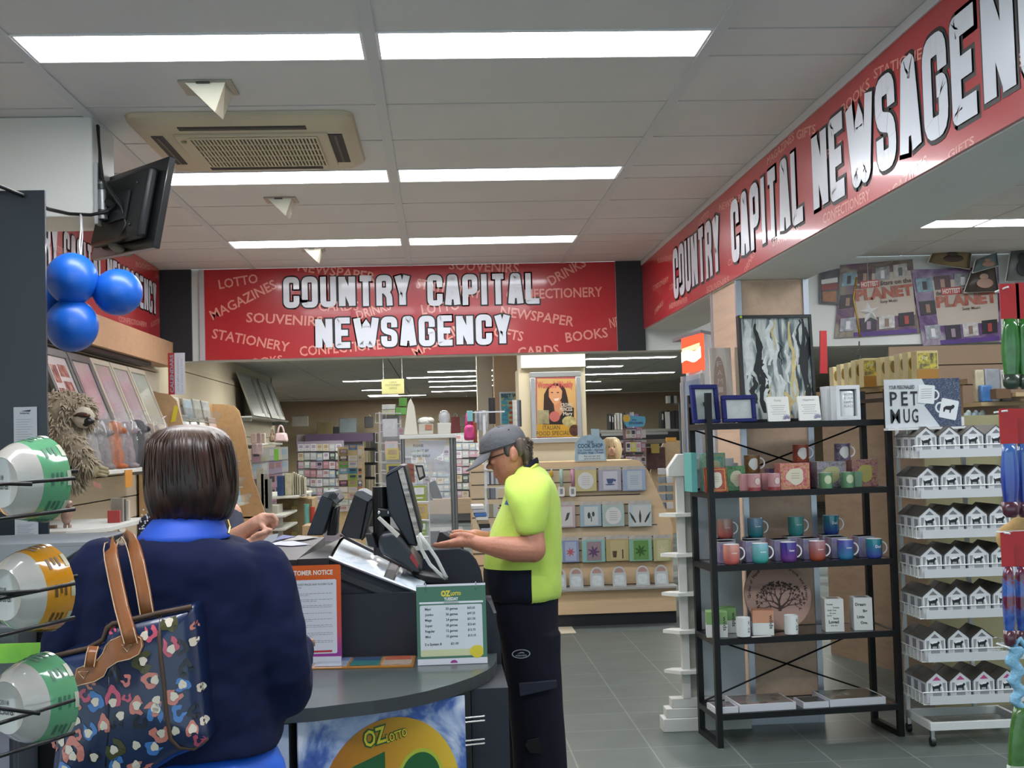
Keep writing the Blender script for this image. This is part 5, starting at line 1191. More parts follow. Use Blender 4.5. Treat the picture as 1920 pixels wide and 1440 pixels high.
def bowl(px,py,r,Y,colr,label,ang=-.32,tilt=.1,dep=.55):
    c=P(px,py,Y); t=thing('cereal_bowl',label,'bowl',c-V((0,0,r)),0,'labelled bowls in the black wire rack')
    ax=V((math.cos(ang),-math.sin(ang)*1.0,tilt)).normalized()
    z=ax; x=V((0,0,1)).cross(z).normalized(); y=z.cross(x); M=Matrix.Translation(c)@Matrix((x,y,z)).transposed().to_4x4()
    d=r*1.0
    pr=[(r*.54,-d*.98),(r*.57,-d*1.0),(r*.60,-d*.94),(r*.76,-d*.78),(r*.88,-d*.55),(r*.945,-d*.25),(r*.985,0),(r,d*.12),(r*.985,d*.13),(r*.955,d*.1),(r*.9,-d*.3),(r*.7,-d*.7),(.002,-d*.85)]
    mis=[0,0,0,0,1,1,1,1,0,0,0,0]
    mis=[0,0,0,0,1,1,1,0,0,0,0,0]
    mk('bowl_shell',B().lathe(pr,M,40,mis=mis),[mat('b9b3ad',.15,coat=.8),mat(colr,.15,coat=.8)],t,smooth='auto')
    b=B().lathe([(.001,-d*.965),(r*.535,-d*.965),(r*.54,-d*.98)],M,32,cap=False); mk('base_disc',b,mat('958c88',.4),t,smooth='auto')
    def on(a,s,e): # point on the outer wall, a angle, s 0..1 along band
        i=4+s*3; i0=int(i); f=i-i0; rr=pr[i0][0]*(1-f)+pr[i0+1][0]*f; zz=pr[i0][1]*(1-f)+pr[i0+1][1]*f
        return M@V(((rr+e)*math.cos(a),(rr+e)*math.sin(a),zz))
    for k in range(9):
        a0=k*2*PI/9+.15; b=B(); n=6
        pts=[on(a0+.34*i/n,.70,.0012) for i in range(n+1)]+[on(a0+.34*i/n,.98+.0*(i%2),.0012) for i in range(n+1)]
        b.add(pts,[(i,i+1,n+2+i,n+1+i) for i in range(n)]); q=mk('flavour_label',b,mat('b9bda8' if colr!='c8871a' else 'b5ad8e',.25,coat=.5),t)
        b=B()
        for s0,l in ((.2,.30),(.34,.22),(.48,.28)):
            pts=[on(a0+.03+l*i/4,s0,.001) for i in range(5)]+[on(a0+.03+l*i/4,s0+.07,.001) for i in range(5)]
            b.add(pts,[(i,i+1,6+i,5+i) for i in range(4)])
        mk('band_text',b,mat('3f6e58' if colr!='c8871a' else '5c3f14',.4),t)
    fr=Fr(M@V((0,0,-d*.968)),x*-1 if 0 else V((1,0,0))-z*z.x) ; fr.n=-z; fr.r=(V((1,0,0))-z*z.x).normalized(); fr.u=(-z).cross(fr.r)*1.0
    if fr.u.z<0: fr.u=-fr.u
    b=B(); tadd(b,'250/8',Fr(fr.o,-z.cross(V((0,0,1))).normalized()*-1 if 0 else V((0,0,1)).cross(-z),(0,0,1)),-.02,-.012,.012,w=.002,bold=.01); tadd(b,'2018',Fr(fr.o,V((0,0,1)).cross(-z),(0,0,1)),-.016,.004,.008,w=.002); mk('base_stamp',b,mat('4a4848',.5),t)
bowl(70,899,79*2.2/F,2.2,'5f9f74','green and white bowl, topmost of the three large ones in the wire rack',ang=-1.0,tilt=.03)
bowl(76,1103,80*2.2/F,2.2,'c8871a','yellow and white bowl in the middle of the wire rack',ang=-1.0,tilt=.03)
bowl(82,1308,81*2.2/F,2.2,'5f9f74','green and white bowl at the bottom of the wire rack',ang=-1.0,tilt=.03)
bowl(-68,1098,78*2.2/F,2.42,'c8871a','second yellow bowl cut off by the left picture edge',ang=-1.0,tilt=.03)
bowl(-62,1296,78*2.2/F,2.42,'5f9f74','second green bowl cut off by the left picture edge',ang=-1.0,tilt=.03)
# ================================================================ PEOPLE
def rings_px(rows,Y,M=None):
    out=[]
    for r in rows:
        y,xl,xr,d=r[:4]; oy=r[4] if len(r)>4 else 0
        a,c=P(xl,y,Y),P(xr,y,Y); m=(a+c)/2; out.append((V((m.x,Y+oy,m.z)),(c-a).length/2,d))
    return out[::-1]
def limb(b,pts,rad,mi=0,n=16,flat=1.0):
    b.tube(pts,rad,n,mi,flat=flat)
    for p,r in zip(pts,rad): b.ell(p,(r,r,r),mi=mi,nu=12,nv=8)
def finger(b,pts,r0,r1):
    n=len(pts); rr=[r0+(r1-r0)*i/(n-1) for i in range(n)]; limb(b,pts,rr,n=10)
def hair_mat(key,a,c,d):
    return ramp_mat(key,[(.3,a),(.5,c),(.72,d)],kind='noise',scale=(30,30,2.0),nscale=2.2,nz=.5,rough=.38,detail=5)
SKIN=lambda h,k: mat(h,.5,var=.08,vs=25,bump=.15,bs=120)
# ---------------- woman with the tote
Y=2.74
wm=thing('person','woman seen from behind in a navy jumper with a floral tote on her shoulder','person',V((P(340,1300,Y).x,Y,0)))
sk=SKIN('b98b78','w')
b=B(); hc=P(358,893,Y)
b.ell(hc,(.075,.088,.098),nu=20,nv=14); limb(b,[P(352,955,Y),P(352,1005,Y-.01)],[.055,.06])
b.ell(P(352,900,Y+.088),(.014,.02,.018)); b.ell(P(352,930,Y+.06),(.05,.045,.04)) # nose, jaw (facing away)
b.ell(hc+V((-.075,0,-.01)),(.01,.02,.03)); b.ell(hc+V((.075,0,-.01)),(.01,.02,.03)) # ears
b.loft(rings_px([(1000,310,394,.05),(1040,240,455,.09),(1080,205,470,.10),(1200,205,470,.10),(1320,210,460,.10),(1420,200,480,.11),(1470,205,475,.11)],Y),24)
zf=0; hx0,hx1=P(285,1440,Y).x,P(425,1440,Y).x
for x in (hx0,hx1): limb(b,[V((x,Y,.80)),V((x,Y,.45)),V((x,Y+.01,.12))],[.085,.055,.04])
# arms
Ls=P(175,1060,Y); Le=V((P(128,1250,Y).x,Y-.02,P(128,1255,Y).z)); Lw=V((P(250,1200,Y).x-.2,Y+.22,Le.z+.05))
Rs=P(492,1055,Y); Re=P(545,1290,Y); Rw=V((Re.x-.02,Y+.27,Re.z+.045))
limb(b,[P(205,1085,Y),P(150,1200,Y),Le+V((.012,.01,.012)),Lw],[.034,.032,.028,.024]); limb(b,[P(470,1085,Y),P(520,1190,Y-.01),P(534,1285,Y),Rw],[.034,.032,.028,.024])
for w_,s in ((Lw,1),(Rw,-1)):
    b.ell(w_+V((0,.05,0)),(.035,.05,.016))
    for i,(dx,l) in enumerate(((-.028,.055),(-.010,.068),(.010,.064),(.027,.05))): finger(b,[w_+V((dx,.08,0)),w_+V((dx*1.05,.08+l*.6,-.004)),w_+V((dx*1.05,.08+l,-.018))],.0085,.007)
    finger(b,[w_+V((s*.03,.03,0)),w_+V((s*.05,.06,-.004)),w_+V((s*.052,.085,-.01))],.010,.008)
remesh(mk('body',b,sk,wm),.006)
# hair bob
rows=[(795.5,350,354,.003),(796,338,368,.018),(798,323,384,.036),(801,311,398,.053),(806,300,412,.07),(813,291,422,.086),(824,284,431,.10),(840,278,438,.112),(862,274,443,.12),(890,272,446,.123),(915,272,447,.121),(932,274,446,.116),(946,277,443,.108),(957,281,439,.10),(966,284,434,.095),(972,288,430,.088),(976,296,424,.075)]
nz=lambda i,an: 1+.020*noise.noise(V((math.cos(an)*7,math.sin(an)*7,i*.12)))+.010*noise.noise(V((math.cos(an)*22,math.sin(an)*22,i*.15)))
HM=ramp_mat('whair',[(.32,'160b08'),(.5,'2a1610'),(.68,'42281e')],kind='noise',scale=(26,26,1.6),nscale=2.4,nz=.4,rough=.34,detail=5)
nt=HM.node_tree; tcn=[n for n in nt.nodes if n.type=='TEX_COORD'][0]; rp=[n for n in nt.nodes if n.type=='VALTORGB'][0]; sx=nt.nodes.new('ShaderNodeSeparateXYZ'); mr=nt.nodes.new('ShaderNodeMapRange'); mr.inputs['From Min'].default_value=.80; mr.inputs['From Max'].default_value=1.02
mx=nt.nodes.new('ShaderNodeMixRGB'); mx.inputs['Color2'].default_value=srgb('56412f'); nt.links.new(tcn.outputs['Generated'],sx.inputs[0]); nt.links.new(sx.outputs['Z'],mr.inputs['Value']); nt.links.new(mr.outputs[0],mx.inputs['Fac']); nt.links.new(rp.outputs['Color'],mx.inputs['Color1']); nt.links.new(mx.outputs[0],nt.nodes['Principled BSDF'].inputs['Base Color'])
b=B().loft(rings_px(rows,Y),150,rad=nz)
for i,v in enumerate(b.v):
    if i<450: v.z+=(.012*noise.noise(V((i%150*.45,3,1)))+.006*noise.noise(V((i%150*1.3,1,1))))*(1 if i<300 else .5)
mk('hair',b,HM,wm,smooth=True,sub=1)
rnd=random.Random(4)
b=B()
for i in range(60):
    a0=rnd.uniform(-2.9,-.25); p=[]; en=rnd.uniform(90,150)
    for k in range(6):
        f=k/5; yy_=806+f*en; row=[r for r in rows if r[0]>=yy_][0]; cx=(row[1]+row[2])/2; hw=(row[2]-row[1])/2+1.0
        aa=a0+.1*f; q=P(cx+hw*math.cos(aa),yy_,Y); q.y=Y+(row[3]+.001)*math.sin(aa); p.append(q)
    b.tube(p,[.0004,.0010,.0013,.0013,.0010,.0003],4)
mk('hair_highlights',b,ramp_mat('whair2',[(.35,'1c100c'),(.6,'40281e'),(.8,'6a4c3c')],kind='noise',scale=(10,10,2),nscale=2,rough=.35),wm,smooth=True)
# collar
b=B(); rows=[(962,300,405,.075,0),(972,290,412,.09,0),(985,278,418,.105,0),(1000,266,424,.118,0),(1010,256,430,.125,0)]
b.loft(rings_px(rows,Y-.005),40,cap=False); mk('shirt_collar',b,mat('1a4fc0',.6,var=.05,vs=6),wm,smooth=True,solid=.004)
JM=mat('0b1538',.85,spec=.25,var=.10,vs=4,bump=.5,bs=9)
b=B(); rows=[(1000,275,412,.10),(1008,258,430,.125),(1016,238,452,.135),(1026,215,472,.145),(1042,188,494,.155),(1065,168,508,.16),(1100,160,514,.16),(1180,158,516,.158),(1260,156,520,.158),(1330,152,526,.16),(1380,150,532,.165),(1404,152,530,.165)]
b.loft(rings_px(rows,Y),48,pw=2.2)
limb(b,[P(190,1062,Y),P(152,1130,Y-.005),P(132,1210,Y-.01),Le,V((Le.x+.02,Y+.12,Le.z+.03)),V((Lw.x,Lw.y-.02,Lw.z))],[.062,.066,.062,.055,.048,.04],n=24)
limb(b,[P(487,1058,Y),P(505,1130,Y-.01),P(518,1200,Y-.02),P(532,1262,Y-.02),P(536,1300,Y+.02),V((Rw.x,Rw.y-.02,Rw.z))],[.060,.064,.062,.058,.056,.042],n=24)
j=mk('jumper',b,JM,wm); remesh(j,.008,6)
tx=bpy.data.textures.new('folds','CLOUDS'); tx.noise_scale=.11; md=j.modifiers.new('folds','DISPLACE'); md.texture=tx; md.strength=.026; md.mid_level=.5
b=B(); rows=[(1398,165,520,.155),(1420,162,532,.16),(1500,150,545,.17),(1650,140,560,.18),(1800,140,565,.18)]
b.loft(rings_px(rows,Y),48,rad=lambda i,an:1+.03*math.sin(an*9+i)); mk('skirt',b,mat('1c5fd0',.6,var=.06,vs=6),wm,smooth=True,sub=1)
for x in (hx0,hx1): mk('shoe',B().ell((x,Y+.04,.045),(.045,.13,.045)).box(x-.04,x+.04,Y-.07,Y+.15,0,.02),BLACK,wm,smooth='auto')
b=B(); b.tube([P(427,975,Y-.06),P(431,988,Y-.07),P(428,1000,Y-.08)],.0025,6); mk('earring_chain',b,mat('b59a5a',.3,.9),wm)
# ---------------- tote bag
Yb_=2.50
tb_=thing('tote_bag','dark blue floral tote bag with tan leather straps on the woman shoulder','bag',P(245,1440,Yb_))
OX=[(108,1228),(132,1222),(168,1214),(196,1198),(204,1176),(214,1168),(250,1160),(300,1148),(362,1136),(367,1160),(376,1250),(383,1340),(392,1386),(378,1402),(330,1420),(290,1445),(250,1470),(180,1492),(100,1490),(96,1460),(105,1380),(112,1300)]
fr=Fr(P(250,1320,Yb_),(1,0,0),(0,0,1)); 
def bu(x,y): return fr.px(x,y,0)
OUTL=[bu(*p) for p in OX]; cu=sum(p[0] for p in OUTL)/len(OUTL); cv=sum(p[1] for p in OUTL)/len(OUTL)
b=B(); n=len(OUTL); lay=[(1,-.13),(1,-.02),(.985,0),(.93,.016),(.8,.028),(.55,.036),(.25,.040)]
dense=[]
for i in range(n):
    a,c=OUTL[i],OUTL[(i+1)%n]
    for k in range(3): dense.append((a[0]+(c[0]-a[0])*k/3,a[1]+(c[1]-a[1])*k/3))
n=len(dense); vs=[]
for s,w_ in lay:
    for u,v in dense: vs.append(fr.p(cu+(u-cu)*s,cv+(v-cv)*s,w_))
fs=[]
dense_area=sum(dense[i][0]*dense[(i+1)%n][1]-dense[(i+1)%n][0]*dense[i][1] for i in range(n))
for l in range(len(lay)-1):
    for i in range(n):
        j2=(i+1)%n; q_=(l*n+i,l*n+j2,(l+1)*n+j2,(l+1)*n+i); fs.append(q_ if dense_area>0 else q_[::-1])
fs.append(tuple((len(lay)-1)*n+i for i in range(n)) if dense_area>0 else tuple((len(lay)-1)*n+i for i in reversed(range(n))))
fs.append(tuple(i for i in reversed(range(n))) if dense_area>0 else tuple(range(n)))
b.add(vs,fs); BAGM=mat('13254a',.28,coat=.35,var=.22,vs=7); body=mk('bag_body',b,BAGM,tb_,smooth=True)
def depth(u,v):
    # bulge height at u,v : find scale s
    lo,hi=0,1.0
    du,dv=u-cu,v-cv
    best=9
    for i in range(n):
        a=(dense[i][0]-cu,dense[i][1]-cv); c=(dense[(i+1)%n][0]-cu,dense[(i+1)%n][1]-cv)
        den=du*(c[1]-a[1])-dv*(c[0]-a[0])
        if abs(den)<1e-12: continue
        t_=(a[0]*(c[1]-a[1])-a[1]*(c[0]-a[0]))/den; s_=(a[0]*dv-a[1]*du)/den
        if t_>0 and -1e-6<=s_<=1+1e-6: best=min(best,t_)
    s=1/best if best<9 else 0
    for (s1,w1),(s0,w0) in zip(lay[1:],lay[2:]):
        if s0<=s<=s1: return w0+(w1-w0)*(s-s0)/(s1-s0)
    return .040 if s<.25 else -.01
def blob(b,px,py,ru,rv,seed,mi,lift,wob=.16,a0=0,a1=2*PI,hole=0):
    c=bu(px,py); k=Yb_/F; ru*=k; rv*=k; m=18
    pts=circ(c[0],c[1],ru,rv,n=m,wob=wob,seed=seed)
    if hole:
        inn=circ(c[0],c[1],ru*hole,rv*hole,n=m,wob=wob*.5,seed=seed)
        k0=random.Random(seed).randrange(m); use=[(k0+i)%m for i in range(int(m*.86)+1)]
        P3=[fr.p(u,v,depth(u,v)+lift) for u,v in [pts[i] for i in use]+[inn[i] for i in use]]; L_=len(use)
        b.add(P3,[(i,i+1,L_+i+1,L_+i) for i in range(L_-1)],mi)
    else:
        mid=[( (u+c[0])/2,(v+c[1])/2 ) for u,v in pts]
        P3=[fr.p(u,v,depth(u,v)+lift) for u,v in pts+mid+[c]]
        b.add(P3,[(i,(i+1)%m,m+(i+1)%m,m+i) for i in range(m)]+[(m+i,m+(i+1)%m,2*m) for i in range(m)],mi)
FL=[mat('c9776a',.3,coat=.3),mat('c24d66',.3,coat=.3),mat('3f74b4',.3,coat=.3),mat('44431f',.3,coat=.3),mat('d8cbb8',.3,coat=.3),mat('10141f',.3,coat=.3)]
b=B()
flow=[(297,1320,17,16,0),(332,1300,17,16,0),(290,1268,16,17,0),(326,1205,16,22,1),(288,1182,14,18,1),(323,1163,18,20,3),(276,1235,20,22,3),(189,1308,17,20,2),(178,1361,14,19,2),(222,1300,16,22,1),(266,1316,15,19,0),(205,1350,12,20,0),(146,1400,24,26,0),
 (224,1395,20,24,3),(295,1395,17,15,2),(308,1368,20,18,0),(347,1279,16,13,2),(365,1362,12,16,0),(376,1385,11,14,1),(228,1426,16,16,2),(170,1296,14,14,1),(150,1320,12,12,0),(270,1430,24,12,0),(246,1268,10,13,0),(155,1370,10,11,0),(128,1436,16,14,2),(248,1300,10,9,1),(300,1330,16,20,2),(342,1330,14,18,2),
 (216,1180,8,8,1),(366,1173,8,8,0),(180,1278,10,8,0),(105,1395,14,12,0),(272,1345,14,16,5),(228,1345,14,16,5),(354,1250,14,18,5),(346,1210,12,16,5),(368,1330,12,14,5),(225,1258,14,16,5),(185,1410,14,14,5),(200,1180,8,10,5)]
for i,(x,y,ru,rv,mi) in enumerate(flow): blob(b,x,y,ru*.88,rv*.88,i,mi,.0012,.15,hole=.40)
cen=[(299,1319),(333,1299),(322,1163),(302,1321),(189,1308),(176,1366),(222,1309),(266,1314),(146,1410),(138,1398),(223,1397),(297,1393),(310,1367),(348,1278),(366,1361),(226,1427),(277,1233),(365,1201),(328,1212),(299,1268),(236,1333),(153,1344),(186,1411),(264,1389),(302,1305),(205,1352),(336,1363),(278,1187),(122,1385),(378,1288),(130,1436),(262,1427),(384,1350)]
for i,(x,y) in enumerate(cen): blob(b,x,y,7,8,i+50,4,.0019,.12)
mk('flower_pattern',b,FL,body)
PIP=mat('4a3527',.55)
tp=[(108,1228),(132,1222),(168,1214),(196,1198),(204,1176),(214,1168),(250,1160),(300,1148),(362,1136)]
mk('top_piping',B().tube([fr.p(*bu(x,y),.012) for x,y in tp],.005,8),PIP,tb_,smooth=True)
mk('seam_piping',B().tube([fr.p(*bu(x,y),depth(*bu(x,y))+.003) for x,y in ((302,1152),(306,1190),(310,1230),(316,1280),(320,1330),(327,1378),(340,1396),(365,1403),(390,1384))],.004,8),PIP,tb_,smooth=True)
mk('seam_piping',B().tube([fr.p(*bu(x,y),depth(*bu(x,y))+.0) for x,y in ((213,1262),(214,1310),(212,1370),(206,1430))],.0018,6),mat('0d1524',.4),tb_,smooth=True)
LE=mat('8a5228',.38,var=.10,vs=20,coat=.15); ST=mat('c4a98a',.6)
def strap(px,w,nm,lab=None):
    q=[P(x,y,yy) for x,y,yy in px]; o=mk(nm,B().tube(q,w,8,flat=.16,up=(0,1,0)),LE,tb_,smooth=True)
    for s in (-1,1): mk('stitching',B().tube([p+V((s*w*.84,-.0035,0)) for p in q],.0011,5),ST,o)
strap([(276,1152,2.50),(268,1105,2.52),(258,1055,2.54),(252,1030,2.56),(246,1013,2.60),(240,1006,2.66),(236,1012,2.78)],.015,'rear_strap')
strap([(246,1206,2.462),(239,1180,2.47),(228,1140,2.50),(217,1090,2.53),(209,1050,2.55),(207,1030,2.57),(209,1018,2.62),(214,1016,2.72)],.015,'front_strap')
strap([(168,1250,2.46),(172,1225,2.47),(176,1212,2.48)],.011,'side_strap')
pt=[(145,1275),(152,1248),(165,1243),(185,1238),(200,1220),(205,1205),(215,1195),(235,1186),(262,1184),(275,1190),(278,1205),(272,1220),(255,1229),(232,1234),(212,1247),(205,1262),(188,1272),(165,1278),(150,1282)]
pu=[bu(x,y) for x,y in pt]; b=B(); c=(sum(p[0] for p in pu)/len(pu),sum(p[1] for p in pu)/len(pu)); m=len(pu)
def DD(u,v): return max(depth(u,v),.012)+.004
b=B(); sgn=sum(pu[i][0]*pu[(i+1)%m][1]-pu[(i+1)%m][0]*pu[i][1] for i in range(m))
# triangulated strip patch following the bulge
bm=bmesh.new(); f=bm.faces.new([bm.verts.new((u,v,0)) for u,v in (pu if sgn>0 else pu[::-1])]); bmesh.ops.triangulate(bm,faces=[f]); bmesh.ops.subdivide_edges(bm,edges=bm.edges[:],cuts=2,use_grid_fill=True); bm.verts.index_update()
b.add([fr.p(v.co.x,v.co.y,DD(v.co.x,v.co.y)) for v in bm.verts],[tuple(v.index for v in f.verts) for f in bm.faces]); bm.free()
lp=mk('leather_patch',b,LE,tb_,smooth=True)
mk('stitching',B().tube([fr.p(c[0]+(u-c[0])*.95,c[1]+(v-c[1])*.95,DD(u,v)+.001) for u,v in pu],.0010,5,closed=True),ST,lp)
for x,y in ((247,1207),(167,1256)):
    mk('stitching',B().tube([fr.p(*bu(x+dx,y+dy),DD(*bu(x,y))+.002) for dx,dy in ((-9,-3),(9,-4),(1,9))],.0013,5,closed=True),ST,lp)
# ---------------- man in the lime shirt
Y=4.75; mn=thing('person','man in grey cap, lime and navy work shirt and navy trousers, looking down','person',V((P(990,1300,Y).x,Y,0)))
sk=SKIN('b57a62','m'); k=Y/F
b=B()
b.loft(rings_px([(818,932,972,.04),(824,920,984,.06),(835,910,993,.074),(850,911,994,.076),(862,915,991,.075),(872,920,988,.072),(882,925,984,.068),(892,931,978,.060),(900,937,972,.050),(907,942,962,.032)],Y),28,pw=2.1)
b.prism([P(921,860,Y-.012),P(911,876,Y-.012),P(913,880,Y-.012),P(926,880,Y-.012)][::-1],V((0,.024,0))); b.ell(P(916,876,Y),(.011,.014,.009)) # nose
b.ell(P(929,888,Y),(.010,.024,.006)); b.ell(P(932,894,Y),(.010,.020,.006)) # lips
b.ell(P(942,902,Y),(.018,.024,.014)) # chin
b.ell(P(964,851,Y-.078),(.016,.010,.029),rot=(0,-.2,0)); b.ell(P(961,858,Y-.086),(.008,.006,.016)); b.ell(P(964,851,Y+.078),(.016,.010,.029))
b.ell(P(923,866,Y-.045),(.010,.014,.009)) # eye socket brow
b.loft([(P(968,880,Y),.062,.060),(P(978,905,Y),.062,.065),(P(985,930,Y),.075,.09)][::-1],20)
b.loft(rings_px([(905,965,1015,.07),(925,962,1025,.12),(960,955,1030,.15),(1020,940,1034,.14),(1100,935,1032,.13),(1140,945,1030,.12),(1180,955,1025,.11)],Y),24)
Sh=P(993,935,Y-.18); El=P(1000,1031,Y-.24); Wr=P(908,1022,Y-.20); 
limb(b,[Sh,P(997,985,Y-.215),El],[.04,.042,.046]); limb(b,[El,P(965,1030,Y-.235),P(935,1026,Y-.22),Wr,P(895,1019,Y-.19)],[.045,.047,.040,.030,.028])
Pm=P(876,1014,Y-.18); b.ell(Pm,(.045,.018,.026),rot=(0,.10,0)); b.ell(P(885,1015,Y-.185),(.035,.02,.026))
for i,(dz,dy) in enumerate(((8,-.018),(3,-.026),(-3,-.028),(-8,-.02))):
    l=[46,52,50,40][i]
    finger(b,[P(866,1016+dz*.7,Y-.18+dy*.5),P(866-l*.45,1019+dz*.55,Y-.18+dy),P(866-l*.8,1022+dz*.5,Y-.17+dy),P(866-l,1022+dz*.4,Y-.15+dy)],.0095,.0075)
finger(b,[P(884,1006,Y-.19),P(868,1002,Y-.185),P(854,1003,Y-.175),P(846,1006,Y-.165)],.012,.009)
S2=P(990,935,Y+.18); E2=P(985,1030,Y+.22); W2=P(905,1010,Y+.02)
limb(b,[S2,P(990,985,Y+.215),E2],[.04,.042,.046]); limb(b,[E2,P(940,1018,Y+.10),W2,P(890,1006,Y-.02)],[.045,.040,.030,.028]); b.ell(P(874,1003,Y-.04),(.042,.024,.018))
for i in range(4): finger(b,[P(868,1000+i*3,Y-.05+i*.012),P(852,1001+i*3,Y-.06+i*.012),P(840,1005+i*3,Y-.065+i*.012)],.009,.0075)
finger(b,[P(878,1001,Y-.06),P(862,997,Y-.08),P(850,998,Y-.09)],.011,.009)
hp=[P(985,1230,Y).x,P(1000,1230,Y).x]
for x,yy in ((hp[0],Y+.10),(hp[1],Y-.09)): limb(b,[V((x,yy*.6+Y*.4,.80)),V((x+.01,yy,.47)),V((x+.03,yy,.1))],[.05,.045,.04])
remesh(mk('body',b,sk,mn),.0045,1)
# hair
b=B(); rnd=random.Random(9)
b.loft(rings_px([(820,966,992,.070),(832,962,997,.078),(848,968,999,.081),(862,972,997,.078),(872,978,992,.068)],Y),26,rad=lambda i,an:1+.03*noise.noise(V((math.cos(an)*7,math.sin(an)*7,i))))
b.ell(P(953,842,Y-.074),(.018,.006,.03)); b.ell(P(975,838,Y-.074),(.022,.010,.035))
for i in range(150):
    y=rnd.uniform(825,875); a=rnd.uniform(-.2,1.0); x=P(978,y,Y); c=V((x.x+.034*math.cos(a*1.2),Y-.079*math.sin(a+.35),x.z)); d=V((.012*rnd.random()+.004,rnd.uniform(-.006,.004),-.016)); d=d*.6; b.tube([c,c+d*.6,c+d+V((.002,0,.002))],[.0022,.0018,.0006],5)
mk('hair',b,hair_mat('mhair','2a211c','4d4138','6b5d50'),mn,smooth=True)
# cap
t_=0.27; M=Matrix.Translation(P(944,838,Y))@Euler((0,-t_,0)).to_matrix().to_4x4()
CM=mat('5d5e63',.85,var=.12,vs=12,bump=.5,bs=40)
b=B(); n=36; prof=[(1.0,-.012),(1.0,.0),(.985,.25),(.94,.48),(.84,.70),(.66,.87),(.42,.97),(.18,1.0),(.01,1.005)]
vs=[]; 
for r_,z_ in prof:
    for j_ in range(n):
        an=2*PI*j_/n; vs.append(M@V((r_*.094*math.cos(an)*(1+.0*z_),r_*.083*math.sin(an),z_*.078+.004*math.cos(an*3)*(z_>.3))))
b.add(vs,[(i*n+j_,i*n+(j_+1)%n,(i+1)*n+(j_+1)%n,(i+1)*n+j_) for i in range(len(prof)-1) for j_ in range(n)]); 
cap=mk('cap',b,CM,mn,smooth=True,sub=1)
b=B(); vs=[]; m=15
for i in range(7):
    f=i/6
    for j_ in range(m):
        an=PI*(.5+ .20)+ (PI*.60)*j_/(m-1)   # around the front (-x)
        base=V((.094*math.cos(an),.083*math.sin(an),-.004)); out=V((-1,.0,-.62)).normalized()*(.082*f*math.sqrt(max(0,1-((j_-(m-1)/2)/((m-1)/2*1.02))**2)))
        vs.append(M@(base+out+V((0,0,-.006*((j_-(m-1)/2)/((m-1)/2))**2*f*2))))
b.add(vs,[(i*m+j_,i*m+j_+1,(i+1)*m+j_+1,(i+1)*m+j_) for i in range(6) for j_ in range(m-1)]); mk('peak',b,mat('66676c',.8,bump=.3,bs=60),cap,smooth=True,solid=.004)
mk('cap_button',B().ell(M@V((0,0,.08)),(.006,.006,.004)),CM,cap); 
for an in (2.0,4.2,5.2): p=M@V((.075*math.cos(an),.066*math.sin(an),.058)); mk('eyelet',B().ell(p,(.003,.003,.003)),mat('2a2b30',.5),cap)
b=B().tube([M@V((.0955*math.cos(a),.0845*math.sin(a),.004)) for a in [2*PI*i/36 for i in range(36)]],.002,5,closed=True); mk('cap_band',b,mat('38393d',.8),cap)
# glasses
b=B(); b.tube([P(958,846,Y-.078),P(940,852,Y-.074),P(922,858,Y-.058)],.0022,6).tube([P(958,846,Y+.078),P(940,852,Y+.074),P(922,858,Y+.058)],.0022,6)
for s in (-1,1):
    c=P(918,864,Y+s*.032); b.tube([c+V((.003*math.sin(a),.026*math.cos(a),.017*math.sin(a))) for a in [2*PI*i/16 for i in range(16)]],.002,6,closed=True)
b.tube([P(916,860,Y-.008),P(916,860,Y+.008)],.002,6)
g=mk('glasses',b,mat('16171a',.3),mn,smooth=True)
for s in (-1,1): 
    c=P(918,864,Y+s*.032); b=B(); b.add([c+V((.003*math.sin(a),.025*math.cos(a),.016*math.sin(a))) for a in [2*PI*i/16 for i in range(16)]],[tuple(range(16))]); mk('lens',b,mat('1e2226',.05,coat=1),g)
# shirt
LM=mat('bedb5c',.75,var=.05,vs=9,bump=.35,bs=14,sheen=.1); NV=mat('0c1120',.8,spec=.25,bump=.3,bs=16)
b=B(); rows=[(872,972,1004,.07),(880,965,1016,.11),(888,959,1026,.15),(900,953,1036,.19),(920,946,1044,.21),(950,938,1049,.212),(980,926,1051,.205),(1015,913,1052,.198),(1045,907,1053,.192),(1057,905,1053,.19),(1085,905,1053,.188),(1110,907,1053,.186),(1128,911,1052,.184)]
b.loft(rings_px(rows,Y),56,pw=2.3,rad=lambda i,an:1+.012*noise.noise(V((math.cos(an)*3,math.sin(an)*3,i*.6))))
zc=P(950,1057,Y).z; xc=P(989,1057,Y).x
for i,f in enumerate(b.f):
    c=sum((b.v[j_] for j_ in f),V())/len(f)
    if c.z<zc+.003 and c.x<xc: b.m[i]=1
for Sx,sgn in ((Sh,-1),(S2,1)):
    yy=Y+sgn*.2
    rg=[(P(985,889,Y+sgn*.12),.05,.03),(P(986,897,Y+sgn*.15),.085,.06),(P(988,912,Y+sgn*.18),.092,.070),(P(990,930,yy),.088,.072),(P(993,955,yy+sgn*.015),.074,.062),(P(995,985,yy+sgn*.025),.063,.060),(P(995,1006,yy+sgn*.03),.056,.060)]
    b.loft([(c,rx*.95,ry) for c,rx,ry in rg][::-1],28,rad=lambda i,an:1+.03*noise.noise(V((math.cos(an)*2,math.sin(an)*2,i*1.0+sgn))))
sh=mk('work_shirt',b,[LM,NV],mn,smooth=True); md=sh.modifiers.new('sub','SUBSURF'); md.levels=md.render_levels=1; md=sh.modifiers.new('folds','DISPLACE'); md.texture=tx; md.strength=.022; md.mid_level=.5
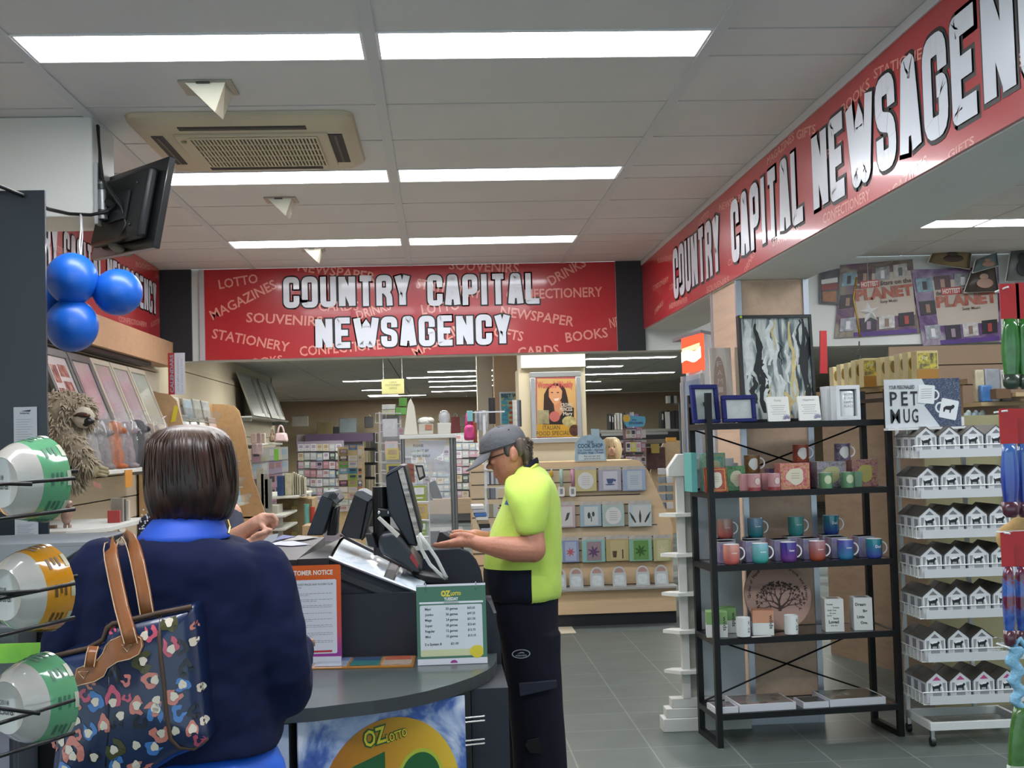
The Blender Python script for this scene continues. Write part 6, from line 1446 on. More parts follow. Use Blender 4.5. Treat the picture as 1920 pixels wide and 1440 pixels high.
# hem edge, placket, pocket, logo
def onshirt(x,y,dy=.0): p=P(x,y,Y-.2); return p
mk('collar_stripe',B().tube([P(956,914,Y-.030),P(962,907,Y-.075),P(975,896,Y-.105),P(992,882,Y-.105),P(1005,872,Y-.06),P(1008,870,Y)],.006,8),mat('cfe25a',.6),sh,smooth=True)
b=B(); cc=[(950,915,0),(958,906,-.062),(974,890,-.090),(993,874,-.085),(1006,866,-.045),(1009,865,0),(1006,866,.045),(993,874,.085),(974,890,.090),(958,906,.062)]
up=[P(x-1,y-9,Y+dy*.86) for x,y,dy in cc]; lo=[P(x+2,y+4,Y+dy*1.12) for x,y,dy in cc]; m=len(cc); b.add(up+lo,[(i,m+i,m+(i+1)%m,(i+1)%m) for i in range(m)])
mk('collar',b,NV,sh,smooth=True,solid=.006,sub=1)
lg=B(); q=[P(x,y,Y-.197) for x,y in ((946,946),(953,930),(960,927),(957,948))]; lg.prism(q[::-1] if 0 else q,V((0,.012,0))); 
mk('chest_logo',lg,mat('4a6a9a',.6,var=.5,vs=120),sh); mk('button',B().ell(P(938,948,Y-.175),(.004,.004,.004)),mat('14161a',.4),sh)
# trousers
b=B(); TM=mat('0f1220',.85,spec=.25,var=.12,vs=5,bump=.5,bs=10)
b.loft(rings_px([(1112,914,1047,.165),(1130,914,1046,.17),(1160,920,1046,.172),(1190,930,1046,.17),(1220,938,1044,.165)],Y),44,pw=2.3)
for sgn,dx in ((-1,2),(1,-6)):
    rows=[(1180,932+dx,1046+dx,.085),(1230,940+dx,1045+dx,.088),(1270,944+dx,1047+dx,.086),(1320,950+dx,1050+dx,.084),(1380,956+dx,1055+dx,.084),(1440,958+dx,1058+dx,.084),(1500,956+dx,1056+dx,.083),(1560,952+dx,1056+dx,.083),(1572,950+dx,1056+dx,.083)]
    b.loft([(V((c.x,c.y+sgn*.085,c.z)),rx,ry) for c,rx,ry in rings_px(rows,Y)],36,rad=lambda i,an:1+.03*noise.noise(V((math.cos(an)*2.5,math.sin(an)*2.5,i*1.3+sgn))))
tr=mk('trousers',b,TM,mn); remesh(tr,.008,4)
fr=Fr(P(985,1300,Y-.188),(1,0,0)); 
e=lambda x,y:fr.px(x,y,0)
b=B(); fpoly(b,fr,[e(975,1306),e(1044,1290),e(1044,1276),e(973,1282)],-.02,.002); mk('cargo_pocket_flap',b,mat('1a1f30',.8),tr,bevel=.002)
c=e(977,1226); b=B(); ro=circ(c[0],c[1],.034,.0165,n=28); ri=circ(c[0],c[1],.030,.0135,n=28); b.add([fr.p(u,v,.0008) for u,v in ro+ri],[(i,(i+1)%28,28+(i+1)%28,28+i) for i in range(28)])
tadd(b,'WORKWEAR',fr,c[0]-.021,c[1]-.009,.006,width=.042,w=.001,bold=.02); fpoly(b,fr,[(c[0]-.014,c[1]+.0),(c[0]-.002,c[1]+.006),(c[0]+.008,c[1]+.006),(c[0]+.014,c[1]+.001),(c[0],c[1]+.003)],0,.001); mk('oval_badge',b,mat('8e9298',.5),tr)
b=B(); fpoly(b,fr,[e(985,1398),e(990,1388),e(1012,1384),e(1016,1412),e(994,1412)],-.005,.002); mk('knee_tear',b,mat('05060a',.9),tr)
for x,yy in ((hp[0],Y+.085),(hp[1],Y-.09)): mk('boot',B().ell((x-.03,yy,.05),(.14,.048,.05)).box(x-.15,x+.09,yy-.045,yy+.045,0,.025),mat('3a2c20',.6),mn,smooth='auto')
w_=thing('leather_wallet','small black wallet held open in both hands of the man in the cap','wallet',P(836,1018,Y-.13))
a=Y-.15; mk('cover',B().prism([P(x,y,a) for x,y in ((817,1022),(824,998),(838,996),(850,1010),(846,1018),(820,1025))][::-1],V((0,.07,0))),mat('121317',.4),w_,bevel=.003,weld=True); mk('inner_flap',B().prism([P(x,y,a-.004) for x,y in ((828,998),(838,997),(849,1006),(842,1008))][::-1],V((0,.06,0))),mat('6a6f74',.4),w_,weld=True)
# ---------------- staff member behind the woman
Y=5.35; st=thing('person','shop assistant behind the counter, only a bare forearm holding a ticket visible','person',V((P(360,1000,Y).x,Y,0)))
sk=SKIN('c4927c','s'); b=B(); b.ell(P(352,880,Y),(.075,.09,.11)); limb(b,[P(352,905,Y),P(352,945,Y)],[.05,.055]); b.ell(P(352,885,Y-.09),(.012,.02,.018)); b.ell(P(352,900,Y-.05),(.045,.04,.04))
for s in (-1,1): b.ell(P(352,880,Y)+V((s*.075,0,0)),(.01,.02,.03))
b.loft(rings_px([(945,310,395,.09),(965,275,430,.11),(1000,270,435,.12),(1100,275,430,.12),(1250,270,435,.13)],Y),20)
for s in (-1,1): limb(b,[V((P(352,1250,Y).x+s*.09,Y,.78)),V((P(352,1250,Y).x+s*.09,Y,.42)),V((P(352,1250,Y).x+s*.09,Y,.05))],[.08,.055,.04])
Ya=4.55
S=P(430,965,Y); E=P(395,1050,4.85); W1=P(470,988,Ya+.02)
limb(b,[S,V((S.x+.03,Y-.1,S.z-.15)),E],[.055,.05,.042]); limb(b,[E,P(430,1018,Ya+.12),P(455,1000,Ya+.05),W1,P(482,980,Ya)],[.044,.043,.034,.027,.026])
b.ell(P(492,975,Ya-.01),(.034,.018,.026),rot=(0,-.4,0))
for i,(pts) in enumerate(([(500,966),(512,966),(520,975),(519,985)],[(500,970),(510,972),(517,980),(514,990)],[(498,976),(508,980),(513,988),(508,996)],[(494,982),(503,987),(507,994),(502,1000)])):
    finger(b,[P(x,y,Ya-.02+.012*i) for x,y in pts],.0085,.007)
finger(b,[P(488,982,Ya-.02),P(498,992,Ya-.03),P(508,994,Ya-.035)],.010,.008)
Wx=P(455,1030,Ya-.05); limb(b,[P(380,1060,4.8),P(420,1045,4.65),P(455,1024,Ya)],[.042,.036,.026]); b.ell(P(472,1018,Ya-.02),(.03,.018,.02))
for i in range(4): finger(b,[P(480,1012+3*i,Ya-.02),P(492,1006+4*i,Ya-.03),P(500,1002+4*i,Ya-.03)],.008,.007)
finger(b,[P(474,1008,Ya-.03),P(486,1000,Ya-.04),P(496,998,Ya-.04)],.010,.008)
remesh(mk('body',b,sk,st),.005,1)
b=B(); b.loft(rings_px([(945,300,405,.10),(955,285,420,.12),(970,262,445,.135),(1010,256,450,.14),(1100,262,445,.14),(1260,258,448,.145)],Y),32); limb(b,[P(425,972,Y),P(440,1020,Y-.1)],[.07,.06]); bl=mk('dotted_blouse',b,mat('1c2238',.7),st); remesh(bl,.01,2)
b=B(); rnd=random.Random(6)
for i in range(60): x=rnd.uniform(262,300); y=rnd.uniform(955,1010); b.ell(P(x,y,Y-.12),(.004,.004,.004),nu=6,nv=4)
mk('white_dots',b,mat('c8ccd4',.6),bl)
b=B().loft(rings_px([(828,325,380,.06),(840,315,392,.09),(870,312,395,.10),(900,314,392,.09),(915,320,388,.06)],Y+.02),24); mk('hair',b,hair_mat('shair','2c211c','4a3a30','6a5648'),st,smooth=True)
b=B().loft([(V((P(352,1250,Y).x,Y,z)),.19,.13) for z in (.02,.4,.85)],24); mk('trousers',b,mat('15161c',.8),st,smooth=True)
tag(mk('ticket_slip',B().prism([P(x,y,Ya-.05) for x,y in ((484,1022),(505,1003),(522,1000),(518,1012),(496,1024))][::-1],V((0,.002,0))),mat('c2c5cc',.5)),'white paper ticket held in the fingers of the shop assistant','ticket')
# ---------------- woman far behind the cookery display
Y=14.0; wf=thing('person','fair haired woman in pale top far behind the cookery display, looking down','person',V((P(1146,900,Y).x,Y,0)))
sk=SKIN('c79a86','f'); b=B(); k_=Y/F
b.ell(P(1147,838,Y),(.072,.085,.105)); b.ell(P(1147,842,Y-.088),(.012,.018,.02)); b.ell(P(1147,850,Y-.05),(.045,.04,.035)); limb(b,[P(1148,855,Y),P(1148,875,Y)],[.05,.055])
for s in (-1,1): b.ell(P(1147,840,Y)+V((s*.072,0,0)),(.01,.02,.03))
b.loft([(V((P(1150,900,Y).x,Y,z)),rx,ry) for z,rx,ry in ((.7,.16,.12),(1.0,.15,.12),(1.2,.19,.12),(P(1150,873,Y).z,.12,.08))],20)
cx=P(1150,900,Y).x
for s in (-1,1):
    limb(b,[V((cx+s*.19,Y,1.2)),V((cx+s*.22,Y,.95)),V((cx+s*.15,Y-.2,.98))],[.05,.04,.03]); limb(b,[V((cx+s*.09,Y,.75)),V((cx+s*.09,Y,.4)),V((cx+s*.09,Y,.05))],[.08,.055,.04]); b.ell((cx+s*.13,Y-.26,.98),(.03,.045,.018))
    for q in range(4): finger(b,[V((cx+s*.13+.014*q-.02,Y-.29,.98)),V((cx+s*.13+.014*q-.02,Y-.34,.97))],.008,.007)
remesh(mk('body',b,sk,wf),.007,1)
b=B(); rows=[(820,1138,1154,.04),(824,1131,1161,.08),(832,1128,1165,.095),(845,1127,1167,.10),(858,1129,1165,.09),(866,1133,1162,.07)]
rg=[(V((c.x,c.y+.012,c.z)),rx,ry) for c,rx,ry in rings_px(rows,Y)]; b.loft(rg,26); mk('hair',b,hair_mat('fhair','8c7558','b59c78','cdb896'),wf,smooth=True)
b=B(); f0=P(1147,842,Y-.094)
fce=B().ell(P(1147,845,Y-.050),(.050,.048,.062)); mk('face_front',fce,sk,wf,smooth=True)
for s in (-1,1): mk('eye',B().ell(P(1147+s*5,838,Y-.108),(.010,.005,.005)),mat('3a2c26',.5),wf)
mk('lips',B().ell(P(1147,853,Y-.100),(.016,.006,.005)),mat('a85a54',.5),wf)
mk('trousers',B().loft([(V((cx,Y,z)),rx,ry) for z,rx,ry in ((.02,.15,.10),(.4,.17,.12),(.8,.19,.15))],24),mat('2a2c34',.8),wf,smooth=True)
b=B().loft([(V((cx,Y,z)),rx,ry) for z,rx,ry in ((.72,.19,.14),(1.0,.18,.14),(1.16,.22,.14),(P(1150,872,Y).z,.13,.09),(P(1150,868,Y).z,.08,.07))],24); mk('pale_top',b,mat('d2c6cc',.7),wf,smooth=True)
# ================================================================ LEFT WALL DISPLAYS
rnd=random.Random(21)
SH=mat('c9cac6',.5)
def shelf(x0,x1,y0,y1,z,label,m=SH,name='wall_shelf'):
    t=thing(name,label,'shelf',((x0+x1)/2,(y0+y1)/2,z-.03)); mk('board',B().box(x0,x1,y0,y1,z-.02,z),m,t,bevel=.002)
    mk('bracket',B().box(x0,x0+.2,y0+.1,y0+.115,z-.06,z-.02),mat('8f918f',.5,.3),t); mk('bracket',B().box(x0,x0+.2,y1-.12,y1-.105,z-.06,z-.02),mat('8f918f',.5,.3),t); return t
shelf(XL+.001,-1.86,6.15,8.80,1.69,'white wall shelf carrying the leaning picture frames')
shelf(XL+.001,-1.74,5.6,8.6,1.455,'white wall shelf carrying the bagged plush dogs')
t=thing('wall_shelf','lower white wall shelf with cut corner under the plush dogs','shelf',(-1.87,6.35,1.17))
mk('board',B().prism([V((XL+.001,5.75,1.20)),V((-1.70,5.75,1.20)),V((-1.56,5.98,1.20)),V((-1.56,6.75,1.20)),V((XL+.001,6.75,1.20))],V((0,0,-.022))),SH,t,bevel=.002)
mk('bracket',B().box(XL+.001,-1.8,6.0,6.015,1.14,1.178),mat('8f918f',.5,.3),t)
# frames
def lean_frame(y0,y1,z0,z1,xb,xt,fm,k,label,inner,kind=0,group='picture frames leaning on the left wall shelf',cat='picture frame'):
    fr=Fr((xb,y0,z0),(0,1,0),V((xt-xb,0,z1-z0))); w=y1-y0; h=math.hypot(xt-xb,z1-z0)
    t=thing('picture_frame',label,cat,fr.p(w/2,0),0,group); b=B()
    for u0,u1,v0,v1 in ((0,w,0,k),(0,w,h-k,h),(0,k,k,h-k),(w-k,w,k,h-k)): fbox(b,fr,u0,u1,v0,v1,-.012,.01)
    mk('frame',b,fm,t,bevel=.002); b=B(); fbox(b,fr,k,w-k,k,h-k,-.008,.001); m=mk('mount',b,inner,t)
    if kind:
        b=B()
        for u0,u1,v0,v1 in ((.2,.42,.55,.78),(.48,.80,.64,.80),(.2,.42,.2,.48),(.48,.80,.42,.58),(.48,.8,.2,.36)): fbox(b,fr,w*u0,w*u1,h*v0,h*v1,.001,.002)
        mk('photo_openings',b,ramp_mat('photos',[(.35,'4a2220'),(.5,'8c4a3c'),(.65,'b08a78')],kind='noise',nscale=22,rough=.3),m)
    else:
        b=B(); r_=random.Random(y0)
        for i in range(9): u=w*r_.uniform(.2,.7); v=h*r_.uniform(.1,.85); fbox(b,fr,u,u+w*.12,v,v+h*.008,.001,.0015)
        mk('printed_captions',b,mat('8d7880',.5),m)
PINK=ramp_mat('pinkprint',[(.35,'a89098'),(.5,'b8a2a8'),(.7,'a9b3a4')],kind='noise',nscale=5,rough=.15,coat=.5); PG=ramp_mat('pgprint',[(.3,'a3adA0'.lower()),(.5,'b0b6a8'),(.7,'b8a6aa')],kind='noise',nscale=4,rough=.15,coat=.5)
GF=mat('5c5d5a',.35,.4); CF=mat('b3ab98',.4); 
yy=lambda px:2330*2.06/(826-px)
ed=[86,138,180,216,249,281]
labs=['grey framed collage with dark photo openings, nearest of the leaning frames','grey framed pink verse print, second of the leaning frames','cream framed pink print, third of the leaning frames','cream framed pink and green print, fourth of the leaning frames','cream framed pale green print, farthest of the leaning frames']
for i in range(5):
    lean_frame(yy(ed[i])+.01,yy(ed[i+1])-.012,1.695,2.11,-1.90,-2.06,GF if i<2 else CF,.045 if i<2 else .035,labs[i],mat('b9b5b2',.3,coat=.5) if i==0 else (PINK if i<4 else PG),1 if i==0 else 0)
tag(mk('guitar_shaped_decor',B().loft([(V((-1.98,6.12,1.70+.42*f)),.03+.07*abs(math.sin(f*4)),.02) for f in [i/12 for i in range(13)]],18),mat('16151a',.3),smooth=True),'dark curved ornament behind the nearest leaning frame','ornament')
# plush dogs in bags
BAGT=mat('cfd2d8',.06,alpha=.14,coat=1)
def dogbag(y,h,c1,c2,label):
    t=thing('plush_dog',label,'soft toy',(-1.86,y,1.455),0,'plush dogs in clear bags on the white shelf'); x=-1.86; z=1.456; k=h/.3; q=1.35
    b=B(); b.loft([(V((x,y,z+.002)),.06*k,.068*k),(V((x,y,z+.08*k)),.062*k,.068*k),(V((x+.005,y,z+.15*k)),.052*k,.056*k),(V((x+.01,y,z+.19*k)),.040*k,.044*k)],16)
    b.ell((x+.012,y,z+.228*k),(.048*k,.052*k,.045*k)); b.ell((x+.05*k+.008,y,z+.215*k),(.03*k,.024*k,.020*k))
    for s in (-1,1): b.ell((x+.045*k,y+s*.032*k,z+.06*k),(.02*k,.02*k,.062*k)); b.ell((x+.06*k,y+s*.034*k,z+.014),(.028*k,.022*k,.014))
    o=mk('dog_body',b,mat(c1,.85,var=.2,vs=40,bump=.5,bs=80),t); remesh(o,.006,1)
    b=B()
    for s in (-1,1): b.ell((x+.005,y+s*.054*k,z+.225*k),(.018*k,.010*k,.038*k))
    mk('ear',b,mat(c2,.85),t,smooth=True); mk('nose',B().ell((x+.072*k,y,z+.216*k),(.007,.008,.006)),mat('121214',.3),t); mk('chest_patch',B().ell((x+.034*k,y,z+.12*k),(.016*k,.026*k,.05*k)),mat(c2,.85),t,smooth=True)
    r_=random.Random(y); 
    b=B().loft([(V((x,y,z)),.08*k,.075*k),(V((x,y,z+.12)),.082*k,.078*k),(V((x,y,z+.27*k)),.07*k,.068*k),(V((x,y,z+.30*k)),.04*k,.03*k),(V((x,y,z+.325*k)),.06*k,.012*k)],22,rad=lambda i,an:1+.08*math.sin(an*5+i*2.1+y*9))
    mk('clear_bag',b,BAGT,t,smooth=True)
for a in ((6.45,.31,'4a3430','37241f','dark brown plush dog in clear bag, nearest in the row'),(6.68,.29,'8a8580','6e6864','grey plush dog in clear bag, second in the row'),(6.91,.28,'77706e','8f8a88','mid grey plush dog in clear bag, third in the row'),
 (7.16,.30,'a85c2c','c98c58','ginger plush dog in clear bag, fourth in the row'),(7.42,.30,'86797c','a49a98','dusty mauve plush dog in clear bag, fifth in the row'),(7.72,.32,'1c1c20','c9c9c8','black plush dog with white chest in clear bag'),(8.02,.30,'8c7a66','a89a88','tan plush dog in clear bag just right of the black and white one'),(8.32,.30,'b5a894','8c8078','pale cream plush dog in clear bag, farthest in the row')): dogbag(*a)
# sloth
Y=5.3; t=thing('plush_sloth','large shaggy beige plush sloth hanging beside the dark pillar','soft toy',P(120,900,Y)); k=Y/F
FUR=mat('8a7d6a',.9,var=.22,vs=25,bump=.8,bs=60)
core=[((112,775),(.12,.09,.09)),((140,776),(.085,.08,.078)),((104,830),(.10,.09,.12)),((122,855),(.08,.07,.08)),((104,885),(.08,.07,.07))]
b=B()
for (x,y),r in core: b.ell(P(x,y,Y),r)
arm=[P(118,812,Y-.05),P(135,835,Y-.07),P(152,855,Y-.09),P(163,872,Y-.10)]; limb(b,arm,[.055,.05,.043,.036])
arm2=[P(100,860,Y-.04),P(118,885,Y-.06),P(140,900,Y-.08)]; limb(b,arm2,[.05,.042,.036])
fb=mk('fur_body',b,FUR,t); remesh(fb,.008,1)
rnd=random.Random(8); b=B()
def tufts(c,r,n,down):
    for i in range(n):
        a=rnd.uniform(0,2*PI); e=rnd.uniform(-1,1); s=math.sqrt(1-e*e); nrm=V((s*math.cos(a),s*math.sin(a),e))
        if nrm.y>.35: continue
        p=c+V((nrm.x*r[0],nrm.y*r[1],nrm.z*r[2])); d=(nrm*.6+V(down)+V((rnd.uniform(-.4,.4),rnd.uniform(-.3,.1),rnd.uniform(-.4,.4)))).normalized(); l=rnd.uniform(.018,.034)
        b.tube([p-nrm*.006,p+d*l*.5,p+d*l+V((0,0,-.006))],[.0045,.0034,.0005],4)
for (x,y),r in core: tufts(P(x,y,Y),r,520,(0,0,-.5))
for q,r in zip(arm+arm2,(.055,.05,.043,.036,.05,.042,.036)): tufts(q,(r,r,r),170,(.3,0,-.6))
mk('fur_tufts',b,mat('a89b86',.9,var=.2,vs=30),t,smooth=True)
CRM=mat('b5ab98',.8,bump=.3,bs=80)
mk('face_mask',B().ell(P(157,783,Y-.075),(.045,.035,.045)),CRM,t,smooth=True)
e_=mk('eye_patch',B().ell(P(156,778,Y-.108),(.030,.010,.011),rot=(0,.1,0)).ell(P(145,779,Y-.100),(.018,.010,.006)),mat('3a2317',.6),t,smooth=True)
mk('eye',B().ell(P(163,778,Y-.118),(.007,.005,.007)),mat('6e3a1c',.15,coat=1),e_,smooth=True)
mk('nose',B().ell(P(167,790,Y-.09),(.022,.025,.018)).ell(P(163,795,Y-.085),(.022,.02,.012)),mat('17110f',.35),t,smooth=True)
mk('chest',B().ell(P(148,822,Y-.03),(.03,.03,.06)),CRM,t,smooth=True)
b=B(); b.ell(P(175,882,Y-.10),(.035,.02,.028))
for i,(dx,dy) in enumerate(((26,2),(27,8),(24,13))): finger(b,[P(180,876+i*6,Y-.10),P(190,877+i*6.5,Y-.105),P(175+dx,878+dy,Y-.10)],.010,.008)
mk('hand',b,mat('a09474',.75),t,smooth=True)
mk('price_swing_tag',B().prism([P(x,y,Y-.12) for x,y in ((173,901),(187,907),(190,917),(177,912))][::-1],V((0,.002,0))),mat('c48a80',.2,coat=.8),t)
# small figurine and things round the lower shelf
t=thing('resin_hippo_figurine','small shiny pinkish brown standing figurine at the left of lower shelf','figurine',P(125,995,6.0)); Y2=6.0
mk('figure_body',B().ell(P(125,967,Y2),(.026,.03,.045)).ell(P(129,945,Y2),(.018,.02,.02)).ell(P(122,987,Y2),(.008,.01,.018)).ell(P(131,988,Y2),(.008,.01,.018)),mat('8f6e60',.2,coat=.8),t,smooth=True)
mk('twig_base',B().tube([P(92,1000,Y2),P(112,998,Y2),P(135,995,Y2)],.008,7).box(P(92,1000,Y2).x,P(105,1000,Y2).x,Y2-.02,Y2+.02,P(95,1003,Y2).z,P(95,985,Y2).z),mat('6b5138',.6),t)
tag(mk('orange_price_ticket',B().box(-1.735,-1.73,6.95,7.10,1.355,1.45),mat('c9862a',.5)),'orange price ticket hanging under the shelf of plush dogs','ticket')
for i,(y,h,w,c) in enumerate(((6.30,.06,.02,'a63c3c'),(6.36,.12,.03,'8a8478'),(6.42,.11,.02,'5c5a58'),(6.48,.10,.03,'c0b8a8'))):
    tag(mk('shelf_book',B().box(-1.66,-1.60,y,y+w,1.201,1.201+h),mat(c,.5,var=.1,vs=20),bevel=.001),'small upright '+['red','taupe','charcoal','cream'][i]+' book on the lower white shelf with cut corner','book',group='books on the lower white shelf')
shelf(XL+.001,-1.62,5.4,7.2,.98,'third white wall shelf behind the grey terminal')
for i in range(9):
    y=5.55+.17*i; c=['8c7a62','3a2c26','b8b2a4','6b5848','a8a294','4a4640','c2bcae','7c6c50','989284'][i]; b=B()
    b.prism([V((-1.70,y,.981)),V((-1.70,y+.12,.981)),V((-1.76,y+.12,1.13)),V((-1.76,y,1.13))][::-1] if 0 else [V((-1.68,y,.981)),V((-1.68,y+.13,.981)),V((-1.76,y+.13,1.13)),V((-1.76,y,1.13))],V((-.02,0,0)))
    tag(mk('propped_card',b,mat(c,.5,var=.15,vs=15)),f'propped {["khaki","dark brown","pale","brown","stone","charcoal","off white","olive","grey"][i]} card pack on the third wall shelf, {ORD[i]} along','card',group='propped packs on the third wall shelf')
# red and white vertical sign
fr=Fr(P(317,738,9.0),(.75,.35,0),(0,0,1)); a=P(316,740,8.75); fr=Fr(a,(1,.0,0),(-.10,0,1)); h=(P(316,662,8.75)-a).z; w=.115
t=thing('vertical_sign','narrow red and white sign with lettering turned sideways on the magazine rack','sign',a); b=B(); fbox(b,fr,0,w,0,h,-.006,0); mk('board',b,mat('bcbfca',.5),t)
b=B(); fbox(b,fr,0,w*.38,0,h,0,.001); mk('red_panel',b,mat('9c2228',.5),t)
f2=Fr(fr.o,fr.u,-fr.r); 
f2=Fr(fr.o,fr.u,fr.r*-1); words(t,f2,[('CALENDARS',.015,-w*.32,w*.2,dict(width=h*.9,bold=.03)),('cards gifts stationery',.015,-w*.62,w*.10,dict(width=h*.85)),('local souvenirs here',.015,-w*.85,w*.10,dict(width=h*.8))],mat('8d90a0',.5),'lettering',w=.0018)
# timber magazine rack
TR=timber('b8966e','rack',2,.05)
t=thing('magazine_rack','timber rack with curved side panels and stepped clear card pockets','rack',(-1.9,10.2,0))
def prof(Yp,z0=0):
    return [(-2.12,0),(-1.50,0),(-1.50,.62),(-1.60,.85),(-1.74,1.30),(-1.80,1.70),(-1.85,1.90),(-1.90,1.95),(-2.0,1.965),(-2.12,1.97)]
for yp,lab in ((8.88,None),(11.6,None)):
    mk('side_panel',B().prism([V((x,yp,z)) for x,z in prof(yp)],V((0,.03,0))),TR,t)
mk('back_board',B().box(-2.12,-2.09,8.91,11.6,.3,1.97),TR,t)
fb2=Fr((-2.085,9.0,1.75),(0,1,0)); b=B(); fbox(b,fb2,0,2.0,-.35,.17,0,.003); mk('photo_backdrop',b,ramp_mat('bkd',[(.35,'3c4034'),(.5,'6b6a58'),(.65,'84806c')],kind='noise',nscale=4,rough=.4),t)
zr=[1.84,1.70,1.56,1.42,1.28,1.14]
cardcols=['a3a9a8','7f8f98','b8b4a6','c2c4c2','6f7c7a','4f8fb0','a8583a','9aa3ab','d0d0ca','b5a98c','5f6c7c','8f9a8c']
names_=['grey','slate blue','cream','white','dull green','bright blue','orange red','pale grey','off white','sand','steel blue','sage']
for i,z in enumerate(zr):
    xf=-1.98+.05*i
    q=mk('pocket_front',B().prism([V((xf+.05,8.93,z-.06)),V((xf+.05,10.95,z-.06)),V((xf+.085,10.95,z+.03)),V((xf+.085,8.93,z+.03))],V((.003,0,0))),mat('c8ccd0',.08,alpha=.25,coat=1),t)
    mk('pocket_base',B().box(xf-.02,xf+.055,8.93,10.95,z-.065,z-.058),mat('a9a394',.5),q)
    for j in range(5):
        y=9.0+j*.38+rnd.uniform(-.02,.02); k=rnd.randrange(12); fr=Fr((xf+.02,y,z-.055),(0,1,0),(-.18,0,1)); w=rnd.uniform(.24,.36); h=rnd.uniform(.15,.19)
        tt=thing('postcard_stack',f'{names_[k]} postcard stack, {ORD[j]} along the {ORD[i]} tier of the timber rack','card',fr.p(w/2,0),0,'postcards in the timber rack'); b=B(); fbox(b,fr,0,w,0,h,-.01,0); mk('cards',b,mat('c9c9c4',.5),tt)
        b=B(); fbox(b,fr,.01,w-.01,.01,h-.01,0,.001); mk('picture',b,mat(cardcols[k],.3,var=.5,vs=18,coat=.3),tt)
mk('yellow_shelf_talker',B().prism([P(x,y,8.85) for x,y in ((320,792),(329,790),(334,762),(327,760))],V((0,.004,0))),mat('c9b82a',.4),t)
# mirrors on the far left wall
shelf(-2.40,-2.18,14.6,18.1,1.93,'clear bracket shelf under the silver mirrors on the far left wall',mat('b7bbbd',.15,coat=.6))
SF=mat('9a9a94',.3,.6); MIR=mat('a4a9a8',.3,.35)
for i,(y0,y1) in enumerate(((14.75,15.75),(15.8,16.2),(16.35,17.15),(17.2,17.75))):
    lean_frame(y0,y1,1.935,2.46,-2.19,-2.37,SF,.05,['widest silver framed mirror nearest on the far left wall','narrow silver framed mirror second on the far left wall','silver framed mirror third on the far left wall','silver framed mirror farthest on the far left wall'][i],MIR,0,'silver mirrors on the far left wall','mirror')
def pxbox(name,x0,y0,x1,y1,Y,dp,m,label,cat,group=None,bev=.002,**k):
    a=P(x0,y1,Y); c=P(x1,y0,Y)
    if name in ('display_plinth','display_cabinet','roll_bin'): a.z=0
    return tag(mk(name,B().prism([V((a.x,Y,a.z)),V((c.x,Y,a.z)),V((c.x,Y,c.z)),V((a.x,Y,c.z))],V((0,dp,0))),m,bevel=bev),label,cat,group)
# handbags, shelf goods in the far left aisle
def handbag(x0,y0,x1,y1,Y,m,label,cat='bag'):
    a=P(x0,y1,Y); c=P(x1,y0,Y); w=c.x-a.x; h=(c.z-a.z); t=thing('handbag',label,cat,V(((a.x+c.x)/2,Y,a.z)))
    mk('bag_body',B().prism([V((a.x,Y,a.z)),V((c.x,Y,a.z)),V((c.x-w*.12,Y,a.z+h*.55)),V((a.x+w*.12,Y,a.z+h*.55))],V((0,.15,0))),m,t,bevel=.02,weld=True)
    mx=(a.x+c.x)/2; mk('bag_handle',B().tube([V((mx+w*.22*math.cos(u),Y+.05,a.z+h*.52+h*.46*math.sin(u))) for u in [PI*i/10 for i in range(11)]],.012,6),m,t,smooth=True)
s_=shelf(-2.4,-1.96,13.4,15.6,P(530,830,14.5).z,'glass shelf for handbags on the far left wall')
handbag(513,797,538,829,14.3,mat('c0a8ae',.5,var=.2,vs=12),'pale pink printed handbag on the far left shelf')
handbag(504,805,516,829,14.5,mat('8a7868',.6),'small taupe handbag behind the pale pink one')
for i,(x,c) in enumerate(((470,'b09a98'),(479,'a58f94'),(487,'c0b0a8'),(472,'9c8890'),(482,'b8a4a6'))):
    y=(812 if i<3 else 832); pxbox('hanging_purse',x,y,x+10,y+20,12.4+.5*(i%3),.04,mat(c,.6,var=.15,vs=14),f'small {["dusky pink","mauve","beige","plum grey","rose"][i]} purse hanging in the {"upper" if i<3 else "lower"} row of the far left wall','purse','hanging purses on the far left wall',.01)
pxbox('green_tag',514,842,522,864,13.8,.01,mat('6fae3c',.5),'bright green hanging tag left of the greeting card wall','tag')
shelf(-2.4,-1.40,12.2,13.6,P(530,928,12.6).z,'white slanting shelf with boxed books in the far left aisle')
z_=P(530,928,12.6).z
def trip(x0,x1,y0,Y,m,label):
    a=P(x0,0,Y);c=P(x1,0,Y); zt=P(x0,y0,Y).z; t=tag(mk('gift_box_upright',B().prism([V((a.x,Y,z_)),V((c.x,Y,z_)),V((c.x,Y,zt)),V((a.x,Y,zt))],V((0,.12,0))),m,bevel=.004),label,'box')
trip(502,514,893,12.35,mat('26406e',.4,var=.2,vs=10),'deep blue peaked gift box on the white slanting shelf'); trip(516,528,889,12.4,mat('b9b49c',.5,var=.15,vs=20),'cream lettered book box beside the deep blue box')
for i in range(6): trip(530+4.2*i,533+4.2*i,886+2*i,12.5,mat(['c4c0ae','9c988a','b8b4a2','d0ccba','8e8a80','c0bca8'][i],.5),f'thin pale book, {ORD[i]} along the white slanting shelf after the cream box')
for i,y in enumerate((962,986)):
    shelf(-2.4,-1.45,11.6,12.6,P(530,y,12.0).z,f'{["upper","lower"][i]} small white shelf below the boxed books')
